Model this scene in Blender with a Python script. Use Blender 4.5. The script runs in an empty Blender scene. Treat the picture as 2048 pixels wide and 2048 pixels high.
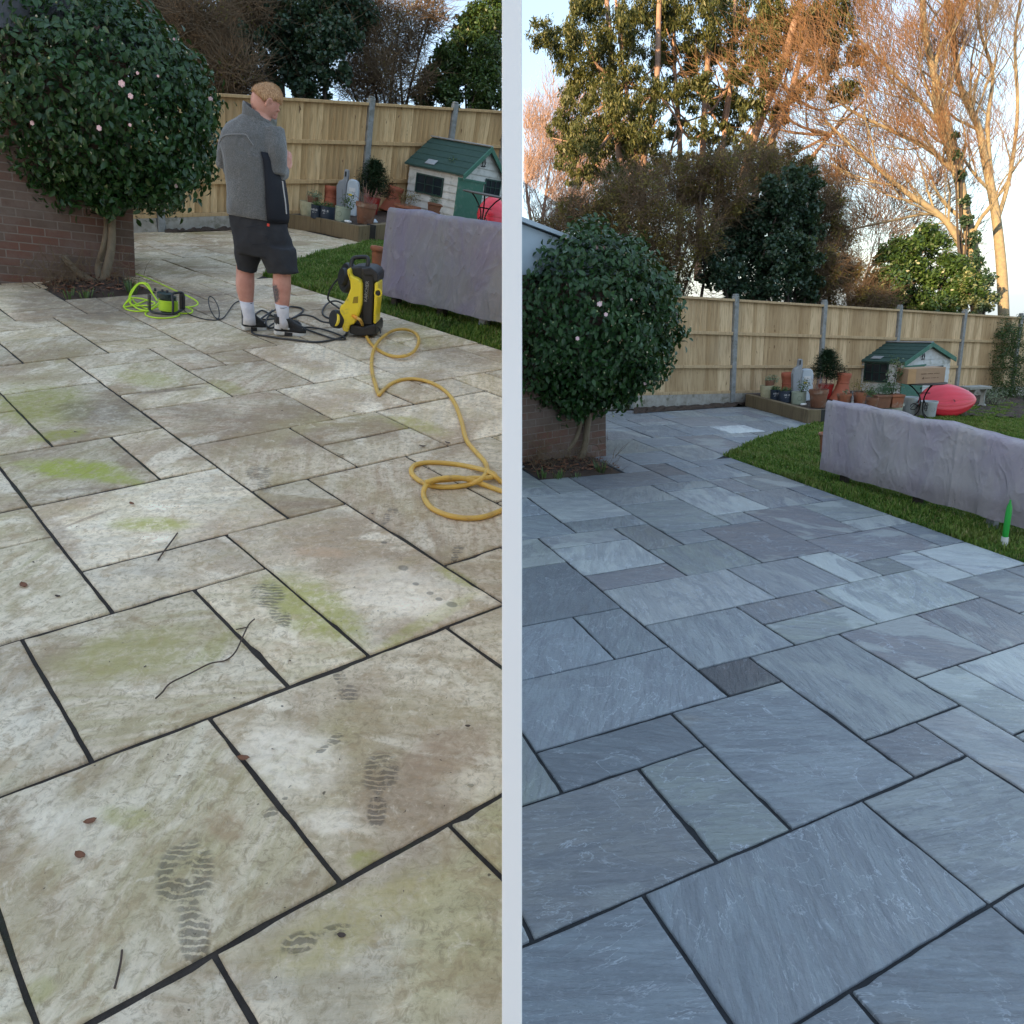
import bpy, math, random
import numpy as np
from mathutils import Vector, Matrix, Euler

PI = math.pi
sc = bpy.context.scene
C = sc.collection
rng = np.random.default_rng(7)
random.seed(7)

# ---------------------------------------------------------------- camera, world, sun, exposure
F, CX, CY = 1450.0, 1024.0, 1024.0            # focal length and centre, in pixels of a 2048 picture
def unit(v):
    v = np.array(v, float); return v / np.linalg.norm(v)
UR_CV = -unit([(1240 - CX) / F, (6400 - CY) / F, 1])     # the right garden's upright, camera axes (x right, y down, z forward)
UL_CV = -unit([(405 - CX) / F, (4150 - CY) / F, 1])
zc = UR_CV
yc = unit(np.array([0, 0, 1.0]) - zc * zc[2])
xc = np.cross(yc, zc)
RW = np.array([xc, yc, zc])                    # camera axes -> world
CAM = np.array([0, 0, 1.72])
def w(v): return RW @ np.asarray(v, float)
cam = bpy.data.objects.new('camera', bpy.data.cameras.new('camera')); C.objects.link(cam)
m3 = np.column_stack([w([1, 0, 0]), w([0, -1, 0]), w([0, 0, -1])])
cam.matrix_world = Matrix([list(m3[i]) + [CAM[i]] for i in range(3)] + [[0, 0, 0, 1]])
cam.data.sensor_width = 36; cam.data.lens = F / 2048 * 36
cam.data.clip_end = 2000; cam.data.clip_start = 0.02
sc.camera = cam

SUN_EL, SUN_AZ = math.radians(13), math.radians(222)      # azimuth clockwise from the view direction
wd = bpy.data.worlds.new('World'); sc.world = wd; wd.use_nodes = True
nt = wd.node_tree; bg = nt.nodes['Background']
sky = nt.nodes.new('ShaderNodeTexSky'); sky.sky_type = 'NISHITA'; sky.sun_disc = False
sky.sun_elevation = SUN_EL; sky.sun_rotation = SUN_AZ
sky.air_density = 1.0; sky.dust_density = 1.2; sky.ozone_density = 1.0
haze_mix = nt.nodes.new('ShaderNodeMix'); haze_mix.data_type = 'RGBA'; haze_mix.inputs[0].default_value = 0.40
haze_mix.inputs[7].default_value = (3.5, 4.4, 5.6, 1)       # a thin even cloud veil over the clear sky
nt.links.new(sky.outputs[0], haze_mix.inputs[6]); nt.links.new(haze_mix.outputs[2], bg.inputs[0])
bg.inputs[1].default_value = 0.10
sd = bpy.data.lights.new('sun', 'SUN'); sd.energy = 4.2; sd.angle = math.radians(0.6); sd.color = (1.0, 0.66, 0.36)
sun = bpy.data.objects.new('sun', sd); C.objects.link(sun)
sdir = Vector((math.sin(SUN_AZ) * math.cos(SUN_EL), math.cos(SUN_AZ) * math.cos(SUN_EL), math.sin(SUN_EL)))
sun.rotation_euler = sdir.to_track_quat('Z', 'Y').to_euler()
sc.view_settings.view_transform = 'Standard'; sc.view_settings.look = 'None'
sc.view_settings.exposure = 1.7; sc.view_settings.gamma = 1
sc.render.engine = 'CYCLES'
sc.cycles.use_denoising = True
sc.cycles.max_bounces = 6; sc.cycles.transparent_max_bounces = 6

# ---------------------------------------------------------------- the two gardens' ground planes
HR = np.array([[2.42173338e+02, 3.87122910e+01, 1.58446691e+03], [4.79775587e+01, 4.86962256e+01, 1.65893845e+03], [6.49410535e-02, 8.87783939e-02, 1.0]])
HL = np.array([[1.96435217e+02, -5.34239202e+01, 7.39307129e+02], [2.15099208e+01, 1.94223393e+01, 1.31028585e+03], [6.05004114e-02, 9.39800446e-02, 1.0]])
KI = np.linalg.inv(np.array([[F, 0, CX], [0, F, CY], [0, 0, 1.0]]))
def ray(px, py): return w(KI @ np.array([px, py, 1.0]))
def project(P):
    q = RW.T @ (np.asarray(P, float) - CAM)
    return q[0] / q[2] * F + CX, q[1] / q[2] * F + CY, q[2]
class Garden:
    def __init__(s, H, u, camh, word):
        e1, e2, t = KI @ H[:, 0], KI @ H[:, 1], KI @ H[:, 2]
        n = unit(np.cross(e1, e2)); lam = camh / abs(n @ t)
        s.e1, s.e2, s.o = w(e1) * lam, w(e2) * lam, CAM + w(t) * lam
        s.n = unit(np.cross(s.e1, s.e2)); s.n *= np.sign(s.n[2])
        s.u = w(u); s.word = word
        s.fwd = unit(np.array([0, 1, 0]) - s.u * s.u[1]); s.right = np.cross(s.fwd, s.u)
        s.px_ = unit(np.array([1, 0, 0]) - s.n * s.n[0]); s.py_ = np.cross(s.n, s.px_)
        s.Hi = np.linalg.inv(H)
    def g(s, a, b, h=0.0): return s.o + s.e1 * a + s.e2 * b + s.n * h
    def at(s, px, py, h=0.0):                      # the point of the ground (raised by h) seen at a pixel
        r = ray(px, py); o = s.o + s.u * h
        k = (s.n @ (o - CAM)) / (s.n @ r)
        return CAM + r * k
    def atD(s, px, D):                              # ground point in a pixel column at depth D
        r0, r1 = ray(px, 0) * D, ray(px, 1) * D
        k0, k1 = s.n @ (CAM + r0 - s.o), s.n @ (CAM + r1 - s.o)
        return CAM + ray(px, k0 / (k0 - k1)) * D
    def grid(s, px, py):
        q = s.Hi @ np.array([px, py, 1.0]); return q[0] / q[2], q[1] / q[2]
    def met(s, P):                                  # plane metres
        d = np.asarray(P) - s.o; return float(d @ s.px_), float(d @ s.py_)
    def basis(s, yaw=0.0):
        c, n = math.cos(yaw), math.sin(yaw)
        return s.right * c + s.fwd * n, s.fwd * c - s.right * n, s.u
    def M(s, P, yaw=0.0):
        X, Y, Z = s.basis(yaw)
        return Matrix([[X[i], Y[i], Z[i], P[i]] for i in range(3)] + [[0, 0, 0, 1]])
    def W(s, P, px, py, y=0.0, yaw=0.0):            # local (x, y, z) on the upright plane through P (offset y) seen at a pixel
        X, Y, Z = s.basis(yaw); r = ray(px, py)
        k = (Y @ (P - CAM) + y) / (Y @ r)
        d = CAM + r * k - P
        return float(d @ X), y, float(d @ Z)
GL = Garden(HL, UL_CV, 1.42, 'left')
GR = Garden(HR, UR_CV, 1.72, 'right')

# ---------------------------------------------------------------- mesh helpers
class MB:
    def __init__(s): s.v = []; s.f = []
    def add(s, vs, fs):
        k = len(s.v); s.v += [tuple(map(float, p)) for p in vs]; s.f += [tuple(i + k for i in f) for f in fs]; return s
    def box(s, c, d, rz=0.0, ry=0.0, rx=0.0):
        R = Euler((rx, ry, rz)).to_matrix(); c = Vector(c); vs = []
        for x in (-1, 1):
            for y in (-1, 1):
                for z in (-1, 1): vs.append(c + R @ Vector((x * d[0] / 2, y * d[1] / 2, z * d[2] / 2)))
        return s.add(vs, [(0, 1, 3, 2), (4, 6, 7, 5), (0, 4, 5, 1), (2, 3, 7, 6), (0, 2, 6, 4), (1, 5, 7, 3)])
    def tube(s, path, r, n=8, closed=False, cap=True):
        P = [Vector(p) for p in path]; N = len(P)
        rr = r if hasattr(r, '__len__') else [r] * N
        rings = []; prev = None
        for i in range(N):
            if closed: t = (P[(i + 1) % N] - P[i - 1])
            else: t = P[min(i + 1, N - 1)] - P[max(i - 1, 0)]
            if t.length < 1e-9: t = Vector((0, 0, 1))
            t.normalize()
            if prev is None:
                a = Vector((0, 0, 1)) if abs(t.z) < .9 else Vector((1, 0, 0)); prev = t.cross(a).normalized()
            nrm = (prev - t * prev.dot(t)); nrm = nrm.normalized() if nrm.length > 1e-6 else t.orthogonal().normalized()
            prev = nrm; b = t.cross(nrm)
            rings.append([P[i] + (nrm * math.cos(2 * PI * k / n) + b * math.sin(2 * PI * k / n)) * rr[i] for k in range(n)])
        return s.loft(rings, cap=cap and not closed, closed=closed)
    def loft(s, rings, cap=True, closed=False):
        k = len(s.v); n = len(rings[0]); N = len(rings)
        for r in rings: s.v += [tuple(map(float, p)) for p in r]
        for i in range(N if closed else N - 1):
            j = (i + 1) % N
            for q in range(n):
                s.f.append((k + i * n + q, k + i * n + (q + 1) % n, k + j * n + (q + 1) % n, k + j * n + q))
        if cap:
            s.f.append(tuple(k + q for q in range(n - 1, -1, -1))); s.f.append(tuple(k + (N - 1) * n + q for q in range(n)))
        return s
    def lathe(s, prof, n=24, c=(0, 0, 0), M=None, cap=True, sx=1.0, sy=1.0):
        rings = []
        for r, z in prof:
            ring = [Vector((r * math.cos(2 * PI * k / n) * sx, r * math.sin(2 * PI * k / n) * sy, z)) for k in range(n)]
            if M: ring = [M @ p for p in ring]
            rings.append([p + Vector(c) for p in ring])
        return s.loft(rings, cap=cap)
    def prism(s, pts, y0, y1):                       # outline in x-z, pushed along y
        n = len(pts)
        vs = [(x, y0, z) for x, z in pts] + [(x, y1, z) for x, z in pts]
        return s.add(vs, [tuple(range(n)), tuple(range(2 * n - 1, n - 1, -1))] + [(i, i + n, (i + 1) % n + n, (i + 1) % n) for i in range(n)])
def link(o, parent=None):
    C.objects.link(o)
    if parent: o.parent = parent
    return o
def obj(name, mb, m, parent=None, M=None, smooth=False, bevel=0.0, sub=0, seg=2):
    me = bpy.data.meshes.new(name); me.from_pydata(mb.v, [], mb.f); me.update()
    if m: me.materials.append(m)
    if smooth:
        me.polygons.foreach_set('use_smooth', [True] * len(me.polygons))
        if smooth != 'all': me.set_sharp_from_angle(angle=math.radians(45))
    o = bpy.data.objects.new(name, me); link(o, parent)
    if M is not None: o.matrix_world = M
    if bevel:
        b = o.modifiers.new('bevel', 'BEVEL'); b.width = bevel; b.segments = seg; b.limit_method = 'ANGLE'; b.angle_limit = math.radians(40)
    if sub:
        b = o.modifiers.new('subd', 'SUBSURF'); b.levels = b.render_levels = sub
    return o
def fast(name, V, Fa, m, parent=None, M=None, smooth=False):
    V = np.ascontiguousarray(V, np.float32); Fa = np.ascontiguousarray(Fa, np.int32); k = Fa.shape[1]
    me = bpy.data.meshes.new(name)
    me.vertices.add(len(V)); me.vertices.foreach_set('co', V.ravel())
    me.loops.add(Fa.size); me.loops.foreach_set('vertex_index', Fa.ravel())
    me.polygons.add(len(Fa)); me.polygons.foreach_set('loop_start', np.arange(0, Fa.size, k, dtype=np.int32))
    try: me.polygons.foreach_set('loop_total', np.full(len(Fa), k, np.int32))
    except Exception: pass
    if smooth: me.polygons.foreach_set('use_smooth', np.ones(len(Fa), bool))
    me.update(calc_edges=True); me.validate()
    if m: me.materials.append(m)
    o = bpy.data.objects.new(name, me); link(o, parent)
    if M is not None: o.matrix_world = M
    return o
def tag(o, label=None, cat=None, group=None, kind=None):
    if label: o['label'] = label
    if cat: o['category'] = cat
    if group: o['group'] = group
    if kind: o['kind'] = kind
    return o
def thing(name, M, label, cat, group=None):
    o = bpy.data.objects.new(name, None); o.empty_display_size = .1; link(o); o.matrix_world = M
    return tag(o, label, cat, group)
def copy_tree(o, M=None, parent=None):
    c = o.copy(); C.objects.link(c); c.parent = parent
    if parent is None and M is not None: c.matrix_world = M
    for ch in list(o.children): copy_tree(ch, None, c)
    return c
def MT(M): return np.array(M)

# ---------------------------------------------------------------- materials
def lin(h):
    if isinstance(h, str):
        c = [int(h[i:i + 2], 16) / 255 for i in (0, 2, 4)]
        c = [x / 12.92 if x <= .04045 else ((x + .055) / 1.055) ** 2.4 for x in c]
    else: c = list(h)
    return (*c[:3], 1)
class N:
    def __init__(s, name):
        s.m = bpy.data.materials.new(name); s.m.use_nodes = True; s.t = s.m.node_tree; s.b = s.t.nodes['Principled BSDF']
    def n(s, typ, **kw):
        x = s.t.nodes.new(typ)
        for k, v in kw.items(): setattr(x, k, v)
        return x
    def l(s, a, b): s.t.links.new(a, b)
    def val(s, sock, v):
        if isinstance(v, bpy.types.NodeSocket): s.l(v, sock)
        else: sock.default_value = v
    def math(s, op, a, b=0.0, c=None, clamp=False):
        x = s.n('ShaderNodeMath', operation=op, use_clamp=clamp); s.val(x.inputs[0], a); s.val(x.inputs[1], b)
        if c is not None: s.val(x.inputs[2], c)
        return x.outputs[0]
    def noise(s, co, scale, detail=4, rough=.5, dist=0.0, out=0):
        x = s.n('ShaderNodeTexNoise'); x.inputs['Scale'].default_value = scale; x.inputs['Detail'].default_value = detail
        x.inputs['Roughness'].default_value = rough; x.inputs['Distortion'].default_value = dist
        if co is not None: s.l(co, x.inputs['Vector'])
        return x.outputs[out]
    def ramp(s, fac, a, b, lo=0.0, hi=1.0):
        x = s.n('ShaderNodeMapRange'); x.interpolation_type = 'SMOOTHSTEP'; s.val(x.inputs[0], fac)
        x.inputs[1].default_value = a; x.inputs[2].default_value = b; x.inputs[3].default_value = lo; x.inputs[4].default_value = hi
        return x.outputs[0]
    def mix(s, fac, a, b, blend='MIX'):
        x = s.n('ShaderNodeMix', data_type='RGBA', blend_type=blend)
        s.val(x.inputs[0], fac); s.val(x.inputs[6], a); s.val(x.inputs[7], b); return x.outputs[2]
    def mapping(s, co, scale=(1, 1, 1), rot=0.0, loc=(0, 0, 0)):
        x = s.n('ShaderNodeMapping'); s.l(co, x.inputs[0]); x.inputs['Scale'].default_value = scale
        x.inputs['Rotation'].default_value = (0, 0, rot) if not hasattr(rot, '__len__') else rot; x.inputs['Location'].default_value = loc; return x.outputs[0]
    def obj(s): return s.n('ShaderNodeTexCoord').outputs['Object']
    def bump(s, h, strength=.3, dist=.01, prev=None):
        x = s.n('ShaderNodeBump'); x.inputs['Strength'].default_value = strength; x.inputs['Distance'].default_value = dist
        s.l(h, x.inputs['Height'])
        if prev is not None: s.l(prev, x.inputs['Normal'])
        s.l(x.outputs[0], s.b.inputs['Normal']); return x.outputs[0]
    def rnd(s): return s.n('ShaderNodeNewGeometry').outputs['Random Per Island']
def mat(name, col, rough=.6, col2=None, scale=6.0, amount=.5, bump=0.0, bscale=40.0, spec=.5, metal=0.0, stretch=(1, 1, 1), dirt=None, dscale=3.0, coat=0.0):
    m = N(name); col = lin(col); co = m.obj()
    if stretch != (1, 1, 1): co = m.mapping(co, stretch)
    c2 = lin(col2) if col2 is not None else tuple(x * .8 for x in col[:3]) + (1,)
    c = m.mix(m.ramp(m.noise(co, scale, 5, .6), .5 - amount / 2, .5 + amount / 2), col, c2)
    if dirt is not None: c = m.mix(m.ramp(m.noise(m.obj(), dscale, 6, .65), .52, .7, 0, .8), c, lin(dirt))
    m.l(c, m.b.inputs['Base Color']); m.b.inputs['Roughness'].default_value = rough
    m.b.inputs['Specular IOR Level'].default_value = spec; m.b.inputs['Metallic'].default_value = metal; m.b.inputs['Coat Weight'].default_value = coat
    if bump: m.bump(m.noise(co, bscale, 6, .6), bump, .01)
    return m.m
def leafmat(name, a, b, rough=.45, trans=.25, spec=.5, pw=1.0):
    m = N(name); r = m.rnd()
    c = m.mix(m.math('POWER', r, pw), lin(a), lin(b)); m.l(c, m.b.inputs['Base Color'])
    m.b.inputs['Roughness'].default_value = rough; m.b.inputs['Specular IOR Level'].default_value = spec
    if trans:
        t = m.n('ShaderNodeBsdfTranslucent'); m.l(m.mix(.35, c, lin((.5, .55, .1))), t.inputs[0])
        x = m.n('ShaderNodeMixShader'); x.inputs[0].default_value = trans
        m.l(m.b.outputs[0], x.inputs[1]); m.l(t.outputs[0], x.inputs[2]); m.l(x.outputs[0], m.t.nodes['Material Output'].inputs[0])
    return m.m
# ---------------------------------------------------------------- slabs
LAY = [(-4,-4,-2.93,-2),(-2.93,-5,-.83,-2),(-.83,-5,1.07,-2),(1.07,-4,3,-2),(-4.06,-2,-1.88,0),(-6,-2,-4.06,0),(-1.88,-2,1.07,0),(1.07,-2,3,0),
(3,-1,4,1),(2,0,3,1),(-3,0,-1,2),(-1,0,0,2),(-5,0,-3,2),(-2,2,0,3),(0,0,2,3),(2,1,4,4),(-4,2,-2,4),(-4,4,-2,5),(-2,3,1,5),(1,3,2,4),(1,4,3,6),
(0,5,1,7),(-2,5,0,7),(-1,7,1,10),(-3,7,-1,9),(1,6,4,8),(1,8,3,9),(1,9,3,11),(1,11,3,12),(-1,10,1,12),(3,8,5,10),(3,10,4,12),(4,10,5,11),(4,6,6,8),
(6,6,7,8),(7,6,8,7),(5,8,7,11),(7,7,10,9),(8,5,9,7),(9,5,11,7),(10,7,11,9),(5,4,8,6),(3,5,5,6),(3,4,5,5),(8,3,10,5),(6,2,8,4),(4,2,6,4),(4,0,5,2),(5,0,7,2),
(4,11,6,14),(3,16,4,18),(2,13,4,16),(2,12,4,13),(0,12,2,14),(0,14,2,15),(0,15,2,16),(1,16,3,17),(1,17,3,20),(4,16,7,18),(4,14,6,16),(6,15,8,16),(6,12,8,15),
(6,11,7,12),(7,9,9,12),(9,10,11,12),(9,9,11,10),(8,12,10,14),(10,12,11,14),(8,14,9,16),(9,14,11,16),(7,16,8,17),(7,17,8,19),(8,18,9,19),(8,16,10,18),(10,16,11,18),
(9,18,11,19),(6,18,7,21),(7,19,9,21),(6,21,9,24),(9,19,11,22),(9,22,11,24),(11,21,13,24),(10,24,12,27),(8,24,10,26),(8,26,10,27),(12,24,14,26),(11,27,13,28),
(14,24,16,26),(13,26,16,29),(16,24,18,27),(16,27,18,29),(13,29,14,32),(14,29,16,31),(10,27,11,29),(10,29,13,31)]
BACK = 31.9
LAWN = [(10.85,-14),(10.85,19.5),(12.47,20.75),(14.04,22.0),(16.2,23.3),(18.48,24.5),(20.2,25.5)]     # patio / grass edge
BED = [(3.0,17.95),(6.0,17.9),(6.0,20.8),(3.0,20.8)]
def edge_b(a):
    if a <= 10.85: return -99
    for (a0, b0), (a1, b1) in zip(LAWN[1:], LAWN[2:]):
        if a <= a1: return b0 + (b1 - b0) * (a - a0) / (a1 - a0)
    return 99
def build_layout(seed):
    r = random.Random(seed); lay = list(LAY); occ = set()
    def cells(q): return [(i, j) for i in range(math.floor(q[0] + .5), math.floor(q[2] + .5)) for j in range(math.floor(q[1] + .5), math.floor(q[3] + .5))]
    for q in lay: occ.update(cells(q))
    for j in range(-14, 32):
        for i in range(-16, 27):
            if (i, j) in occ: continue
            if i >= 11 and j < edge_b(i + 1) - 1.5: continue
            for sx, sy in r.sample([(3, 2), (2, 3), (2, 2), (2, 1), (1, 2)], 5) + [(1, 1)]:
                cs = [(i + x, j + y) for x in range(sx) for y in range(sy)]
                if all(c not in occ for c in cs) and j + sy <= 32: break
            occ.update(cs); lay.append((i, j, i + sx, j + sy))
    out = []
    for a0, b0, a1, b1 in lay:
        if b0 >= 18 and b1 <= 21 and a0 >= 3 and a1 <= 6: continue
        out.append((a0, b0, a1, min(b1, BACK)))
    return out
def clip_half(poly, f):
    out = []
    for i in range(len(poly)):
        p, q = poly[i], poly[(i + 1) % len(poly)]; a, b = f(p), f(q)
        if a >= 0: out.append(p)
        if (a >= 0) != (b >= 0):
            t = a / (a - b); out.append(tuple(np.array(p) + (np.array(q) - np.array(p)) * t))
    return out
TONE_R = {(-2, -2): (.50, .15, .2, .1), (-4, -2): (.50, .1, .2, .1), (-3, -5): (.45, .05, .1, .1), (-1, -5): (.44, .1, .5, .1), (1, -4): (.5, .2, .3, .2), (1, 3): (.05, .2, .9, .1), (-1, 7): (.30, .1, .2, .2), (7, 17): (.25, .2, .9, .1), (5, 4): (.85, .9, .1, .9), (8, 5): (.82, .9, .1, .7), (6, 6): (.85, .9, .1, .8), (9, 5): (.85, .9, .6, .5), (14, 24): (1.15, 1, .1, .5), (4, 0): (.80, .9, .1, .9), (5, 0): (.75, .9, .5, .5), (2, 1): (.42, .6, .5, .6), (4, 2): (.60, .8, .95, .2), (6, 2): (.48, .5, .95, .2), (1, 9): (.75, .9, .1, .4), (1, 6): (.70, .8, .7, .3), (-2, 2): (.35, .1, .3, .2), (0, 0): (.50, .3, .4, .3), (-1, 0): (.58, .4, .1, .9), (-2, 3): (.58, .2, .6, .1), (3, 4): (.72, .8, .1, 1), (3, 1): (.5,), (4, 16): (.35, .1, .8, .1), (3, -1): (.70, .8, .8, .3), (1, -2): (.5, .6, .5, .7), (7, 7): (.55, .5, .95, .2), (7, 9): (.45, .4, .98, .2), (9, 10): (.62, .6, .5, .9), (6, 12): (.68, .8, .3, .5), (2, 13): (.66, .8, .1, .4)}  # nearest slabs toned bluer: the blue light there is put into their colour
TONE_L = {(-2, 3): (.80, .9, .1, .1), (0, 0): (.66, .9, .2, .1), (-2, 2): (.62, .95, .0, .0), (1, 4): (.50, .5, .75, .1), (1, 6): (.44, .5, .95, .1), (2, 1): (.44, .6, .8, .1), (-1, 0): (.66, .8, .1, .9), (-3, 0): (.52, .3, .3, .9), (-2, -2): (.56, .5, .5, .4), (-4, -2): (.50, .1, .2, .9), (-1, -5): (.50, .0, .3, 1), (0, 5): (.62, .4, .2, .2), (-2, 5): (.42, .4, .5, .9), (-1, 7): (.40, .3, .7, .8), (3, 6): (.6,), (5, 4): (.66, .8, .3, .5), (4, 6): (.74, .9, .1, .3), (5, 8): (.70, .8, .3, .1), (1, 9): (.50, .3, .3, .9)}
def patio(G, side, m):
    """one mesh: every slab an own block with hand-cut edges; vertex colour = tone, uv = plane metres / slab metres"""
    V = []; Fs = []; col = []; loc = []; met = []
    r = random.Random(11)
    e1m, e2m = np.linalg.norm(G.e1), np.linalg.norm(G.e2)
    sgn = -1 if side == 'left' else 1
    def camx(p):                                   # clearance from the added white divider
        q = RW.T @ (G.g(p[0], p[1]) - CAM); return sgn * q[0] - 0.004
    for (a0, b0, a1, b1) in build_layout(5):
        g = .026; j = lambda: r.uniform(-.006, .006)
        c = [(a0 + g + j(), b0 + g + j()), (a1 - g + j(), b0 + g + j()), (a1 - g + j(), b1 - g + j()), (a0 + g + j(), b1 - g + j())]
        poly = []
        for i in range(4):
            p, q = np.array(c[i]), np.array(c[(i + 1) % 4]); L = np.linalg.norm(q - p); k = max(3, int(L * 7)); nrm = np.array([-(q - p)[1], (q - p)[0]]) / L
            off = 0
            for t in range(k):
                off = off * .6 + r.gauss(0, .0038)
                if r.random() < .02: off += .022
                e = 0.0 if t == 0 else off
                poly.append(tuple(p + (q - p) * t / k + nrm * e))
        ctr = ((a0 + a1) / 2, (b0 + b1) / 2)
        P = G.g(*ctr); pr = project(P)
        cut = []
        q = poly
        if min(camx(p) for p in poly) < 0 or pr[2] < .2:
            if pr[2] < -1: continue
            q = clip_half(poly, camx)
        # lawn edge: cut slabs to the lawn's straight and curved edge
        if a1 > 10.5:
            q = clip_half(q, lambda p: 10.9 - p[0] if p[1] < 19.3 else 1.0) if b0 < 19 else q
            if b1 > 19 and len(q) > 2:
                for (A0, B0), (A1, B1) in zip(LAWN[1:], LAWN[2:]):
                    if a1 > A0 and (a0 < A1 or A1 > 20):
                        q = clip_half(q, lambda p: (p[1] - B0) * (A1 - A0) - (p[0] - A0) * (B1 - B0))
                        if len(q) < 3: break
        if len(q) < 3: continue
        cx_, cy_ = sum(p[0] for p in q) / len(q), sum(p[1] for p in q) / len(q)
        k0 = len(V); n = len(q); tz = r.uniform(-.002, .002); tx, ty = r.uniform(-.0012, .0012), r.uniform(-.0012, .0012)
        for ring, (ins, z) in enumerate(((0, -.03), (0, -.004), (.008, -.0012), (.035, 0))):
            for p in q:
                d = np.array([p[0] - cx_, p[1] - cy_]); L = max(.05, np.linalg.norm(d)); pp = np.array(p) - d / L * ins * 1.2
                V.append(G.g(pp[0], pp[1], z + tz + tx * (pp[0] - cx_) + ty * (pp[1] - cy_)))
        for ring in range(3):
            for i in range(n):
                A = k0 + ring * n + i; B = k0 + ring * n + (i + 1) % n; Fs.append((A, B, B + n, A + n))
        Fs.append(tuple(k0 + 3 * n + i for i in range(n)))
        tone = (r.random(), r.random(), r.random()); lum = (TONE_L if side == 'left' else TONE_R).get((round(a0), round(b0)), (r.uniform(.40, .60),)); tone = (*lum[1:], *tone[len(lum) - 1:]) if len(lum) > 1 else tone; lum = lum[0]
        ang = r.choice((0, PI / 2)) + r.uniform(-.25, .25); ox, oy = r.uniform(0, 60), r.uniform(0, 60)
        for p in V[k0:]:
            X, Y = G.met(p); met.append((X, Y))
            col.append((*tone, lum)); loc.append((X * math.cos(ang) + Y * math.sin(ang) + ox, -X * math.sin(ang) + Y * math.cos(ang) + oy))
    me = bpy.data.meshes.new('patio'); me.from_pydata([tuple(p) for p in V], [], Fs); me.update()
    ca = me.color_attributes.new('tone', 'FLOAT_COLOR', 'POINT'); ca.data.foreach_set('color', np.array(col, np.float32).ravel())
    idx = np.empty(len(me.loops), np.int32); me.loops.foreach_get('vertex_index', idx)
    for nm, arr in (('met', met), ('loc', loc)):
        uv = me.uv_layers.new(name=nm); uv.data.foreach_set('uv', np.array(arr, np.float32)[idx].ravel())
    me.polygons.foreach_set('use_smooth', [True] * len(me.polygons)); me.materials.append(m)
    o = bpy.data.objects.new('patio', me); C.objects.link(o); tag(o, kind='structure')
    if side == 'left': tag(o, 'dirty beige sandstone patio with green algae stains')
    else: tag(o, 'clean blue grey sandstone patio with dark joints')
    # mortar bed
    poly = clip_half([(-16, -14), (10.9, -14), (10.9, 19.5)] + LAWN[2:] + [(26, 30), (26, BACK), (-16, BACK)], camx)
    mb = MB(); mb.add([G.g(a, b, -.009) for a, b in poly], [tuple(range(len(poly)))])
    o = obj('patio_joints', mb, JOINT_L if side == 'left' else JOINT_R); tag(o, kind='structure')
def uvn(m, name):
    x = m.n('ShaderNodeUVMap'); x.uv_map = name; return x.outputs[0]
def ellipse(m, co, c, rx, ry, rot, soft=.4, wob=0.0, wn=None):
    x = m.n('ShaderNodeVectorMath', operation='SUBTRACT'); m.l(co, x.inputs[0]); x.inputs[1].default_value = (c[0], c[1], 0)
    v = m.mapping(x.outputs[0], (1, 1, 1), -rot); v = m.mapping(v, (1 / rx, 1 / ry, 0))
    ln = m.n('ShaderNodeVectorMath', operation='LENGTH'); m.l(v, ln.inputs[0]); d = ln.outputs['Value']
    if wn is not None: d = m.math('ADD', d, m.math('MULTIPLY', m.math('SUBTRACT', wn, .5), wob))
    return m.ramp(d, 1 - soft, 1 + soft * .3, 1, 0)
def stain_px(G, m, co, p, q, ratio, soft, wob, wn):            # an oval mark running from pixel p to pixel q
    A, B = np.array(G.met(G.at(*p))), np.array(G.met(G.at(*q))); d = B - A; L = np.linalg.norm(d) / 2
    return ellipse(m, co, tuple((A + B) / 2), L, L * ratio, math.atan2(d[1], d[0]), soft, wob, wn), (tuple((A + B) / 2), L, math.atan2(d[1], d[0]))
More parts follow.
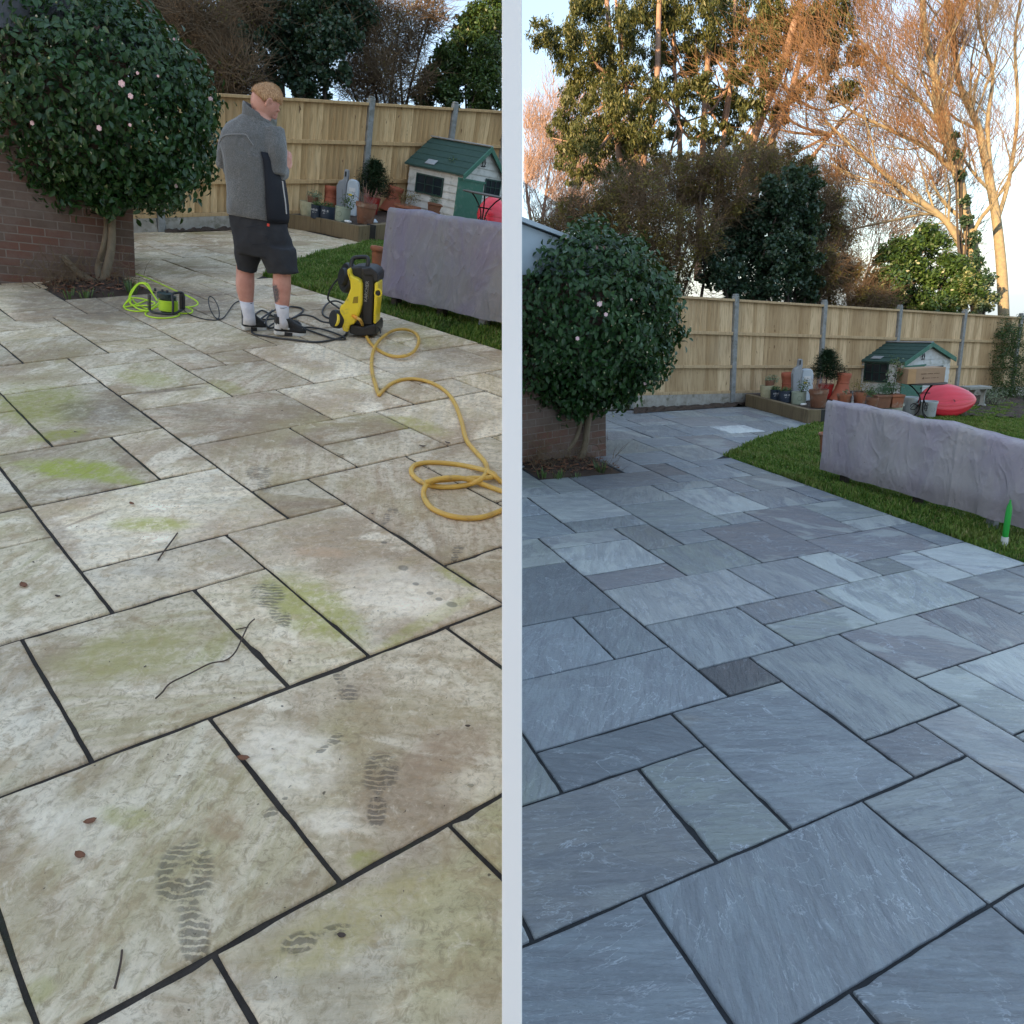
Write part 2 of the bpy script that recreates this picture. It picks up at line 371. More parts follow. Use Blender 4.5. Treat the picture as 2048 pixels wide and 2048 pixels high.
def stone_left():
    m = N('weathered_sandstone'); met = uvn(m, 'met'); loc = uvn(m, 'loc')
    at = m.n('ShaderNodeAttribute', attribute_name='tone'); sep = m.n('ShaderNodeSeparateColor'); m.l(at.outputs['Color'], sep.inputs[0]); r, g, b = sep.outputs
    c = m.mix(m.ramp(r, .1, .9), (.40, .355, .25, 1), (.43, .42, .385, 1))
    c = m.mix(m.ramp(g, .35, 1), c, (.41, .335, .27, 1)); c = m.mix(m.ramp(b, .45, 1, 0, .8), c, (.39, .375, .27, 1))
    st = m.noise(m.mapping(loc, (1.2, 7, 1)), 2.2, 8, .62, .8)
    c = m.mix(m.ramp(st, .35, .65), c, (.56, .53, .46, 1), 'MIX'); 
    big = m.noise(m.mapping(met, (1, 1, 1), 0, (3.1, 7.7, 0)), 1.3, 5, .6, .4)
    c = m.mix(m.ramp(big, .47, .62, 0, .8), c, (.27, .215, .165, 1))
    al = m.noise(m.mapping(met, (1, 1, 1), 0, (11, 2, 0)), 1.1, 4, .55, .3)
    c = m.mix(m.ramp(al, .55, .72, 0, .55), c, (.34, .33, .15, 1))
    pale = m.noise(m.mapping(loc, (1, 1.8, 1)), 2.0, 6, .6, .6)
    c = m.mix(m.ramp(pale, .52, .62, 0, .62), c, (.66, .65, .60, 1))
    fine = m.noise(met, 38, 8, .8, .8); c = m.mix(m.ramp(fine, .47, .62, 0, .62), c, (.20, .165, .11, 1)); c = m.mix(m.ramp(fine, .45, .32, 0, .5), c, (.64, .62, .55, 1))
    mott = m.noise(met, 9, 9, .72, .8); c = m.mix(m.ramp(mott, .52, .60, 0, .42), c, (.30, .235, .155, 1)); olv = m.noise(m.mapping(met, (1, 1, 1), 0, (21, 4, 0)), 3.0, 8, .7, .6); c = m.mix(m.ramp(olv, .48, .62, 0, .42), c, (.30, .265, .17, 1))
    lt = m.noise(m.mapping(met, (1, 1, 1), 0, (5, 0, 0)), 15, 7, .72, 1.0); c = m.mix(m.ramp(lt, .56, .72, 0, .45), c, (.72, .71, .66, 1))
    wn = m.noise(met, 5, 9, .7, .5); grain = m.ramp(m.noise(m.mapping(met, (1, 1, 1), 0, (8, 1, 0)), 24, 8, .75, .6), .36, .56, .35, 1); wb = m.noise(met, 26, 4, .6)
    def S(p, q, ratio, colr, amt, soft=.5, wob=.9):
        nonlocal c
        e, _ = stain_px(GL, m, met, p, q, ratio * 1.25, max(soft, .5), wob * 1.5, wn); c = m.mix(m.math('MULTIPLY', m.math('MULTIPLY', e, grain), amt), c, colr)
    green, bright, brown, dark, pale_ = (.27, .285, .075, 1), (.30, .36, .055, 1), (.20, .155, .12, 1), (.15, .125, .10, 1), (.70, .69, .66, 1)
    S((20, 925), (270, 950), .30, bright, .9, .5, .9); S((180, 950), (300, 968), .22, bright, .6); S((40, 880), (190, 860), .45, green, .85)
    S((40, 770), (130, 850), .5, green, .8); S((120, 800), (300, 840), .5, dark, .6, .4); S((60, 985), (250, 975), .12, brown, .5)
    S((205, 1045), (400, 1050), .28, green, .75, .6, .4); S((230, 745), (360, 770), .4, green, .55); S((250, 790), (440, 770), .1, dark, .75, .5)
    S((420, 760), (490, 790), .4, green, .5); S((100, 1320), (430, 1290), .5, (.30, .29, .13, 1), .75); S((360, 1370), (480, 1240), .25, green, .45)
    S((110, 1060), (240, 1010), .08, brown, .8, .5, .5); S((70, 1020), (165, 1130), .16, brown, .6); S((540, 1150), (720, 1300), .35, green, .75)
    S((740, 1310), (960, 1180), .12, green, .5); S((870, 1130), (960, 1180), .25, green, .6); S((690, 1720), (770, 1715), .5, green, .6)
    S((600, 1640), (720, 1640), .5, pale_, .6); S((470, 1470), (700, 1560), .5, pale_, .65); S((800, 1560), (990, 1450), .45, (.28, .215, .16, 1), .7)
    S((420, 1620), (480, 1690), .5, (.30, .23, .15, 1), .75); S((560, 1100), (720, 1110), .25, (.40, .29, .21, 1), .5); S((700, 1120), (900, 1240), .45, pale_, .45)
    S((180, 1620), (320, 1650), .3, green, .45); S((60, 1960), (100, 2000), .7, green, .4); S((90, 1600), (200, 1720), .5, pale_, .4)
    S((320, 810), (520, 850), .35, brown, .5); S((560, 880), (700, 900), .4, brown, .35); S((760, 830), (900, 870), .35, green, .5); S((870, 690), (960, 740), .5, dark, .5)
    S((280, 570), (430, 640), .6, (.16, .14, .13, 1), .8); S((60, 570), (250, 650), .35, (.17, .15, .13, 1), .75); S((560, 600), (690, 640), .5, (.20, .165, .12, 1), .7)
    S((500, 1950), (900, 1750), .3, (.36, .33, .16, 1), .6); S((560, 2000), (800, 2000), .4, (.27, .24, .17, 1), .5)
    # wet boot prints
    wv = m.n('ShaderNodeTexWave'); wv.wave_type = 'RINGS'; wv.inputs['Scale'].default_value = 19; wv.inputs['Distortion'].default_value = 7; wv.inputs['Detail'].default_value = 3; wv.inputs['Detail Scale'].default_value = 1.3
    m.l(m.mapping(met, (1, 1, 1)), wv.inputs[0]); tread = m.ramp(wv.outputs['Fac'], .12, .3)
    feet = None
    for toe, heel in (((360, 1680), (400, 1935)), ((520, 1165), (575, 1255)), ((705, 1405), (670, 1335)), ((765, 1500), (750, 1660)), ((512, 930), (535, 985)), ((790, 1015), (765, 1050)), ((920, 1090), (905, 1125)), ((685, 1465), (630, 1510)), ((530, 1640), (575, 1590)), ((560, 1900), (700, 1850))):
        T, Hh = np.array(toe, float), np.array(heel, float)
        e1_, _ = stain_px(GL, m, met, tuple(T), tuple(T + (Hh - T) * .56), .66, .22, .5, wb)
        e2_, _ = stain_px(GL, m, met, tuple(T + (Hh - T) * .5), tuple(Hh), .42, .25, .6, wb)
        e = m.math('MAXIMUM', e1_, e2_); feet = e if feet is None else m.math('MAXIMUM', feet, e)
    hole = m.ramp(m.noise(met, 20, 7, .72, .5), .50, .60, 1, .15)
    feet = m.math('MULTIPLY', m.math('MULTIPLY', feet, tread), hole)
    drops = None
    for p, q in (((762, 1085), (775, 1086)), ((797, 1132), (816, 1140)), ((825, 1166), (838, 1170)), ((852, 1186), (868, 1187)), ((870, 1197), (886, 1200)), ((892, 1206), (915, 1212))):
        e, _ = stain_px(GL, m, met, p, q, .8, .3, .3, wb); drops = e if drops is None else m.math('MAXIMUM', drops, e)
    wet = m.math('MAXIMUM', feet, drops); c = m.mix(m.math('MULTIPLY', wet, .85), c, m.mix(1.0, c, (.40, .40, .40, 1), 'MULTIPLY'))
    c = m.mix(1.0, c, (1.40, 1.25, 1.06, 1), 'MULTIPLY'); c = m.mix(1.0, c, lumcol(m, at), 'MULTIPLY')
    dk = m.noise(m.mapping(met, (1, 1, 1), 0, (9, 9, 0)), 55, 2, .5); c = m.mix(m.ramp(dk, .73, .77, 0, .8), c, (.05, .035, .025, 1))
    m.l(c, m.b.inputs['Base Color']); m.l(m.math('SUBTRACT', m.ramp(mott, .3, .7, .62, .85), m.math('MULTIPLY', wet, .3)), m.b.inputs['Roughness'])
    relief(m, met, loc, .75); m.b.inputs['Specular IOR Level'].default_value = .4
    return m.m
def layer_(m, loc): return m.noise(m.mapping(loc, (.8, 1.7, 1)), 1.9, 7, .58, .9)
def lumcol(m, at):
    x = m.n('ShaderNodeCombineColor'); v = m.math('ADD', m.math('MULTIPLY', at.outputs['Alpha'], 1.15), .42)
    for i in range(3): m.l(v, x.inputs[i])
    return x.outputs[0]
def relief(m, met, loc, k):
    lay = layer_(m, loc)
    step = m.n('ShaderNodeMath', operation='SNAP'); m.l(lay, step.inputs[0]); step.inputs[1].default_value = .085
    h = m.math('ADD', m.math('MULTIPLY', step.outputs[0], .9), m.math('MULTIPLY', m.noise(m.mapping(loc, (1.5, 9, 1)), 5, 8, .65, .5), .55))
    h = m.math('ADD', h, m.math('MULTIPLY', m.noise(met, 60, 6, .7), .16))
    h = m.math('ADD', h, m.math('MULTIPLY', m.noise(met, 7, 4, .5), .5))
    m.bump(h, k, .026)
def stone_right():
    m = N('clean_blue_sandstone'); met = uvn(m, 'met'); loc = uvn(m, 'loc')
    at = m.n('ShaderNodeAttribute', attribute_name='tone'); sep = m.n('ShaderNodeSeparateColor'); m.l(at.outputs['Color'], sep.inputs[0]); r, g, b = sep.outputs
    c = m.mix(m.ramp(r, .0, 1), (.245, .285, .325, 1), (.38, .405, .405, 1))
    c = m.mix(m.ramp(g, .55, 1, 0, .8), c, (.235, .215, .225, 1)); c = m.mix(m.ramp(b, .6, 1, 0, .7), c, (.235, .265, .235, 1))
    st = m.noise(m.mapping(loc, (1, 4.5, 1)), 2.2, 9, .66, 1.1); c = m.mix(m.ramp(st, .40, .66, 0, .55), c, (.15, .17, .20, 1))
    st2 = m.noise(m.mapping(loc, (2, 5.5, 1), 0, (4, 4, 0)), 3.4, 9, .72, 2.0); smk = m.ramp(m.noise(m.mapping(loc, (1, 1, 1), 0, (41, 3, 0)), 1.6, 4, .6), .48, .60); c = m.mix(m.math('MULTIPLY', m.ramp(st2, .55, .64, 0, .6), smk), c, (.42, .47, .54, 1))
    ly = layer_(m, loc); fr = m.math('FRACT', m.math('DIVIDE', ly, .085)); ledge = m.ramp(fr, .0, .10, 1, 0); lm = m.ramp(m.noise(m.mapping(loc, (1, 1, 1), 0, (13, 23, 0)), 2.2, 5, .6), .40, .54)
    c = m.mix(m.math('MULTIPLY', m.math('MULTIPLY', ledge, lm), .75), c, (.54, .60, .68, 1)); plate = m.ramp(m.math('FRACT', m.math('DIVIDE', ly, .17)), .48, .52); c = m.mix(m.math('MULTIPLY', plate, .34), c, (.19, .205, .235, 1))
    x = m.n('ShaderNodeSeparateXYZ'); m.l(met, x.inputs[0])
    dist = x.outputs[1]
    pn = m.noise(m.mapping(loc, (1, 1.6, 1), 0, (7, 1, 0)), 1.9, 6, .55, .5)
    pale = m.ramp(m.math('ADD', pn, m.math('MULTIPLY', m.math('SUBTRACT', r, .5), .14)), .53, .585)
    zone = m.ramp(m.noise(m.mapping(met, (1, 1, 1), 0, (2, 5, 0)), .35, 2, .5), .40, .58)
    c = m.mix(m.math('MULTIPLY', pale, m.math('MULTIPLY', zone, .62)), c, (.43, .465, .45, 1))
    rust = m.noise(m.mapping(loc, (1, 3, 1), 0, (17, 3, 0)), 1.4, 4, .5); c = m.mix(m.ramp(rust, .66, .76, 0, .4), c, (.30, .24, .15, 1))
    fine = m.noise(met, 40, 6, .7, .4); c = m.mix(m.ramp(fine, .5, .8, 0, .3), c, (.10, .105, .12, 1))
    gr = m.noise(m.mapping(loc, (2, 5, 1)), 14, 6, .7, .5); c = m.mix(m.ramp(gr, .52, .75, 0, .22), c, (.46, .48, .50, 1))
    vn = m.noise(m.mapping(loc, (1, 2.2, 1), 0, (31, 8, 0)), 2.4, 5, .5, 1.4)
    vein = m.ramp(m.math('ABSOLUTE', m.math('SUBTRACT', vn, .5)), .0, .009, 1, 0)
    vm = m.ramp(m.noise(m.mapping(loc, (1, 1, 1), 0, (3, 13, 0)), 3.0, 3, .5), .52, .62)
    c = m.mix(m.math('MULTIPLY', m.math('MULTIPLY', vein, vm), .45), c, (.50, .54, .60, 1))
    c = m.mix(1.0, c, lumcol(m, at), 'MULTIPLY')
    m.l(c, m.b.inputs['Base Color']); m.l(m.ramp(st, .3, .7, .30, .46), m.b.inputs['Roughness']); m.b.inputs['Specular IOR Level'].default_value = .55
    relief(m, met, loc, 1.0)
    return m.m
JOINT_L = mat('dirty_grout', (.050, .042, .036), .95, (.028, .023, .02), 20, .5, .6, 120, dirt=(.035, .05, .012), dscale=2)
JOINT_R = mat('dark_grout', (.028, .032, .038), .9, (.016, .018, .022), 20, .5, .6, 120)
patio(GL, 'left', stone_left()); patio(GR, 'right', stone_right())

SOIL = mat('soil', (.035, .022, .016), .95, (.07, .045, .03), 9, .5, .9, 60)
TURF = mat('turf_base', (.03, .055, .012), .95, (.05, .07, .018), 8, .5, .8, 50)
def ground(G, side):
    sgn = -1 if side == 'left' else 1
    cols = [1024, 1024 + sgn * 1500, 1024 + sgn * 6000]
    pts = []
    yh = lambda px: (249 + .039 * (px - 522)) if side == 'left' else (611.5 + .0578 * (px - 1526))
    A = [G.at(1024, 2900), G.at(1024, yh(1024) + 3), G.at(1024 + sgn * 8000, yh(1024 + sgn * 8000) + 60), G.at(1024 + sgn * 3500, 2900)]
    mb = MB(); mb.add([p - G.n * .035 for p in A], [(0, 1, 2, 3) if sgn > 0 else (3, 2, 1, 0)])
    tag(obj('ground', mb, SOIL), kind='structure')
    # the lawn sheet
    f = lambda p: sgn * (RW.T @ (G.g(p[0], p[1]) - CAM))[0] - .004
    poly = clip_half([(10.93, -10), (60, -10), (60, 29.5), (36, 29.5), (29, 25.7), (20.3, 25.7)] + [(a + .02, b - .04) for a, b in LAWN[5:0:-1]], f)
    mb = MB(); mb.add([G.g(a, b, -.012) for a, b in poly], [tuple(range(len(poly)))]); tag(obj('lawn', mb, TURF), kind='structure')
    # planting bed in front of the brick wall
    poly = [(3.05, 17.98), (5.95, 17.95), (6.0, 19.6), (6.3, 20.9), (3.05, 20.9)]
    mb = MB(); r = random.Random(4); n = 26; vs = []; fs = []
    for i in range(n):
        for j in range(n):
            u, v = i / (n - 1), j / (n - 1); a = 3.03 + 2.95 * u + (.35 * max(0, v - .5) if u > .6 else 0); b = 17.97 + 2.85 * v
            ed = min(u, v, 1 - u, 1 - v); vs.append(G.g(a, b, -.02 + min(.06, ed * .5) * (.6 + .5 * r.random())))
    fs = [(i * n + j, (i + 1) * n + j, (i + 1) * n + j + 1, i * n + j + 1) for i in range(n - 1) for j in range(n - 1)]
    mb.add(vs, fs); tag(obj('soil_bed', mb, SOIL, smooth='all'), kind='structure')
ground(GL, 'left'); ground(GR, 'right')

# ---------------------------------------------------------------- grass blades
GRASS_ = leafmat('grass_blades', (.055, .125, .016), (.24, .31, .065), .55, .3, .3, 1.6)
def grassmat():
    m = N('grass_blades'); r = m.rnd(); co = m.obj(); c = m.mix(m.math('POWER', r, 1.5), (.062, .150, .018, 1), (.28, .36, .075, 1))
    c = m.mix(m.ramp(m.noise(co, 1.7, 5, .65), .50, .70, 0, .55), c, (.22, .22, .06, 1)); c = m.mix(m.ramp(r, .90, .95, 0, .8), c, (.34, .28, .13, 1)); c = m.mix(m.ramp(m.noise(co, 2.6, 4, .6), .42, .28, 0, .5), c, (.02, .07, .02, 1))
    m.l(c, m.b.inputs['Base Color']); m.b.inputs['Roughness'].default_value = .6; m.b.inputs['Specular IOR Level'].default_value = .25
    t = m.n('ShaderNodeBsdfTranslucent'); m.l(c, t.inputs[0]); x = m.n('ShaderNodeMixShader'); x.inputs[0].default_value = .3; m.l(m.b.outputs[0], x.inputs[1]); m.l(t.outputs[0], x.inputs[2]); m.l(x.outputs[0], m.t.nodes['Material Output'].inputs[0]); return m.m
GRASS = grassmat()
def in_poly(P, poly):
    x, y = P[:, 0], P[:, 1]; ins = np.zeros(len(P), bool); n = len(poly)
    for i in range(n):
        x0, y0 = poly[i]; x1, y1 = poly[(i + 1) % n]
        c = ((y0 > y) != (y1 > y)) & (x < (x1 - x0) * (y - y0) / (y1 - y0 + 1e-12) + x0); ins ^= c
    return ins
def proj_np(P):
    q = (P - CAM) @ RW; return q[:, 0] / q[:, 2] * F + CX, q[:, 1] / q[:, 2] * F + CY, q[:, 2]
def grass(G, side, count, bounds):
    a0, a1, b0, b1 = bounds
    A = rng.uniform(a0, a1, count * 3); B = rng.uniform(b0, b1, count * 3)
    poly = [(10.87, -10), (60, -10), (60, 29), (36, 29), (29, 25.6), (20.2, 25.45)] + [(a + .05, b + .05) for a, b in LAWN[5:0:-1]]
    k = in_poly(np.c_[A, B], poly); A, B = A[k], B[k]
    P = G.o + np.outer(A, G.e1) + np.outer(B, G.e2) - G.n * .012
    px, py, z = proj_np(P); lo, hi = (-60, 1008) if side == 'left' else (1036, 2100)
    k = (px > lo) & (px < hi) & (z > 0) & (py < 2100); P, z = P[k][:count], z[k][:count]; n = len(P)
    t = rng.uniform(0, 2 * PI, n); h = rng.uniform(.02, .068, n) * (1 + .35 * np.sin(P[:, 0] * 9) * np.sin(P[:, 1] * 7)); wd_ = rng.uniform(.0022, .0042, n) * (1 + z / 8)
    d = np.outer(np.cos(t), G.right) + np.outer(np.sin(t), G.fwd); s = np.outer(-np.sin(t), G.right) + np.outer(np.cos(t), G.fwd)
    lean = rng.uniform(.1, .9, n)
    b0_, b1_ = P - s * wd_[:, None], P + s * wd_[:, None]
    mid = P + G.u * (h * .6)[:, None] + d * (h * lean * .3)[:, None]
    tip = P + G.u * (h * (1.05 - lean * .3))[:, None] + d * (h * lean)[:, None]
    V = np.stack([b0_, b1_, mid + s * wd_[:, None] * .7, mid - s * wd_[:, None] * .7, tip], 1).reshape(-1, 3)
    i = np.arange(n)[:, None] * 5
    Fa = np.concatenate([i + [0, 1, 2], i + [0, 2, 3], i + [3, 2, 4]], 0)
    o = fast('grass', V, Fa, GRASS); tag(o, 'short green grass growing on the %s lawn' % side, 'grass', kind='stuff')
grass(GL, 'left', 95000, (10.8, 24, 4, 25.6)); grass(GR, 'right', 170000, (10.8, 46, -2, 29))
# ---------------------------------------------------------------- fences
WOOD = None
def woodmat(name, a, b, c2, sc_=1.0):
    m = N(name); co = m.obj(); r = m.rnd()
    x = m.n('ShaderNodeCombineXYZ'); m.l(m.math('MULTIPLY', r, 37.0), x.inputs[0]); m.l(m.math('MULTIPLY', r, 11.0), x.inputs[1])
    v = m.n('ShaderNodeVectorMath', operation='ADD'); m.l(co, v.inputs[0]); m.l(x.outputs[0], v.inputs[1])
    gr = m.noise(m.mapping(v.outputs[0], (14, 14, 1.0)), 3 * sc_, 6, .6, .6)
    c = m.mix(r, lin(a), lin(b)); c = m.mix(m.ramp(gr, .42, .68, 0, .55), c, lin(c2))
    kn = m.noise(m.mapping(v.outputs[0], (6, 6, 2.2)), 3.2, 2, .5); c = m.mix(m.ramp(kn, .70, .76, 0, .85), c, (.09, .04, .015, 1))
    wz = m.noise(co, .8, 4, .6); c = m.mix(m.ramp(wz, .5, .75, 0, .35), c, (.33, .25, .16, 1))
    m.l(c, m.b.inputs['Base Color']); m.b.inputs['Roughness'].default_value = .8; m.bump(gr, .25, .004)
    return m.m
WOOD_L = woodmat('larch_boards', (.44, .285, .13), (.72, .53, .29), (.30, .17, .065))
WOOD_R = woodmat('larch_boards', (.42, .29, .15), (.70, .54, .33), (.27, .165, .075))
GAP_SHADE = mat('board_gap_shade', (.10, .055, .025), .9, (.07, .04, .02), 5, .5)  # dark colour painting the shadow lines between fence boards
CONC = mat('concrete', (.30, .31, .31), .9, (.20, .21, .20), 14, .5, .4, 90, dirt=(.12, .12, .09), dscale=5)
CONC_PALE = mat('pale_concrete', (.42, .40, .36), .9, (.28, .26, .22), 10, .5, .4, 80, dirt=(.14, .13, .08), dscale=7)
def fence(G, side, xk, base, ks, wood):
    """feather-edge fence: posts every 1.83 m, three rails, capping, gravel boards"""
    P = {k: G.at(*xk(k)) for k in ks}
    k0, k1 = ks[0], ks[-1]
    d = unit((P[k1] - P[k0]) - G.u * ((P[k1] - P[k0]) @ G.u)); back = np.cross(G.u, d)
    yaw = math.atan2(d @ G.fwd, d @ G.right); o0 = P[k0]
    t = thing('garden_fence', G.M(o0, yaw), base, 'fence')
    L = lambda p: ((p - o0) @ d, (p - o0) @ np.cross(G.u, d), (p - o0) @ G.u)
    X = [L(P[k]) for k in ks]; H = 1.80
    for i, (x, y, z) in enumerate(X):
        if i == 0 and side == 'right': pass
        mb = MB(); mb.box((x, -.01, z + H / 2 + .02), (.10, .09, H + .10)); mb.box((x, -.01, z + H + .085), (.085, .075, .03))
        obj('post', mb, CONC, t, bevel=.012)
    for (x0, _, z0), (x1, _, z1) in zip(X, X[1:]):
        sl = (z1 - z0) / (x1 - x0); zz = lambda x: z0 + (x - x0) * sl; ry = -math.atan(sl); xm = (x0 + x1) / 2; Lx = x1 - x0 - .10
        mb = MB(); mb.box((xm, .0, zz(xm) + .08), (Lx, .05, .22), ry=ry); obj('gravel_board', mb, CONC_PALE, t, bevel=.004)
        mb = MB()
        n = int(Lx / .100); r = random.Random(int(x0 * 100))
        for i in range(n):
            xx = x0 + .05 + (i + .5) * Lx / n; hh = 1.585
            a = Lx / n / 2 - .0065; zb = zz(xx) + .20; yj = r.uniform(-.002, .002)
            v = [(xx - a, .040 + yj, zb), (xx + a, .030 + yj, zb), (xx + a, -.006 + yj, zb), (xx - a, .032 + yj, zb)]
            mb.add(v + [(p[0] + r.uniform(-.001, .001), p[1], p[2] + hh) for p in v], [(0, 1, 5, 4), (3, 7, 6, 2), (0, 3, 2, 1), (4, 5, 6, 7), (1, 2, 6, 5), (0, 4, 7, 3)])
        obj('boards', mb, wood, t); mb = MB(); mb.box((xm, .052, zz(xm) + .98), (Lx, .008, 1.56), ry=ry); obj('gap_shade', mb, GAP_SHADE, t)  # added dark sheet behind the gaps stands in for the boards' shadow lines
        for zh in (.66, 1.23):
            mb = MB(); c = Vector((xm, -.018, zz(xm) + zh)); mb.box(c, (Lx, .045, .055), ry=ry); obj('rail', mb, wood, t, bevel=.004)
        mb = MB(); mb.box((xm, -.01, zz(xm) + 1.79), (Lx, .085, .04), ry=ry); obj('capping', mb, wood, t, bevel=.004)
        mb = MB(); mb.box((xm, -.012, zz(xm) + .215), (Lx, .03, .05), ry=ry); obj('base_rail', mb, wood, t, bevel=.004)
    return t, P
fl = lambda k: ((322 + 261 * k) / (1 + .085 * k), 249 + .039 * ((322 + 261 * k) / (1 + .085 * k) - 522) + 222 / (1 + .085 * k))
fr = lambda k: ((1462 + 311 * k) / (1 + .085 * k), 611.5 + .0578 * ((1462 + 311 * k) / (1 + .085 * k) - 1526) + 200 / (1 + .085 * k))
_, PFL = fence(GL, 'left', fl, 'golden larch fence with grey concrete posts behind the standing man', [-2, -1, 0, 1, 2, 3, 3.72], WOOD_L)
_, PFR = fence(GR, 'right', fr, 'golden larch fence with grey concrete posts behind the cardboard box', [-1.88, -1, 0, 1, 2, 3, 4, 5], WOOD_R)

# ---------------------------------------------------------------- brick outbuildings
def brickmat(name):
    m = N(name); co = m.n('ShaderNodeUVMap').outputs[0]
    b = m.n('ShaderNodeTexBrick'); m.l(co, b.inputs[0]); b.inputs['Scale'].default_value = 1
    b.inputs['Brick Width'].default_value = .215; b.inputs['Row Height'].default_value = .075; b.inputs['Mortar Size'].default_value = .006; b.inputs['Mortar Smooth'].default_value = .3; b.inputs['Bias'].default_value = .1
    b.inputs['Color1'].default_value = (.17, .075, .052, 1); b.inputs['Color2'].default_value = (.125, .085, .065, 1); b.inputs['Mortar'].default_value = (.22, .18, .15, 1)
    c = m.mix(m.ramp(m.noise(co, 3, 6, .65), .4, .7, 0, .7), b.outputs['Color'], (.20, .155, .13, 1))
    c = m.mix(m.ramp(m.noise(co, 22, 5, .7), .5, .8, 0, .6), c, (.09, .06, .05, 1))
    m.l(c, m.b.inputs['Base Color']); m.b.inputs['Roughness'].default_value = .9
    h = m.math('SUBTRACT', m.math('MULTIPLY', m.noise(co, 40, 5, .7), .3), b.outputs['Fac']); m.bump(h, .7, .008); return m.m
BRICK = brickmat('old_brick')
PALE = mat('pale_grey_boarding', (.42, .50, .56), .55, (.36, .43, .49), 3, .6)
SLATE = mat('grey_roof_felt', (.12, .13, .15), .85, (.08, .09, .10), 8, .5, .4, 60)
WHITE_PAINT = mat('white_paint', (.80, .80, .78), .5, (.74, .74, .72), 2, .6)
def uv_box(o, s=1.0):
    me = o.data; uv = me.uv_layers.new(name='UVMap')
    for p in me.polygons:
        n = p.normal; k = max(range(3), key=lambda i: abs(n[i]))
        for li in p.loop_indices:
            v = me.vertices[me.loops[li].vertex_index].co
            uv.data[li].uv = (v.y, v.z) if k == 0 else ((v.x, v.z) if k == 1 else (v.x, v.y))
def outbuilding(G, side):
    cr = (271, 554) if side == 'left' else (1212, 912); lf = (-160, 575) if side == 'left' else (1029, 931)
    A, B = G.at(*lf), G.at(*cr); d = B - A; d = unit(d - G.u * (d @ G.u)); yaw = math.atan2(d @ G.fwd, d @ G.right)
    Wd = float((B - A) @ d)
    if side == 'left': lab = 'old red brick outbuilding wall behind the camellia beside the dirty patio'
    else: lab = 'old red brick outbuilding with pale blue grey gable behind the camellia beside the clean patio'
    t = thing('brick_outbuilding', G.M(B, yaw), lab, 'outbuilding')
    H = 1.95; D = 1.4
    Y = np.array([0, 1.0, 0]) if side == 'right' else unit((B - CAM) * np.array([1, 1, 0]) + np.array([-.35, 0, 0])); X_, Y_, Z_ = G.basis(yaw); dv = (float(Y @ X_) * D, float(Y @ Y_) * D)
    def pr(mb, pts, y0, k):
        n = len(pts); q = [(x, y0, z) for x, z in pts] + [(x + dv[0] * k, y0 + dv[1] * k, z) for x, z in pts]
        mb.add(q, [tuple(range(n)), tuple(range(2 * n - 1, n - 1, -1))] + [(i, i + n, (i + 1) % n + n, (i + 1) % n) for i in range(n)])
    mb = MB(); pr(mb, [(-Wd, -.2), (0, -.2), (0, H), (-Wd, H)], 0, 1); o = obj('wall', mb, BRICK, t); uv_box(o)
    rise = .40 * Wd
    if side == 'right':
        mb = MB(); e = .11
        mb.prism([(-Wd, H), (e, H), (e, H + .14), (-Wd, H + .14 + rise * .72)], -.06, .02); obj('gable_boarding', mb, PALE, t)
        mb = MB(); pr(mb, [(-Wd, H + .145 + rise * .72), (e + .03, H + .145), (e + .03, H + .185), (-Wd, H + .185 + rise * .72)], -.12, 1.1); obj('roof', mb, PALE, t)
    else:
        mb = MB(); pr(mb, [(-Wd - .1, H), (.1, H), (.1, H + .1), (-Wd - .1, H + .9)], -.08, 1.1); obj('roof', mb, SLATE, t)
    return t
outbuilding(GL, 'left'); outbuilding(GR, 'right')

# ---------------------------------------------------------------- white divider added as a gutter between the two gardens
def camM():
    X, Y, Z = w([1, 0, 0]), w([0, 0, 1]), w([0, -1, 0])
    return Matrix([[X[i], Y[i], Z[i], CAM[i]] for i in range(3)] + [[0, 0, 0, 1]])
mb = MB(); pf = [(1.2, -2.3), (1.2, 1.15), (13.0, 4.6), (13.0, -2.3)]; mb.add([(x, y, z) for x in (-.01665, .01665) for y, z in pf], [(0, 1, 2, 3), (7, 6, 5, 4), (0, 4, 5, 1), (1, 5, 6, 2), (2, 6, 7, 3), (3, 7, 4, 0)])
dw = obj('gutter_divider', mb, mat('white_divider', (.93, .91, .87), .8, (.90, .88, .84), 3, .6), bevel=.002); dw.matrix_world = camM()
tag(dw, 'tall slim white divider added as a gutter between the dirty patio and the clean patio', 'wall')

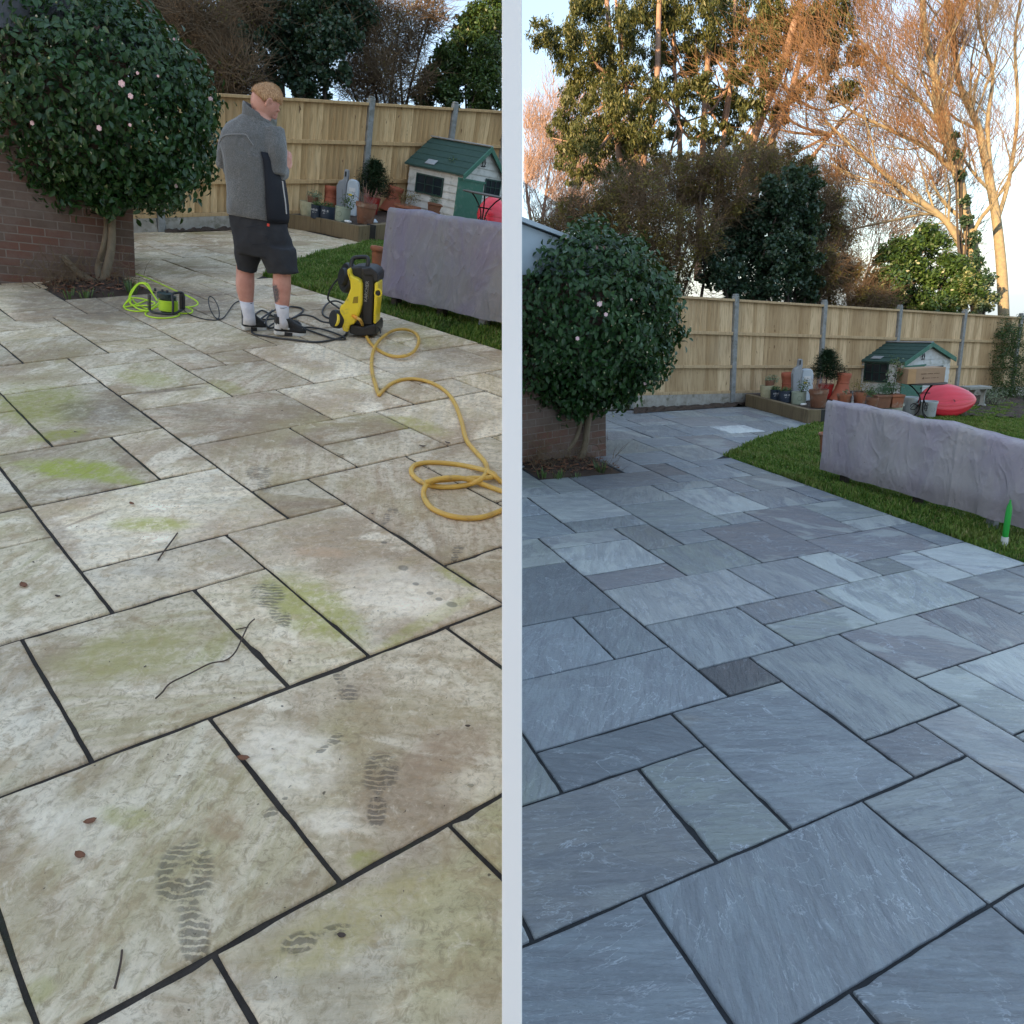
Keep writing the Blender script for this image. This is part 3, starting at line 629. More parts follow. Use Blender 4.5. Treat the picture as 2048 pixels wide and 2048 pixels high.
# ---------------------------------------------------------------- unseen houses added behind the viewer, sized to shade both gardens
REND = mat('house_brick', (.30, .16, .11), .9, (.22, .12, .09), 5, .5, .3, 30)
TILE = mat('roof_tile', (.14, .07, .05), .9, (.10, .05, .04), 9, .5, .4, 30)
def house(name, x0, x1, y0, y1, H, label):
    M = Matrix.Translation(((x0 + x1) / 2, (y0 + y1) / 2, 0)); t = thing(name, M, label, 'house'); W_, D_ = x1 - x0, y1 - y0
    mb = MB(); mb.box((0, 0, (H - 1.5) / 2 - 1), (W_, D_, H - 1.5 + 2)); obj('wall', mb, REND, t)
    mb = MB(); hh = H - 1.5
    mb.add([(-W_ / 2 - .3, -D_ / 2 - .3, hh), (W_ / 2 + .3, -D_ / 2 - .3, hh), (W_ / 2 + .3, D_ / 2 + .3, hh), (-W_ / 2 - .3, D_ / 2 + .3, hh), (-W_ / 2 - .3, 0, H), (W_ / 2 + .3, 0, H)], [(0, 1, 5, 4), (2, 3, 4, 5), (0, 4, 3), (1, 2, 5), (0, 3, 2, 1)]); obj('roof', mb, TILE, t)
    wn_ = MB(); fr_ = MB()
    for i in range(int(W_ / 3)):
        for z in (1.5, 4.2, 7.0, 9.8):
            if z + 1 > hh: continue
            x = -W_ / 2 + 1.5 + i * 3; wn_.box((x, D_ / 2 + .01, z), (1.2, .04, 1.1)); fr_.box((x, D_ / 2 + .02, z - .6), (1.4, .08, .08)); fr_.box((x, D_ / 2 + .035, z), (.06, .03, 1.1))
    w_ = obj('windows', wn_, mat('window_glass', (.03, .035, .04), .1), t); w_['kind'] = 'stuff'; f_ = obj('window_frames', fr_, WHITE_PAINT, t); f_['kind'] = 'stuff'
house('shade_house', -41.5, 6, -38, -29, 17.8, 'long brick house added unseen behind the viewer to shade both gardens')
house('tall_shade_house', -66, -41.8, -38, -29, 23.2, 'taller brick house added unseen behind the viewer to shade the left trees')
# ---------------------------------------------------------------- leaves and twigs
def rand_unit(n):
    v = rng.normal(size=(n, 3)); return v / np.linalg.norm(v, axis=1)[:, None]
def leaf_mesh(P, Nrm, size, ratio=.42, droop=None, fold=.12, six=False):
    """one small pointed leaf per point; P world positions, Nrm facing directions, size lengths"""
    n = len(P); t = rand_unit(n)
    if droop is not None: t = t * .75 + droop
    t = t - Nrm * (t * Nrm).sum(1)[:, None]; t /= np.linalg.norm(t, axis=1)[:, None] + 1e-9; s = np.cross(Nrm, t)
    L = size[:, None]; Wd = L * ratio
    base = P - t * L * .5; tip = P + t * L * .5 - Nrm * L * .10
    if not six:
        V = np.stack([base, P + s * Wd * .5 + Nrm * L * fold * .5, tip, P - s * Wd * .5 + Nrm * L * fold * .5], 1).reshape(-1, 3)
        return V, np.arange(n)[:, None] * 4 + np.array([[0, 1, 2, 3]])
    a, b = P - t * L * .14, P + t * L * .2
    V = np.stack([base, a + s * Wd * .5 + Nrm * L * fold, b + s * Wd * .42 + Nrm * L * fold * .8, tip, b - s * Wd * .42 + Nrm * L * fold * .8, a - s * Wd * .5 + Nrm * L * fold, a, b], 1).reshape(-1, 3)
    i = np.arange(n)[:, None] * 8
    Fa = np.concatenate([i + [0, 1, 6, 6], i + [6, 1, 2, 7], i + [7, 2, 3, 3], i + [0, 6, 5, 5], i + [6, 7, 4, 5], i + [7, 3, 4, 4]], 0)
    Fa4 = np.concatenate([i + [6, 1, 2, 7], i + [5, 6, 7, 4]], 0); Fa3 = np.concatenate([i + [0, 1, 6], i + [7, 2, 3], i + [0, 6, 5], i + [7, 3, 4]], 0)
    T = np.concatenate([Fa4[:, [0, 1, 2]], Fa4[:, [0, 2, 3]], Fa3], 0)
    return V, T
def side_ok(P, side):
    px, py, z = proj_np(P)
    return (px < 1003) if side == 'left' else (px > 1045)
def leaf_cloud(name, clumps, n, size, m, side, parent, ratio=.42, droop=None, power=.45, lumps=22, squash=1.0, up=.35, seed=1, inner=.0):
    """clumps: (world centre, radius); leaves gather in small sprays on the clumps' outer shells"""
    C_ = np.array([c for c, r in clumps]); R_ = np.array([r for c, r in clumps]); wts = R_ ** 2; wts = wts / wts.sum()
    k = rng.choice(len(clumps), n, p=wts)
    nl = lumps
    dirs = rand_unit(nl * len(clumps)).reshape(len(clumps), nl, 3); rr = rng.uniform(.45, 1.0, (len(clumps), nl))
    q = rng.integers(0, nl, n)
    sp = dirs[k, q] * (rr[k, q] * R_[k])[:, None]
    P = C_[k] + sp + rand_unit(n) * (R_[k] * .34 * rng.uniform(0, 1, n) ** power)[:, None]
    nr = rand_unit(n) + sp / (R_[k][:, None] + 1e-6) * .5 + np.array([0, 0, up]); nr /= np.linalg.norm(nr, axis=1)[:, None]
    ok = side_ok(P, side); P, nr = P[ok], nr[ok]
    sz = rng.uniform(.6, 1.25, len(P)) * size
    V, Fa = leaf_mesh(P, nr, sz, ratio, droop)
    return fast(name, V, Fa, m, parent)
def twig_cloud(name, starts, m, side, parent, n, L, r0, curl=.5, seg=5, up=(0, 0, .4), sides=3, spread=1.0, base=None):
    """n thin curved twigs starting at random places in the clumps"""
    C_ = np.array([c for c, r in starts]); R_ = np.array([r for c, r in starts]); wts = R_ ** 2; wts = wts / wts.sum()
    k = rng.choice(len(starts), n, p=wts); P = C_[k] + rand_unit(n) * (R_[k] * rng.uniform(0, 1, n) ** .4 * .9)[:, None]
    d = rand_unit(n) * spread + np.array(up); 
    if base is not None: d = d + (P - np.array(base)) / (np.linalg.norm(P - np.array(base), axis=1)[:, None] + 1e-6) * 1.2
    d /= np.linalg.norm(d, axis=1)[:, None]
    l = rng.uniform(.4, 1.0, n) * L / seg
    ok = side_ok(P, side); P, d, l = P[ok], d[ok], l[ok]; n = len(P)
    rings = []; prev = np.cross(d, rand_unit(n)); prev /= np.linalg.norm(prev, axis=1)[:, None] + 1e-9
    for s in range(seg + 1):
        rad = r0 * (1 - s / (seg + .6)); b = np.cross(d, prev); b /= np.linalg.norm(b, axis=1)[:, None] + 1e-9; a = np.cross(b, d)
        rings.append(np.stack([P + (a * math.cos(2 * PI * q / sides) + b * math.sin(2 * PI * q / sides)) * rad for q in range(sides)], 1))
        P = P + d * l[:, None]; d = d + rand_unit(n) * curl * .5; d /= np.linalg.norm(d, axis=1)[:, None]
    V = np.stack(rings, 1); N_ = (seg + 1) * sides; V = V.reshape(-1, 3); i = np.arange(n)[:, None] * N_
    keep = None; Fa = []
    for s in range(seg):
        for q in range(sides): Fa.append(i + [s * sides + q, s * sides + (q + 1) % sides, (s + 1) * sides + (q + 1) % sides, (s + 1) * sides + q])
    Fa = np.concatenate(Fa, 0)
    px, _, _ = proj_np(V); bad = (px > 1003) if side == 'left' else (px < 1045)
    Fa = Fa[~bad[Fa].any(1)]
    return fast(name, V, Fa, m, parent)
def branch_tree(mb, p, d, L, r, depth, rnd, side, up=.12, spread=.55, kids=(2, 3), minr=.004, shrink=.72, bend=.18, lean=None, out=None, straight=.0):
    """recursive bare branching"""
    path = [Vector(p)]; rad = [r]; d = Vector(d).normalized(); n = 5
    for i in range(n):
        d = (d + Vector([rnd.gauss(0, bend) for _ in range(3)]) * .6 + Vector((0, 0, up)) + (Vector(lean) if lean else Vector())).normalized()
        path.append(path[-1] + d * L / n); rad.append(r * (1 - .4 * (i + 1) / n))
    q = project(path[-1])
    if (side == 'left' and q[0] > 1003) or (side == 'right' and q[0] < 1048): return
    mb.tube(path, rad, n=7 if r > .04 else (5 if r > .015 else 3), cap=False)
    if out is not None: out.append((path[-1], r))
    if depth == 0: return
    for c in range(rnd.randint(*kids)):
        t = rnd.uniform(.35, 1.0) if c else 1.0; i = min(n, max(1, int(t * n))); a = Vector([rnd.gauss(0, 1) for _ in range(3)]); a = (a - d * a.dot(d)).normalized()
        sp = spread * (rnd.uniform(.5, 1.1) if c else .35)
        branch_tree(mb, path[i], (d + a * sp), L * shrink * rnd.uniform(.8, 1.15), rad[i] * (.75 if c == 0 else .55), depth - 1, rnd, side, up, spread, kids, minr, shrink, bend, None, out)
def PD(px, py, D): return CAM + ray(px, py) * D            # the place D metres deep seen at a pixel

# ---------------------------------------------------------------- camellias
CAM_LEAF = leafmat('camellia_leaves', (.010, .045, .012), (.036, .092, .022), .36, .10, .45)
BARK = mat('camellia_bark', (.23, .18, .12), .9, (.15, .12, .08), 14, .5, .5, 60, stretch=(1, 1, .4), dirt=(.10, .12, .05))
PETAL = mat('pink_petals', (.78, .45, .47), .6, (.86, .66, .66), 30, .6)
BUD = leafmat('flower_buds', (.32, .38, .14), (.62, .48, .36), .6, 0)
def camellia(G, side, ctr, rx, ry, foot, limbs, flowers, word):
    B = G.at(*foot); D = project(B)[2] - (.15 if side == 'left' else .2); O = PD(ctr[0], ctr[1], D); R = rx * D / F; Rz = ry * D / F
    t = thing('camellia_shrub', G.M(B), word, 'shrub')
    iM = np.linalg.inv(np.array(G.M(B)))
    loc_ = lambda P: P @ iM[:3, :3].T + iM[:3, 3]
    n = 19000
    d = rand_unit(n); lump = 1 + .07 * np.sin(d[:, 0] * 9 + 1) * np.sin(d[:, 2] * 8) + .05 * np.sin(d[:, 1] * 17 + d[:, 2] * 13)
    bot = np.clip(-d @ G.u, 0, 1)                                        # ragged underside
    rad = rng.uniform(.42, 1.0, n) ** .38 * lump
    rad += (rng.uniform(0, 1, n) < .09) * rng.uniform(0, .15, n)
    X, Y, Z = G.basis()
    dl = np.c_[d @ X, d @ Y, d @ Z]
    P = O + (np.outer(dl[:, 0] * R, X) + np.outer(dl[:, 1] * R, Y) + np.outer(dl[:, 2] * Rz, Z)) * rad[:, None]
    for (lx, ly, lr, ln) in limbs['skirts']:                              # hanging sprays below the ball
        c = PD(lx, ly, D - .1); k = int(ln); r3 = lr * D / F; P = np.concatenate([P, c + rand_unit(k) * (rng.uniform(0, 1, k) ** .5 * r3)[:, None]])
    dd = P - O; dd /= np.linalg.norm(dd, axis=1)[:, None]
    nr = dd * .8 + rand_unit(len(P)) * .75 + G.u * .35; nr /= np.linalg.norm(nr, axis=1)[:, None]
    ok = side_ok(P, side); P, nr = P[ok], nr[ok]
    V, T = leaf_mesh(P, nr, rng.uniform(.050, .092, len(P)), .5, -G.u * .8, .10, six=True)
    o = fast('leaves', loc_(V), T, CAM_LEAF, t, smooth=True)
    # buds
    k = rng.choice(len(P), 500); V2, T2 = [], []
    ico = np.array([[0, 0, 1], [1, 0, 0], [0, 1, 0], [-1, 0, 0], [0, -1, 0], [0, 0, -1.]]); fi = np.array([[0, 1, 2], [0, 2, 3], [0, 3, 4], [0, 4, 1], [5, 2, 1], [5, 3, 2], [5, 4, 3], [5, 1, 4]])
    Pb = P[k] + nr[k] * .03; V2 = (Pb[:, None, :] + ico[None] * rng.uniform(.006, .011, (500, 1, 1)) * np.array([1, 1, 1.3])).reshape(-1, 3); T2 = (np.arange(500)[:, None, None] * 6 + fi[None]).reshape(-1, 3)
    o = fast('buds', loc_(V2), T2, BUD, t, smooth=True); o['kind'] = 'stuff'
    for i, (fx, fy, fs) in enumerate(flowers):
        mb = MB(); dxy = ((fx - ctr[0]) / rx, (fy - ctr[1]) / ry); f = math.sqrt(max(0.02, 1 - dxy[0] ** 2 - dxy[1] ** 2)) * R * 1.04
        c = Vector(loc_(PD(fx, fy, D - f)[None])[0]); rr = random.Random(i)
        fs *= .62
        for ring, (k_, tilt, L_) in enumerate(((6, .5, .9), (5, 1.0, .7))):
            for q in range(k_):
                a = 2 * PI * (q + .5 * ring) / k_ + rr.uniform(-.2, .2); e = Matrix.Rotation(a, 3, 'Y') @ Matrix.Rotation(-.5 + tilt * .5, 3, 'X')
                pts = [(0, 0, 0), (-.4, -.1, .45), (-.3, -.15, .9), (0, -.2, 1.0), (.3, -.15, .9), (.4, -.1, .45)]
                mb.add([c + (e @ Vector(p)) * fs * L_ for p in pts], [(0, 1, 2, 3), (0, 3, 4, 5)])
        obj('flower', mb, PETAL, t)
    for pts, r0, r1 in limbs['stems']:
        path = [Vector(loc_(PD(x, y, D_ if D_ else D)[None])[0]) for x, y, D_ in pts]
        path = smooth_path(path, 5)
        mb = MB(); mb.tube(path, [r0 + (r1 - r0) * i / (len(path) - 1) for i in range(len(path))], 10); obj('stem', mb, BARK, t, smooth='all')
    return t
def smooth_path(P, k=6, closed=False):
    P = [Vector(p) for p in P]; out = []; n = len(P)
    for i in range(n if closed else n - 1):
        if closed: p0, p1, p2, p3 = P[i - 1], P[i], P[(i + 1) % n], P[(i + 2) % n]
        else: p0, p1, p2, p3 = P[max(i - 1, 0)], P[i], P[i + 1], P[min(i + 2, n - 1)]
        for j in range(k):
            t = j / k; out.append(.5 * ((2 * p1) + (p2 - p0) * t + (2 * p0 - 5 * p1 + 4 * p2 - p3) * t * t + (3 * p1 - p0 - 3 * p2 + p3) * t ** 3))
    if not closed: out.append(P[-1])
    return out
Df = project(GL.at(206, 567))[2]
camellia(GL, 'left', (212, 212), 212, 205, (206, 567), {
    'skirts': [(215, 395, 38, 300), (270, 375, 36, 200), (330, 385, 34, 200), (110, 375, 50, 350), (60, 360, 50, 300), (360, 355, 30, 160), (415, 262, 22, 40), (222, 425, 16, 40), (160, 360, 36, 180)],
    'stems': [([(204, 572, Df), (180, 560, Df), (150, 540, Df), (122, 500, Df), (112, 440, Df), (120, 380, Df - .1), (150, 300, Df)], .036, .024),
              ([(206, 572, Df), (212, 545, Df), (222, 500, Df), (224, 450, Df), (222, 395, Df), (215, 300, Df)], .042, .028),
              ([(200, 565, Df), (196, 535, Df + .1), (208, 490, Df), (213, 450, Df), (206, 400, Df), (180, 320, Df)], .030, .022)]},
    [(243, 167, .05), (261, 192, .04), (192, 52, .055), (63, 82, .03), (64, 246, .035), (198, 256, .04), (421, 198, .04), (316, 152, .02), (275, 146, .025), (352, 372, .035), (348, 78, .02), (260, 250, .025)],
    'big round glossy dark green camellia with pink flowers beside the dirty patio')
Dr = project(GR.at(1152, 921))[2]
camellia(GR, 'right', (1168, 643), 190, 180, (1152, 921), {
    'skirts': [(1150, 800, 38, 380), (1080, 780, 45, 300), (1235, 775, 40, 220), (1290, 752, 32, 150), (1190, 810, 26, 140), (1160, 835, 14, 60), (1362, 668, 18, 40), (1240, 795, 14, 40), (1120, 770, 50, 300)],
    'stems': [([(1143, 922, Dr), (1120, 905, Dr), (1090, 880, Dr), (1068, 840, Dr), (1064, 790, Dr), (1080, 730, Dr)], .036, .024),
              ([(1155, 925, Dr), (1168, 900, Dr), (1174, 860, Dr), (1176, 820, Dr), (1165, 740, Dr)], .042, .028),
              ([(1130, 905, Dr), (1150, 880, Dr), (1160, 850, Dr), (1162, 820, Dr), (1150, 760, Dr)], .030, .022)]},
    [(1199, 608, .045), (1212, 629, .035), (1159, 516, .045), (1110, 476, .05), (1155, 677, .035), (1193, 495, .035), (1208, 495, .03), (1353, 629, .035), (1263, 599, .02), (1290, 767, .03), (1226, 594, .025), (1118, 485, .03)],
    'big round glossy dark green camellia with pink flowers beside the clean patio')

# ---------------------------------------------------------------- trees and bushes beyond the fences
EUC = leafmat('eucalyptus_leaves', (.045, .065, .022), (.13, .135, .045), .5, .2, .4, 1.5)
EUCB = mat('eucalyptus_bark', (.34, .22, .15), .85, (.20, .13, .10), 6, .6, .3, 30, stretch=(2, 2, .3))
GOLDB = mat('lichen_bark', (.30, .25, .14), .9, (.17, .15, .11), 9, .6, .4, 40)
TWIGB = mat('brown_twigs', (.20, .135, .075), .9, (.12, .085, .05), 3, .6)
TWIGO = mat('rusty_twigs', (.22, .115, .05), .9, (.16, .10, .05), 3, .6)
TWIGG = mat('grey_gold_twigs', (.22, .17, .10), .9, (.16, .12, .08), 3, .6)
TWIGP = mat('pinkish_twigs', (.36, .25, .20), .9, (.27, .19, .15), 3, .6)
IVY = leafmat('ivy_leaves', (.012, .040, .022), (.035, .075, .038), .45, .1, .5)
LAUREL = leafmat('laurel_leaves', (.018, .05, .014), (.06, .115, .025), .4, .15, .5)
OLIVE = leafmat('olive_leaves', (.075, .070, .020), (.24, .19, .05), .6, .2, .3)
VARI = leafmat('variegated_leaves', (.05, .10, .03), (.30, .33, .16), .45, .15, .5, 1.4)
DARKB = mat('dark_bark', (.07, .055, .045), .95, (.04, .035, .03), 7, .6, .4, 40)
def clp(L, D, jit=0.0):
    out = []
    for i, (x, y, r) in enumerate(L):
        d = D + jit * math.sin(i * 2.3); out.append((PD(x, y, d), r * d / F))
    return out
def trunk_px(name, pts, D, r0, r1, m, parent, n=10, k=5):
    path = smooth_path([PD(x, y, D + (dd[0] if dd else 0)) for x, y, *dd in pts], k); mb = MB()
    mb.tube(path, [r0 + (r1 - r0) * i / (len(path) - 1) for i in range(len(path))], n, cap=False); return obj(name, mb, m, parent, smooth='all')
def tree(name, G, basepx, D, label, cat, group=None):
    return thing(name, Matrix.Translation(tuple(G.atD(basepx[0], D))), label, cat, group)
def place(o_, parent):
    """meshes above are in world metres: give them the parent without moving them"""
    o_.parent = parent; o_.matrix_parent_inverse = parent.matrix_world.inverted(); return o_
def kids(parent, *objs):
    for o_ in objs: place(o_, parent)

# --- right garden: three eucalyptus trees
DE = 23.0
def euc(label, basex, trunks, clumps, D, n):
    t = tree('eucalyptus_tree', GR, (basex, 640), D, label, 'tree', 'tall eucalyptus trees beyond the fence of the clean garden')
    for pts, r0, r1 in trunks: kids(t, trunk_px('trunk', pts, D, r0, r1, EUCB, None))
    cl = clp(clumps, D, 1.2)
    kids(t, leaf_cloud('crown', cl, n, .155, EUC, 'right', None, .30, np.array([0, 0, -1.1]), lumps=22, power=.65))
    mb = MB(); rr = random.Random(len(clumps))
    tips = [Vector(p) for p, r in cl]
    for i, (p, r) in enumerate(cl):
        pts, _, _ = trunks[i % len(trunks)]; s = PD(pts[len(pts) // 2][0], pts[len(pts) // 2][1], D); e = Vector(p) + Vector((rr.gauss(0, .3), rr.gauss(0, .3), rr.gauss(0, .3)))
        if (Vector(s) - e).length > 3.6: continue
        mid = (Vector(s) + e) / 2 + Vector((rr.gauss(0, .3), 0, -.3)); mb.tube(smooth_path([s, mid, e], 4), [.05 - .004 * k_ for k_ in range(9)], 5, cap=False)
    kids(t, obj('limbs', mb, EUCB))
euc('tall eucalyptus leaning left, leftmost of three beyond the clean patio fence', 1255,
    [([(1262, 560), (1250, 480), (1246, 380), (1232, 250), (1225, 150), (1215, 20), (1205, -60)], .14, .07), ([(1285, 540), (1282, 420), (1290, 300), (1312, 180), (1318, 20), (1322, -60)], .13, .07), ([(1290, 420), (1270, 300), (1250, 160), (1238, 60), (1228, -40)], .08, .04)],
    [(1090, 65, 34), (1130, 90, 44), (1175, 60, 52), (1150, 130, 38), (1200, 130, 50), (1240, 60, 50), (1160, 190, 40), (1205, 215, 52), (1250, 150, 45), (1290, 70, 48), (1255, 240, 50), (1140, 235, 34), (1120, 270, 28), (1165, 290, 48), (1215, 300, 48), (1270, 305, 42), (1300, 200, 42), (1330, 130, 40), (1230, 355, 36), (1185, 345, 30), (1130, 320, 26), (1300, 270, 34), (1320, 320, 26), (1280, 10, 50), (1180, 0, 50), (1225, 385, 24), (1150, 360, 20)], DE, 40000)
euc('eucalyptus with upright reddish trunks, middle of three beyond the clean patio fence', 1400,
    [([(1395, 560), (1400, 440), (1404, 330), (1410, 200), (1420, 60), (1425, -60)], .13, .07), ([(1355, 520), (1362, 400), (1358, 250), (1348, 120), (1350, -20)], .10, .05), ([(1430, 480), (1445, 300), (1462, 160), (1470, 0)], .10, .05)],
    [(1340, 40, 45), (1370, 110, 40), (1400, 50, 50), (1420, 130, 50), (1450, 70, 50), (1390, 190, 40), (1440, 195, 46), (1350, 190, 30), (1480, 130, 46), (1465, 230, 36), (1400, 260, 30), (1345, 260, 26), (1500, 40, 50), (1380, -20, 55), (1450, -20, 55), (1440, 275, 30), (1375, 320, 26), (1425, 330, 34), (1390, 380, 30)], DE + 1, 33000)
euc('tall eucalyptus leaning right, rightmost of three beyond the clean patio fence', 1490,
    [([(1478, 520), (1480, 400), (1500, 300), (1530, 215), (1565, 130), (1590, 40), (1610, -40)], .17, .09), ([(1500, 500), (1512, 380), (1540, 290), (1580, 190), (1605, 100), (1640, 20)], .13, .06), ([(1560, 420), (1600, 350), (1660, 270), (1730, 200)], .08, .03)],
    [(1520, 90, 44), (1560, 60, 48), (1540, 150, 36), (1590, 110, 40), (1620, 60, 44), (1505, 220, 34), (1560, 230, 28), (1490, 290, 28), (1530, 300, 24), (1650, 130, 34), (1690, 180, 30), (1600, 180, 26), (1560, 0, 50), (1640, 0, 50), (1510, 370, 24), (1450, 330, 28), (1680, 60, 36), (1710, 110, 26)], DE - 1, 22000)

# --- the golden bare trees on the right
def bare(label, base, stems, D, m, tw, name='bare_tree', cat='tree', side='right', group=None, dep=4, n_tw=2600, seed=3, twl=.9, spread=.55, tr=.007):
    t = tree(name, GR, base, D, label, cat, group); rnd = random.Random(seed); tips = []
    for pts, r0, r1, kidsn in stems:
        path = smooth_path([PD(x, y, D + (dd[0] if dd else 0)) for x, y, *dd in pts], 6); mb = MB(); N_ = len(path)
        rads = [r0 + (r1 - r0) * i / (N_ - 1) for i in range(N_)]
        mb.tube(path, rads, 9, cap=False)
        for c in range(kidsn):
            i = int(N_ * rnd.uniform(.18, .98)); i = min(i, N_ - 2); d = (path[i + 1] - path[i]).normalized(); a = Vector([rnd.gauss(0, 1), rnd.gauss(0, .6), rnd.gauss(0, 1)]); a = (a - d * a.dot(d)).normalized()
            branch_tree(mb, path[i], d + a * rnd.uniform(.5, 1.0), rnd.uniform(1.0, 1.9), rads[i] * .42, dep - 1, rnd, side, .05, spread, (2, 3), out=tips)
        o_ = obj('trunk' if r0 > .08 else 'limb', mb, m, None, smooth='all'); kids(t, o_)
    if tips:
        cl = [(np.array(p), .35) for p, r in tips]; kids(t, twig_cloud('twigs', cl, tw, side, None, n_tw, twl, tr, .35, 5, (0, 0, .25), base=PD(base[0], base[1], D)))
    return t
bare('golden lichened bare tree with ivy at its foot beyond the clean patio fence', (1950, 600), [
    ([(1958, 640), (1945, 500), (1925, 400), (1912, 320), (1895, 250), (1870, 160), (1850, 60), (1840, -60)], .17, .07, 10),
    ([(1925, 400), (1905, 330), (1880, 250), (1868, 190), (1878, 100), (1920, 40), (1935, -40)], .09, .04, 9),
    ([(1930, 510), (1890, 440), (1820, 390), (1760, 340), (1700, 290), (1650, 240)], .10, .03, 12),
    ([(1935, 480), (1870, 430), (1790, 440), (1700, 460), (1640, 480)], .05, .02, 9),
    ([(1915, 350), (1860, 300), (1780, 260), (1700, 220), (1640, 170)], .07, .025, 12),
    ([(1880, 250), (1820, 180), (1760, 120), (1700, 60)], .06, .02, 12)], 21.0, GOLDB, TWIGO, n_tw=13500, seed=5)
bare('paler bare tree at the far right edge beyond the fence of the clean garden', (2005, 600), [
    ([(2008, 660), (2003, 540), (1990, 420), (1970, 320), (1955, 250), (1920, 170), (1905, 60), (1890, -40)], .16, .05, 12),
    ([(1985, 380), (1975, 250), (1985, 150), (1960, 60), (1950, -40)], .07, .03, 12),
    ([(1995, 440), (2020, 350), (2035, 220), (2030, 80), (2045, -20)], .07, .03, 12)], 22.0, GOLDB, TWIGG, n_tw=4500, seed=9)
bare('pinkish bare tree low at the left beyond the camellia of the clean garden', (1060, 520), [
    ([(1070, 560), (1080, 480), (1090, 400), (1100, 330)], .10, .03, 12), ([(1075, 520), (1060, 430), (1052, 360), (1060, 310)], .08, .03, 12), ([(1100, 520), (1140, 440), (1170, 390)], .07, .02, 10), ([(1170, 540), (1190, 470), (1230, 420)], .06, .02, 8)], 30.0, TWIGP, TWIGP, n_tw=6500, seed=12, twl=1.3, tr=.011)
bare('pale bare tree low beyond the fence between the ivy bush and the laurel', (1720, 560), [
    ([(1720, 640), (1730, 560), (1760, 510), (1790, 480)], .08, .02, 10), ([(1700, 640), (1690, 560), (1660, 500), (1650, 450)], .08, .02, 10), ([(1740, 640), (1800, 560), (1850, 500)], .06, .02, 8)], 26.0, TWIGP, TWIGO, n_tw=3500, seed=21, twl=1.1, tr=.010)
# --- bushes
def bush(name, label, cl, D, n, size, m, side='right', tw=None, ntw=0, jit=.5, ratio=.55, twl=.8, droop=None, group=None, cat='bush', bark=None, lumps=26, tr=.006):
    x0 = sum(c[0] for c in cl) / len(cl); y0 = max(c[1] + c[2] for c in cl)
    G = GL if side == 'left' else GR; b0 = G.atD(x0, D + .3); t = thing(name, Matrix.Translation(tuple(b0)), label, cat, group); C_ = clp(cl, D, jit)
    kids(t, leaf_cloud('foliage', C_, n, size, m, side, None, ratio, droop, lumps=lumps))
    if tw: kids(t, twig_cloud('twigs', C_, tw, side, None, ntw, twl, tr, .45, 5, (0, 0, .35)))
    mb = MB(); rr = random.Random(n)
    for p, r in C_[::2]:
        b = Vector(b0) + Vector((rr.uniform(-.6, .6), rr.uniform(-.2, .4), 0)); p = Vector(p); mb.tube(smooth_path([b, (b + p) / 2 + Vector((rr.gauss(0, .2), 0, 0)), p], 4), [.05 - .004 * k_ for k_ in range(9)], 5, cap=False)
    kids(t, obj('branches', mb, bark or DARKB)); return t
bush('scrub_tree', 'tangled brown olive scrub lit golden at the top, beyond the left part of the fence', [(1180, 440, 60), (1230, 480, 62), (1290, 430, 62), (1340, 400, 66), (1290, 510, 62), (1350, 490, 62), (1400, 400, 60), (1440, 350, 52), (1395, 350, 44), (1340, 345, 36), (1260, 560, 60), (1330, 570, 60), (1200, 540, 50), (1400, 470, 48), (1480, 330, 38), (1140, 420, 36), (1290, 370, 40), (1530, 330, 36), (1240, 400, 50), (1460, 400, 50), (1100, 470, 40)], 15.6, 26000, .075, OLIVE, tw=TWIGB, ntw=9000, jit=.8, cat='tree', ratio=.4)
bush('ivy_bush', 'rounded dark ivy clad bush hanging over the fence of the clean garden', [(1430, 490, 46), (1480, 470, 50), (1440, 550, 44), (1500, 540, 50), (1540, 470, 50), (1550, 560, 46), (1590, 430, 50), (1600, 520, 44), (1480, 590, 30), (1520, 605, 24), (1570, 380, 46), (1610, 370, 32), (1620, 450, 34), (1540, 400, 34), (1460, 440, 40), (1500, 430, 44), (1570, 500, 50), (1600, 580, 40)], 15.9, 34000, .085, IVY, jit=.5, ratio=.8)
bush('gold_tipped_shrub', 'narrow shrub with golden tipped top rising above the ivy bush', [(1560, 340, 34), (1600, 345, 34), (1540, 370, 30), (1585, 300, 20), (1620, 360, 22), (1510, 350, 30), (1540, 320, 24)], 17.4, 5000, .07, OLIVE, tw=TWIGO, ntw=900, jit=.3)
bush('brown_scrub', 'brown twiggy scrub right of the ivy bush beyond the fence', [(1650, 420, 40), (1670, 480, 40), (1640, 540, 46), (1690, 550, 40), (1640, 600, 40), (1720, 600, 34), (1620, 480, 30), (1760, 610, 30)], 17.0, 8000, .07, OLIVE, tw=TWIGB, ntw=5000, jit=.5)
bush('laurel_bush', 'wide green laurel with sunlit upper leaves beyond the playhouse', [(1800, 520, 42), (1850, 500, 44), (1770, 570, 44), (1830, 570, 48), (1890, 550, 44), (1740, 610, 28), (1800, 610, 34), (1870, 610, 38), (1920, 590, 34), (1850, 470, 24), (1930, 560, 26)], 18.3, 24000, .115, LAUREL, jit=.5, ratio=.45)
bush('variegated_bush', 'cream and green variegated bush at the foot of the golden bare tree', [(1920, 595, 20), (1950, 585, 22), (1935, 560, 18), (1970, 605, 20), (1900, 612, 16), (1945, 612, 20), (1940, 535, 10)], 18.0, 4500, .07, VARI, jit=.2, ratio=.7)
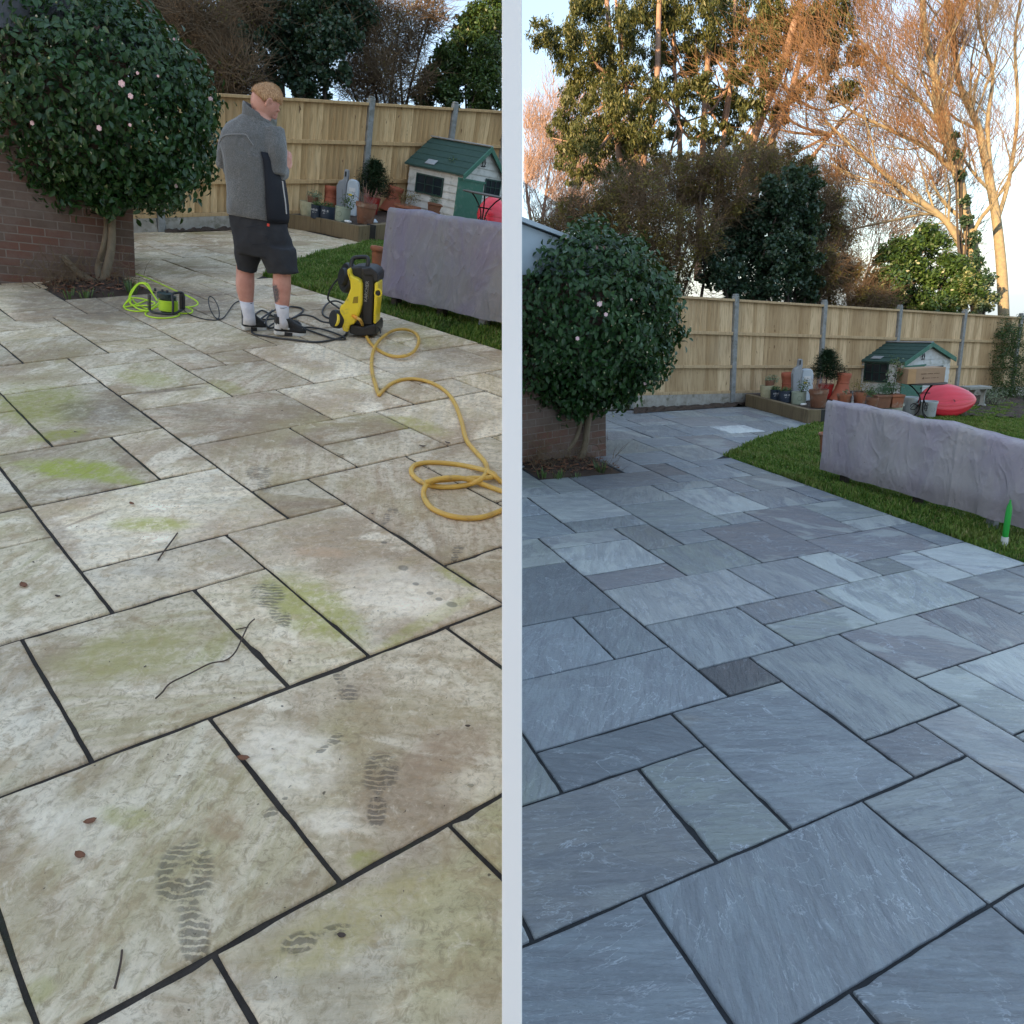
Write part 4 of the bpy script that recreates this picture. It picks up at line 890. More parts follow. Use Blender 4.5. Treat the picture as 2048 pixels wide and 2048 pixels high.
bush('ivy_column', 'dark ivy climbing the trunk of the golden bare tree', [(1950, 520, 20), (1955, 560, 24), (1965, 600, 24), (1945, 480, 16), (1935, 440, 13), (1930, 400, 12), (1922, 350, 12), (1915, 310, 10), (1912, 270, 8), (1975, 560, 16)], 20.6, 5000, .08, IVY, jit=.15, ratio=.8, cat='ivy')
# --- left garden
DL = 13.6
bush('scrub_tree', 'tangle of dark brown branches between the camellia and the ivy tree', [(300, 70, 60), (350, 120, 60), (400, 60, 60), (420, 140, 56), (340, 30, 60), (470, 150, 50), (500, 40, 60), (460, 190, 40), (300, 160, 40), (240, 10, 70), (400, 190, 40)], DL - .4, 4500, .05, OLIVE, 'left', tw=TWIGB, ntw=9000, jit=.6, cat='tree', twl=1.0, tr=.008)
bush('ivy_tree', 'dark green ivy clad tree hanging over the fence behind the standing man', [(560, 60, 50), (600, 100, 50), (640, 60, 50), (560, 130, 44), (620, 150, 46), (670, 130, 40), (600, 10, 60), (660, 10, 60), (610, 190, 30), (650, 200, 18), (500, 90, 38), (470, 50, 44), (520, 20, 50), (690, 70, 34), (540, 170, 34), (640, 225, 9), (612, 212, 12), (700, 20, 50)], DL + .3, 30000, .08, IVY, 'left', jit=.4, ratio=.8, cat='tree', tw=TWIGB, ntw=400)
bush('twiggy_tree', 'grey brown twiggy bare tree with gaps of white sky beyond the dirty garden fence', [(720, 60, 46), (720, 130, 44), (760, 150, 40), (740, 190, 34), (790, 190, 32), (760, 90, 40), (800, 120, 36), (730, 10, 60), (800, 40, 40), (830, 90, 30), (700, 170, 34), (840, 160, 30), (860, 30, 44)], DL + 1.4, 3200, .045, OLIVE, 'left', tw=TWIGB, ntw=4600, jit=.5, cat='tree', tr=.007)
bush('laurel_tree', 'glossy green laurel rising above the playhouse fence of the dirty garden', [(900, 110, 40), (940, 90, 44), (980, 120, 44), (880, 160, 40), (930, 160, 44), (980, 180, 44), (850, 190, 28), (900, 195, 30), (950, 205, 24), (960, 50, 36), (1000, 60, 40), (990, 20, 40), (930, 50, 24), (1010, 170, 40)], DL + 1.8, 26000, .095, LAUREL, 'left', jit=.4, ratio=.45, cat='tree')
# ---------------------------------------------------------------- the standing man
def ring(cx, cy, z, rx, ry, n=24, a0=0.0, pw=1.0, tz=0.0):
    out = []
    for k in range(n):
        a = a0 + 2 * PI * k / n; c_, s_ = math.cos(a), math.sin(a)
        out.append((cx + rx * math.copysign(abs(c_) ** pw, c_), cy + ry * math.copysign(abs(s_) ** pw, s_), z + tz * c_))
    return out
PM = GL.at(545, 668)
def pr_(l, r, py, yc, ry, tz=0.0, pw=.9):
    a = GL.W(PM, l, py, yc); b = GL.W(PM, r, py, yc); return ring((a[0] + b[0]) / 2, yc, (a[2] + b[2]) / 2, (b[0] - a[0]) / 2, ry, 28, 0, pw, tz)
def pt(px, py, y): return Vector(GL.W(PM, px, py, y))
def remesh(o, v, sm=6, f=.6):
    a = o.modifiers.new('remesh', 'REMESH'); a.mode = 'VOXEL'; a.voxel_size = v; a.use_smooth_shade = True
    b = o.modifiers.new('smooth', 'SMOOTH'); b.factor = f; b.iterations = sm
man = thing('person', GL.M(PM), 'person seen from behind in grey fleece, dark shorts and white socks looking down', 'person')
SKIN = N('skin'); co = SKIN.obj()
c = SKIN.mix(SKIN.ramp(SKIN.noise(co, 9, 4, .6), .35, .7), (.60, .315, .245, 1), (.48, .215, .165, 1))
c = SKIN.mix(SKIN.ramp(SKIN.noise(co, 70, 4, .6), .5, .8, 0, .3), c, (.40, .17, .12, 1))
tp = pt(556, 584, -.04)
dv = SKIN.n('ShaderNodeVectorMath', operation='SUBTRACT'); SKIN.l(co, dv.inputs[0]); dv.inputs[1].default_value = tuple(tp)
tl = SKIN.n('ShaderNodeVectorMath', operation='LENGTH'); SKIN.l(SKIN.mapping(dv.outputs[0], (1 / .042, 1 / .11, 1 / .082)), tl.inputs[0])
msk = SKIN.ramp(SKIN.math('ADD', tl.outputs['Value'], SKIN.math('MULTIPLY', SKIN.noise(co, 60, 2, .5), .5)), 1.1, 1.35, 1, 0)
ink = SKIN.ramp(SKIN.noise(co, 95, 3, .6, 1.5), .36, .50, .45, 1)
c = SKIN.mix(SKIN.math('MULTIPLY', msk, ink), c, (.075, .075, .085, 1)); SKIN.l(c, SKIN.b.inputs['Base Color'])
SKIN.b.inputs['Roughness'].default_value = .55; SKIN.b.inputs['Subsurface Weight'].default_value = .08; SKIN.b.inputs['Subsurface Radius'].default_value = (.02, .008, .005); SKIN.bump(SKIN.noise(co, 160, 3, .6), .12, .003); SKIN = SKIN.m
FLEECE = N('grey_fleece'); co = FLEECE.obj()
c = FLEECE.mix(FLEECE.ramp(FLEECE.noise(co, 150, 4, .8), .35, .65), (.085, .088, .088, 1), (.185, .188, .186, 1)); c = FLEECE.mix(FLEECE.ramp(FLEECE.noise(co, 5, 4, .6), .35, .7, 0, .5), c, (.11, .112, .11, 1))
FLEECE.l(c, FLEECE.b.inputs['Base Color']); FLEECE.b.inputs['Roughness'].default_value = .98; FLEECE.b.inputs['Sheen Weight'].default_value = .35; FLEECE.b.inputs['Specular IOR Level'].default_value = .1
b1 = FLEECE.bump(FLEECE.noise(co, 6, 3, .5, .6), .55, .05); FLEECE.bump(FLEECE.noise(co, 170, 4, .8), .5, .004, b1); FLEECE = FLEECE.m
NAVY = mat('black_side_fabric', (.008, .010, .016), .7, (.012, .014, .02), 5, .5, .25, 12, spec=.3)
SHORT = mat('charcoal_shorts_fabric', (.022, .023, .027), .85, (.035, .036, .04), 9, .6, .5, 16, spec=.3)
SOCK = mat('white_sock', (.72, .72, .76), .9, (.60, .60, .66), 18, .5, .5, 70)
SHOEB = mat('black_shoe', (.018, .018, .02), .6, (.03, .03, .032), 30, .5, .3, 60); SHOEW = mat('white_shoe_rubber', (.70, .70, .68), .55, (.55, .54, .50), 20, .5)
HAIR = N('ginger_hair'); co = HAIR.obj(); c = HAIR.mix(HAIR.ramp(HAIR.noise(HAIR.mapping(co, (1, 1, .35)), 160, 4, .7), .35, .65), (.30, .15, .065, 1), (.58, .36, .19, 1)); HAIR.l(c, HAIR.b.inputs['Base Color']); HAIR.b.inputs['Roughness'].default_value = .6
HAIR.bump(HAIR.noise(HAIR.mapping(co, (1, 1, .3)), 190, 4, .7), .6, .004); HAIR = HAIR.m
# head, in its own frame: +Y the face, +Z the crown
HC = pt(531, 203, .02); HY = unit(np.array([.60, .56, -.62])); HX = unit(np.cross(HY, np.array([.10, -.12, 1.0]))); HZ = np.cross(HX, HY)
HM = Matrix([[HX[i], HY[i], HZ[i], HC[i]] for i in range(3)] + [[0, 0, 0, 1]])
def head_pt(th, ph, k=1.0):
    x, y, z = math.sin(ph) * math.cos(th), math.sin(ph) * math.sin(th), math.cos(ph)
    sx = .071 * (1 - .16 * max(0, -z) ** 1.3 - .10 * max(0, y)); sy = .090 * (1 - .05 * max(0, -z)); sz = .112
    X, Y, Z_ = x * sx, y * sy, z * sz
    if y > 0 and z < 0: Y += .012 * (-z) * y                     # jaw forward
    if y < 0: Y -= .012 * math.exp(-((z - .1) / .5) ** 2) * -y    # back of the skull
    if z < -.6: Z_ += .02 * (-z - .6)
    return HM @ Vector((X * k, Y * k, Z_ * k))
nt_, np_ = 40, 26; body = MB()
rings = [[head_pt(2 * PI * i / nt_, PI * (j + .02) / (np_ + .04)) for i in range(nt_)] for j in range(np_ + 1)]
body.loft(rings[::-1])
hp = lambda x, y, z: HM @ Vector((x, y, z))
body.tube([hp(0, .090, .018), hp(0, .108, -.012), hp(0, .112, -.026), hp(0, .092, -.036)], [.009, .012, .014, .008], 10)          # nose
body.tube([hp(-.028, .087, .026), hp(0, .097, .026), hp(.028, .087, .026)], [.008, .009, .008], 8)                                   # brow
body.tube([hp(-.022, .088, -.056), hp(0, .098, -.056), hp(.022, .088, -.056)], [.005, .008, .005], 8)                                # lips
for s_ in (-1, 1):
    ear = [hp(s_ * .074, -.004, -.028), hp(s_ * .082, -.016, -.012), hp(s_ * .088, -.026, .010), hp(s_ * .086, -.020, .028), hp(s_ * .080, -.002, .030), hp(s_ * .075, .004, .008)]
    body.tube(smooth_path(ear, 4), .0062, 7); body.loft([ring(0, 0, 0, 1, 1, 8)], cap=False) if False else None
    e = MB(); vs = [hp(s_ * .074, -.004, -.030), hp(s_ * .083, -.020, -.010), hp(s_ * .086, -.026, .012), hp(s_ * .083, -.018, .028), hp(s_ * .076, .002, .026), hp(s_ * .070, .002, 0)]
    body.add([v + Vector(HX) * .003 * s_ for v in vs] + [v - Vector(HX) * .006 * s_ for v in vs], [tuple(range(6)), tuple(range(11, 5, -1))] + [(i, (i + 1) % 6, (i + 1) % 6 + 6, i + 6) for i in range(6)])
# neck, trunk
body.loft([ring(*(pt(516, 246, .02)), .085, .08), ring(*(pt(518, 232, .02)), .066, .068), ring(*(pt(523, 218, .03)), .062, .066), ring(*(pt(528, 204, .03)), .058, .062)])
body.loft([pr_(470, 556, 470, 0, .12), pr_(468, 556, 430, 0, .12), pr_(465, 548, 350, 0, .11), pr_(462, 546, 290, .01, .11), pr_(470, 545, 255, .02, .09), pr_(490, 535, 238, .02, .07)][::-1])
# legs
lf = GL.at(500, 662); iMp = np.linalg.inv(np.array(GL.M(PM))); L3 = lambda P: Vector((iMp @ np.array([*P, 1]))[:3])
fL, fR = L3(GL.at(499, 663)), L3(GL.at(566, 672))
yL, yR = fL.y - .02, fR.y
legs = [(yL, [(505, 530, 470, .085), (474, 509, 530, .062), (473, 508, 548, .062), (472, 508.5, 568, .066), (474, 507.5, 585, .058), (480, 506, 604, .046), (486, 508, 625, .040), (489, 511, 645, .042)]),
        (yR, [(540, 578, 470, .09), (546, 582, 535, .066), (546.5, 581.5, 555, .064), (545.5, 581.5, 574, .069), (548, 580, 592, .060), (551, 577.5, 612, .048), (556, 577.5, 632, .042), (560, 576, 652, .044)])]
for yc_, rows in legs:
    R_ = []
    for (l, r, py, ry) in rows:
        if l == 505: l, r = 474, 512
        t_ = min(1, max(0, (py - 470) / 80)); R_.append(pr_(l, r, py, yc_ * t_, ry, 0, 1.0))
    body.loft(R_[::-1])
# arms with hands
def arm(path, rads): body.tube(smooth_path(path, 5), [rads[0] + (rads[1] - rads[0]) * i / (len(path) * 5 - 5) for i in range(len(path) * 5 - 4)], 14)
sR, eR, wR = pt(548, 262, .02), pt(553, 346, -.02), pt(569, 339, .13)
sL, eL, wL = pt(464, 262, .06), pt(452, 335, .12), pt(520, 335, .30)
arm([sR, (sR + eR) / 2, eR], (.055, .045)); arm([eR, (eR + wR) / 2, wR], (.045, .029)); arm([sL, (sL + eL) / 2, eL], (.055, .045)); arm([eL, (eL + wL) / 2, wL], (.045, .029))
def hand(wr, fw, pn, sgn=1, curl=.9):
    """wr wrist, fw finger direction, pn palm normal; four unequal curled fingers and a thumb off the palm's side"""
    fw = Vector(fw).normalized(); pn = Vector(pn); pn = (pn - fw * pn.dot(fw)).normalized(); sd_ = fw.cross(pn) * sgn
    rings_ = []
    for t_, wd_, th_ in ((-.01, .026, .022), (.02, .034, .020), (.06, .042, .017), (.092, .041, .014)):
        c_ = wr + fw * t_; rings_.append([c_ + sd_ * wd_ * math.cos(2 * PI * k / 16) + pn * th_ * math.sin(2 * PI * k / 16) for k in range(16)])
    body.loft(rings_)
    for i, (o_, ln_) in enumerate(((-.031, .070), (-.010, .080), (.011, .074), (.031, .058))):
        p_ = wr + fw * .082 + sd_ * o_; d_ = fw.copy(); pts_ = [p_]; spread_ = sd_ * (o_ * .9)
        for q, seg_ in enumerate((.42, .33, .25)):
            a_ = curl * (.35 + .30 * q + .05 * i); d2 = (d_ * math.cos(a_) + pn * math.sin(a_)); d2 = (d2 + spread_ * .8).normalized(); pts_.append(pts_[-1] + d2 * ln_ * seg_); d_ = d2
        body.tube(smooth_path(pts_, 3), [.0092, .0092, .009, .0088, .0086, .0084, .008, .0078, .0070, .006], 9)
    b_ = wr + fw * .025 - sd_ * .030; pts_ = [b_, b_ - sd_ * .020 + fw * .022 + pn * .012, b_ - sd_ * .026 + fw * .048 + pn * .026, b_ - sd_ * .020 + fw * .068 + pn * .036]
    body.tube(smooth_path(pts_, 3), [.014, .013, .012, .0115, .011, .0108, .0105, .010, .009, .008], 9)
hand(wR, (.12, .25, .95), (-.75, .6, .1), 1, .9); hand(wL, (.75, .25, .45), (.1, -.4, -.3), -1, .8)
bo = obj('body', body, SKIN, man); remesh(bo, .0052, 3, .5)
# hair: a close cap lifted off the skull
hm = MB(); grid_ = {}
for j in range(np_ + 1):
    for i in range(nt_):
        th, ph = 2 * PI * i / nt_, PI * (j + .02) / (np_ + .04); k = 1.02 + .05 * max(0, math.cos(ph)) ** 1.5 + (.03 * max(0, math.sin(th)) * max(0, math.cos(ph))); z = math.cos(ph); yv = math.sin(ph) * math.sin(th)
        lim = .50 if yv > .45 else (-.20 if yv < -.35 else -.20 + (yv + .35) / .8 * .70)
        grid_[i, j] = (head_pt(th, ph, k if z > lim + .12 else 1.015), z > lim)
idx_ = {}
for (i, j), (p, keep) in grid_.items(): idx_[i, j] = len(hm.v); hm.v.append(tuple(p))
for j in range(np_):
    for i in range(nt_):
        q = [(i, j), ((i + 1) % nt_, j), ((i + 1) % nt_, j + 1), (i, j + 1)]
        if all(grid_[c_][1] for c_ in q): hm.f.append(tuple(idx_[c_] for c_ in q))
ho = obj('hair', hm, HAIR, man, smooth='all'); so = ho.modifiers.new('thick', 'SOLIDIFY'); so.thickness = .006; so.offset = -1
# short strands standing on the scalp
ks = [k_ for k_, (p, keep) in grid_.items() if keep]; n_ = 9000; ii = rng.integers(0, len(ks), n_); Pn, Dn = [], []
for q in ii:
    i, j = ks[q]; th, ph = 2 * PI * (i + rng.uniform(-.5, .5)) / nt_, PI * (j + rng.uniform(-.5, .5)) / (np_ + .04); z = math.cos(ph); k = 1.02 + .05 * max(0, z) ** 1.5
    a_ = head_pt(th, ph, k); b_ = head_pt(th, ph, k * 1.12); Pn.append(a_); Dn.append((b_ - a_).normalized())
Pn, Dn = np.array(Pn), np.array(Dn); Dn = Dn + HY * .45 + rng.normal(size=(n_, 3)) * .22; Dn /= np.linalg.norm(Dn, axis=1)[:, None]; Sn = np.cross(Dn, rand_unit(n_)); Sn /= np.linalg.norm(Sn, axis=1)[:, None]
Ln = rng.uniform(.008, .017, n_)[:, None]; V = np.stack([Pn - Sn * .0011, Pn + Sn * .0011, Pn + Dn * Ln], 1).reshape(-1, 3)
HSTR = leafmat('ginger_strands', (.30, .155, .07), (.66, .42, .24), .5, .15, .4)
so2 = fast('hair_strands', V, np.arange(n_ * 3).reshape(-1, 3), HSTR, ho)
# eyes
for s_ in (-1, 1):
    em = MB(); em.lathe([(.0005, -.010), (.008, -.006), (.0105, 0), (.008, .006), (.0005, .010)], 10, tuple(hp(s_ * .027, .066, .010))); obj('eye', em, SHOEW, man, smooth='all')
# jacket
jk = MB(); rows = [(457, 572, 436, .0, .155), (456.5, 574, 425, 0, .16), (456, 573, 400, 0, .16), (454, 570, 375, 0, .158), (452.5, 566, 352, 0, .155), (449, 560, 330, 0, .152), (446, 558, 312, .0, .152), (443, 556, 298, .005, .150), (442, 555, 285, .01, .148), (446, 555, 270, .015, .140), (454, 552, 257, .02, .125), (464, 547, 247, .02, .110), (476, 541, 239, .02, .095), (486, 534, 232, .02, .084)]
jk.loft([pr_(*r_) for r_ in rows], cap=True)
jt = smooth_path([sR + Vector((-.02, 0, -.01)), (sR + eR) / 2 + Vector((.012, -.03, .0)), eR + Vector((0, -.01, 0))], 6); jk.tube(jt, [.088 - .018 * i / 12 for i in range(13)], 18)
jt = smooth_path([eR + Vector((0, -.01, .01)), (eR + wR) / 2 + Vector((.004, 0, -.01)), wR - (wR - eR).normalized() * .015], 6); jk.tube(jt, [.068 - .024 * i / 12 for i in range(13)], 18)
jt = smooth_path([sL + Vector((.02, 0, -.02)), (sL + eL) / 2 + Vector((-.004, 0, 0)), eL], 6); jk.tube(jt, [.080 - .014 * i / 12 for i in range(13)], 18)
jt = smooth_path([eL, (eL + wL) / 2, wL - (wL - eL).normalized() * .02], 6); jk.tube(jt, [.064 - .022 * i / 12 for i in range(13)], 18)
FOLD = bpy.data.textures.new('cloth_folds', 'CLOUDS'); FOLD.noise_scale = .16; FOLD.noise_depth = 2
def folds(o, st):
    d = o.modifiers.new('folds', 'DISPLACE'); d.texture = FOLD; d.strength = st; d.mid_level = .5; d.texture_coords = 'LOCAL'
jo = obj('fleece_jacket', jk, FLEECE, man); remesh(jo, .008, 5, .6); folds(jo, .022)
# collar
cm = MB(); cr = [ring(*(pt(512, 241, .02)), .098, .094, 28, 0, 1, 0), ring(*(pt(512, 231, .02)), .090, .088, 28, 0, 1, -.012), ring(*(pt(510, 221, .02)), .083, .083, 28, 0, 1, -.030), ring(*(pt(510, 217, .02)), .080, .08, 28, 0, 1, -.034)]
cm.loft(cr, cap=False); cmo = obj('collar', cm, FLEECE, man, smooth='all'); so = cmo.modifiers.new('thick', 'SOLIDIFY'); so.thickness = .012
# black side panel, a strip of the jacket's own skin a little proud of it
sp_ = MB(); rr_ = []
for (l, r, py, yc_, ry), xl in zip(rows[:8], (536.5, 536, 534, 533, 531, 529, 527, 522)):
    full = pr_(l - 1, r + 1.6, py, yc_, ry + .009); xs = GL.W(PM, xl, py, -.1)[0]; ctr = Vector(((full[0][0] + full[14][0]) / 2, yc_, full[0][2]))
    rx_ = (full[0][0] - full[14][0]) / 2; c0 = min(.99, max(-.99, (xs - ctr.x) / rx_)); a0_ = -math.acos(c0 ** 1 if c0 > 0 else c0); a1_ = 1.0; line = []
    for k in range(15):
        a_ = a0_ + (a1_ - a0_) * k / 14; c_, s_ = math.cos(a_), math.sin(a_); line.append((ctr.x + rx_ * math.copysign(abs(c_) ** .9, c_), yc_ + (ry + .009) * math.copysign(abs(s_) ** .9, s_), ctr.z))
    rr_.append(line)
k0 = 0
for line in rr_: sp_.v += line
for a_ in range(len(rr_) - 1):
    for k in range(14): sp_.f.append((a_ * 15 + k, a_ * 15 + k + 1, (a_ + 1) * 15 + k + 1, (a_ + 1) * 15 + k))
spo = obj('side_panel', sp_, NAVY, man, smooth='all'); so = spo.modifiers.new('thick', 'SOLIDIFY'); so.thickness = .006; so.offset = 1
# seams: yoke across the back, piping on the front edge
sm_ = MB(); yk = [pt(x, y, 0) for x, y in ((446, 288), (455, 276), (470, 271), (490, 270.5), (506, 271.5), (512, 280), (520, 292))]
yk = [Vector((p.x, -.150 * math.sqrt(max(.05, 1 - ((p.x - pt(499, 280, 0).x) / .215) ** 2)) + .008, p.z)) for p in yk]
sm_.tube(smooth_path(yk, 5), .0035, 6); obj('seam', sm_, mat('pale_seam', (.24, .245, .245), .9), man)
sm_ = MB(); sm_.tube(smooth_path([pt(565, 362, -.085), pt(568, 385, -.085), pt(571, 405, -.09), pt(573, 428, -.09)], 5), .0045, 6); obj('piping', sm_, mat('silver_piping', (.45, .46, .46), .6), man)
# shorts
sh = MB(); sh.loft([pr_(459, 575, 428, 0, .145), pr_(461, 577, 445, 0, .15), pr_(465, 582, 470, 0, .158), pr_(469, 586, 495, 0, .160), pr_(472, 590, 512, .0, .150)])
sh.loft([pr_(470, 527, 490, yL * .6, .115), pr_(472, 520, 515, yL * .8, .105), pr_(474, 512, 532, yL, .092), pr_(474.5, 511, 541, yL, .09)])
sh.loft([pr_(512, 588, 490, yR * .6, .125), pr_(520, 592, 515, yR * .8, .115), pr_(530, 595.5, 533, yR, .105, -.0), pr_(535, 597, 545, yR, .10, .018)])
so_ = obj('shorts', sh, SHORT, man); remesh(so_, .008, 6, .6); folds(so_, .035)
pk = MB(); q = [pt(x, y, 0) for x, y in ((508, 452), (541, 447), (551, 477), (545, 484), (520, 485))]
pk.tube([Vector((p.x, -.166 + .25 * (p.x - .0) ** 2, p.z)) for p in (q[0], q[1], q[2], q[3], q[4])], .0022, 5); obj('pocket_seam', pk, NAVY, man)
pk = MB(); p = pt(536.5, 450, -.160); pk.box(p, (.016, .006, .018)); obj('red_tag', pk, mat('red_tag', (.65, .05, .03), .6), man)
# socks and shoes
for i, (yc_, rws) in enumerate(((yL, [(487, 511.5, 648, .046), (487, 510, 634, .045), (483.5, 508.5, 620, .047), (479.5, 506.5, 602, .052)]), (yR, [(561, 577, 655, .048), (557, 577.5, 640, .046), (552.5, 577.8, 622, .050), (550, 577.5, 608, .055)]))):
    mb = MB(); mb.loft([pr_(*r_[:3], yc_, r_[3], 0, 1.0) for r_ in rws]); obj('sock', mb, SOCK, man, smooth='all')
    if True:
        mb = MB(); a_, b_ = ((500, 607), (505, 606)) if i == 0 else ((560, 616), (574, 615)); a_ = pt(*a_, yc_ - .056); b_ = pt(*b_, yc_ - .052); mb.tube([a_, (a_ + b_) / 2 - Vector((0, 0, .003)), b_], [.0012, .0026, .0012], 5); obj('sock_mark', mb, SHOEB, man)
def shoe(heel, toe):
    A, B = L3(GL.at(*heel)), L3(GL.at(*toe)); A.z = B.z = (A.z + B.z) / 2; d = (B - A); Ls = d.length; d.normalize(); s_ = Vector((-d.y, d.x, 0)); T = lambda u, v, z: A + d * (u * Ls) + s_ * v + Vector((0, 0, z))
    prof = [(0.0, .022), (.04, .034), (.15, .038), (.35, .034), (.55, .040), (.75, .048), (.9, .042), (.97, .028), (1.0, .010)]
    def outline(z, k=1.0, du=0.0): return [T(u + du, v * k, z) for u, v in prof] + [T(u + du, -v * k, z) for u, v in reversed(prof)]
    mb = MB(); mb.loft([outline(.0, .96), outline(.012, 1.03), outline(.032, 1.0)]); o1 = obj('sole', mb, SHOEW, man, bevel=.004)
    mb = MB(); mb.loft([[T(.30 + .24 * (u), v * 1.07, z) for u, v in ((0, .036), (.5, .037), (1, .042), (1, -.042), (.5, -.037), (0, -.036))] for z in (-.001, .028)]); obj('sole_band', mb, SHOEB, man)
    up = []
    for z, a_, b_, k in ((.030, 0, 1.0, 1.0), (.050, .0, .985, .98), (.070, .0, .92, .96), (.090, -.005, .74, 1.06), (.107, -.01, .60, 1.16), (.120, -.015, .52, 1.24), (.130, -.02, .48, 1.28)):
        up.append([T(a_ + u * (b_ - a_), v * k, z + (.010 * (1 - u) if z > .1 else 0)) for u, v in prof] + [T(a_ + u * (b_ - a_), -v * k, z + (.010 * (1 - u) if z > .1 else 0)) for u, v in reversed(prof)])
    mb = MB(); mb.loft(up); obj('shoe', mb, SHOEB, man, smooth='all')
    mb = MB(); mb.loft([[T(u, -v, z) for u, v in ((-.005, .024), (.05, .0365), (.15, .040), (.20, .036))] + [T(u, -v + .012, z) for u, v in ((.20, .036), (.15, .040), (.05, .0365), (-.005, .024))] for z in (.045, .070, .098)]); obj('heel_patch', mb, SHOEW, man)
    mb = MB(); mb.box(T(.34, -.0395, .055), (.05, .006, .014), rz=math.atan2(d.y, d.x)); mb.box(T(.78, -.03, .064), (.035, .02, .010), rz=math.atan2(d.y, d.x)); obj('shoe_trim', mb, SHOEW, man, bevel=.003)
shoe((484.5, 662), (532, 657)); shoe((548, 672), (612, 668))
# ---------------------------------------------------------------- cleaning kit on the dirty patio
YEL = mat('yellow_plastic', (.82, .64, .03), .35, (.76, .58, .03), 6, .5, spec=.5, dirt=(.45, .36, .08), dscale=14)
BLK = mat('black_plastic', (.012, .013, .014), .45, (.02, .021, .022), 12, .5)
STEEL = mat('steel', (.5, .5, .5), .35, metal=1.0)
def text(name, body, size, m, parent, co, rot, ext=.0006, align='CENTER', sx=1.0):
    cu = bpy.data.curves.new(name, 'FONT'); cu.body = body; cu.size = size; cu.extrude = ext; cu.align_x = align; cu.align_y = 'CENTER'; cu.resolution_u = 3
    o = bpy.data.objects.new(name, cu); link(o); dg = bpy.context.evaluated_depsgraph_get(); dg.update(); me = bpy.data.meshes.new_from_object(o.evaluated_get(dg)); bpy.data.objects.remove(o); bpy.data.curves.remove(cu)
    q = bpy.data.objects.new(name, me); me.materials.clear(); me.materials.append(m); link(q, parent); q.location = co; q.rotation_euler = rot; q.scale = (sx, 1, 1); return q
PW = GL.at(722, 672)
wash = thing('pressure_washer', GL.M(PW), 'yellow and black upright pressure washer standing on the dirty patio', 'pressure washer')
q8 = lambda X, Y: (600 + X / 8.78, 480 + Y / 8.78)
def wp(X, Y, y): return Vector(GL.W(PW, *q8(X, Y), y))
def slab(name, pts, y0, y1, m, bev=.006):
    P = [wp(X, Y, y0) for X, Y in pts]; mb = MB(); mb.prism([(p.x, p.z) for p in P], y0, y1); return obj(name, mb, m, wash, bevel=bev, smooth=True, seg=3)
slab('body', [(880, 480), (1060, 455), (1240, 480), (1330, 530), (1385, 610), (1365, 760), (1310, 780), (1292, 1500), (1260, 1560), (900, 1540), (850, 1300), (930, 900), (890, 690)], -.03, .22, BLK, .014)
slab('front_column', [(1075, 520), (1235, 510), (1300, 590), (1300, 760), (1270, 1500), (1110, 1480), (1080, 1250), (1095, 760)], -.055, -.02, BLK, .010)
slab('tank', [(1065, 505), (1240, 480), (1345, 560), (1375, 640), (1355, 740), (1290, 730), (1270, 620), (1225, 625), (1130, 620)], -.075, -.03, BLK, .008)
slab('base', [(870, 1470), (1100, 1530), (1320, 1470), (1338, 1560), (1325, 1680), (1000, 1690), (860, 1640)], -.07, .24, BLK, .012)
slab('yellow_shell', [(850, 490), (880, 540), (888, 615), (930, 650), (1000, 675), (1060, 715), (1088, 780), (1086, 1120), (1045, 1280), (1000, 1400), (940, 1480), (868, 1500), (845, 1600), (820, 1625), (740, 1590), (735, 1380), (690, 1230), (705, 1160), (770, 1110), (830, 1000), (885, 850), (872, 720), (828, 600), (822, 540)], -.095, .06, YEL, .016)
slab('yellow_side', [(1310, 750), (1372, 742), (1368, 1010), (1335, 1300), (1328, 1480), (1284, 1465), (1300, 1100)], -.085, .10, YEL, .010)
slab('air_vent', [(940, 1000), (1022, 990), (1018, 1105), (918, 1115)], -.097, -.088, mat('dark_yellow_recess', (.30, .21, .01), .5), .003)
slab('shell_mark', [(845, 720), (868, 730), (860, 800), (838, 795)], -.099, -.09, BLK, .001)
def disc(name, X, Y, y, rad, th, m, axis=(0, -1, 0), prof=None, n=36):
    a = Vector(axis).normalized(); M = a.to_track_quat('Z', 'Y').to_matrix(); mb = MB(); c = wp(X, Y, y)
    mb.lathe(prof or [(rad * .9, -th / 2), (rad, -th * .3), (rad, th * .3), (rad * .9, th / 2)], n, c, M); return obj(name, mb, m, wash, smooth=True)
ax = (-.72, -.62, .12)
disc('wheel', 650, 1390, -.06, .068, .07, BLK, ax)
disc('hub', 632, 1398, -.10, .048, .018, YEL, ax)
disc('hose_reel', 850, 670, .10, .112, .07, BLK, (-.80, -.55, .1))
disc('reel_core', 850, 670, .085, .07, .12, BLK, (-.80, -.55, .1))
mb = MB(); cdl = wp(1372, 932, -.085); mb.tube([cdl + Vector((math.cos(2 * PI * k / 28) * .024, 0, math.sin(2 * PI * k / 28) * .026)) for k in range(28)], .0065, 8, closed=True); obj('dial_ring', mb, YEL, wash, smooth='all')
disc('dial', 1372, 932, -.083, .018, .02, BLK)
mb = MB(); mb.tube(smooth_path([wp(905, 490, .02), wp(905, 400, .03), wp(945, 320, .04), (wp(1060, 300, .04)), wp(1170, 305, .04), wp(1200, 370, .03), wp(1180, 470, .02)], 6), .0155, 12); obj('handle', mb, BLK, wash, smooth='all')
mb = MB(); mb.tube([wp(905, 500, .02), wp(905, 400, .03)], .0085, 8); obj('handle_bar', mb, STEEL, wash, smooth='all')
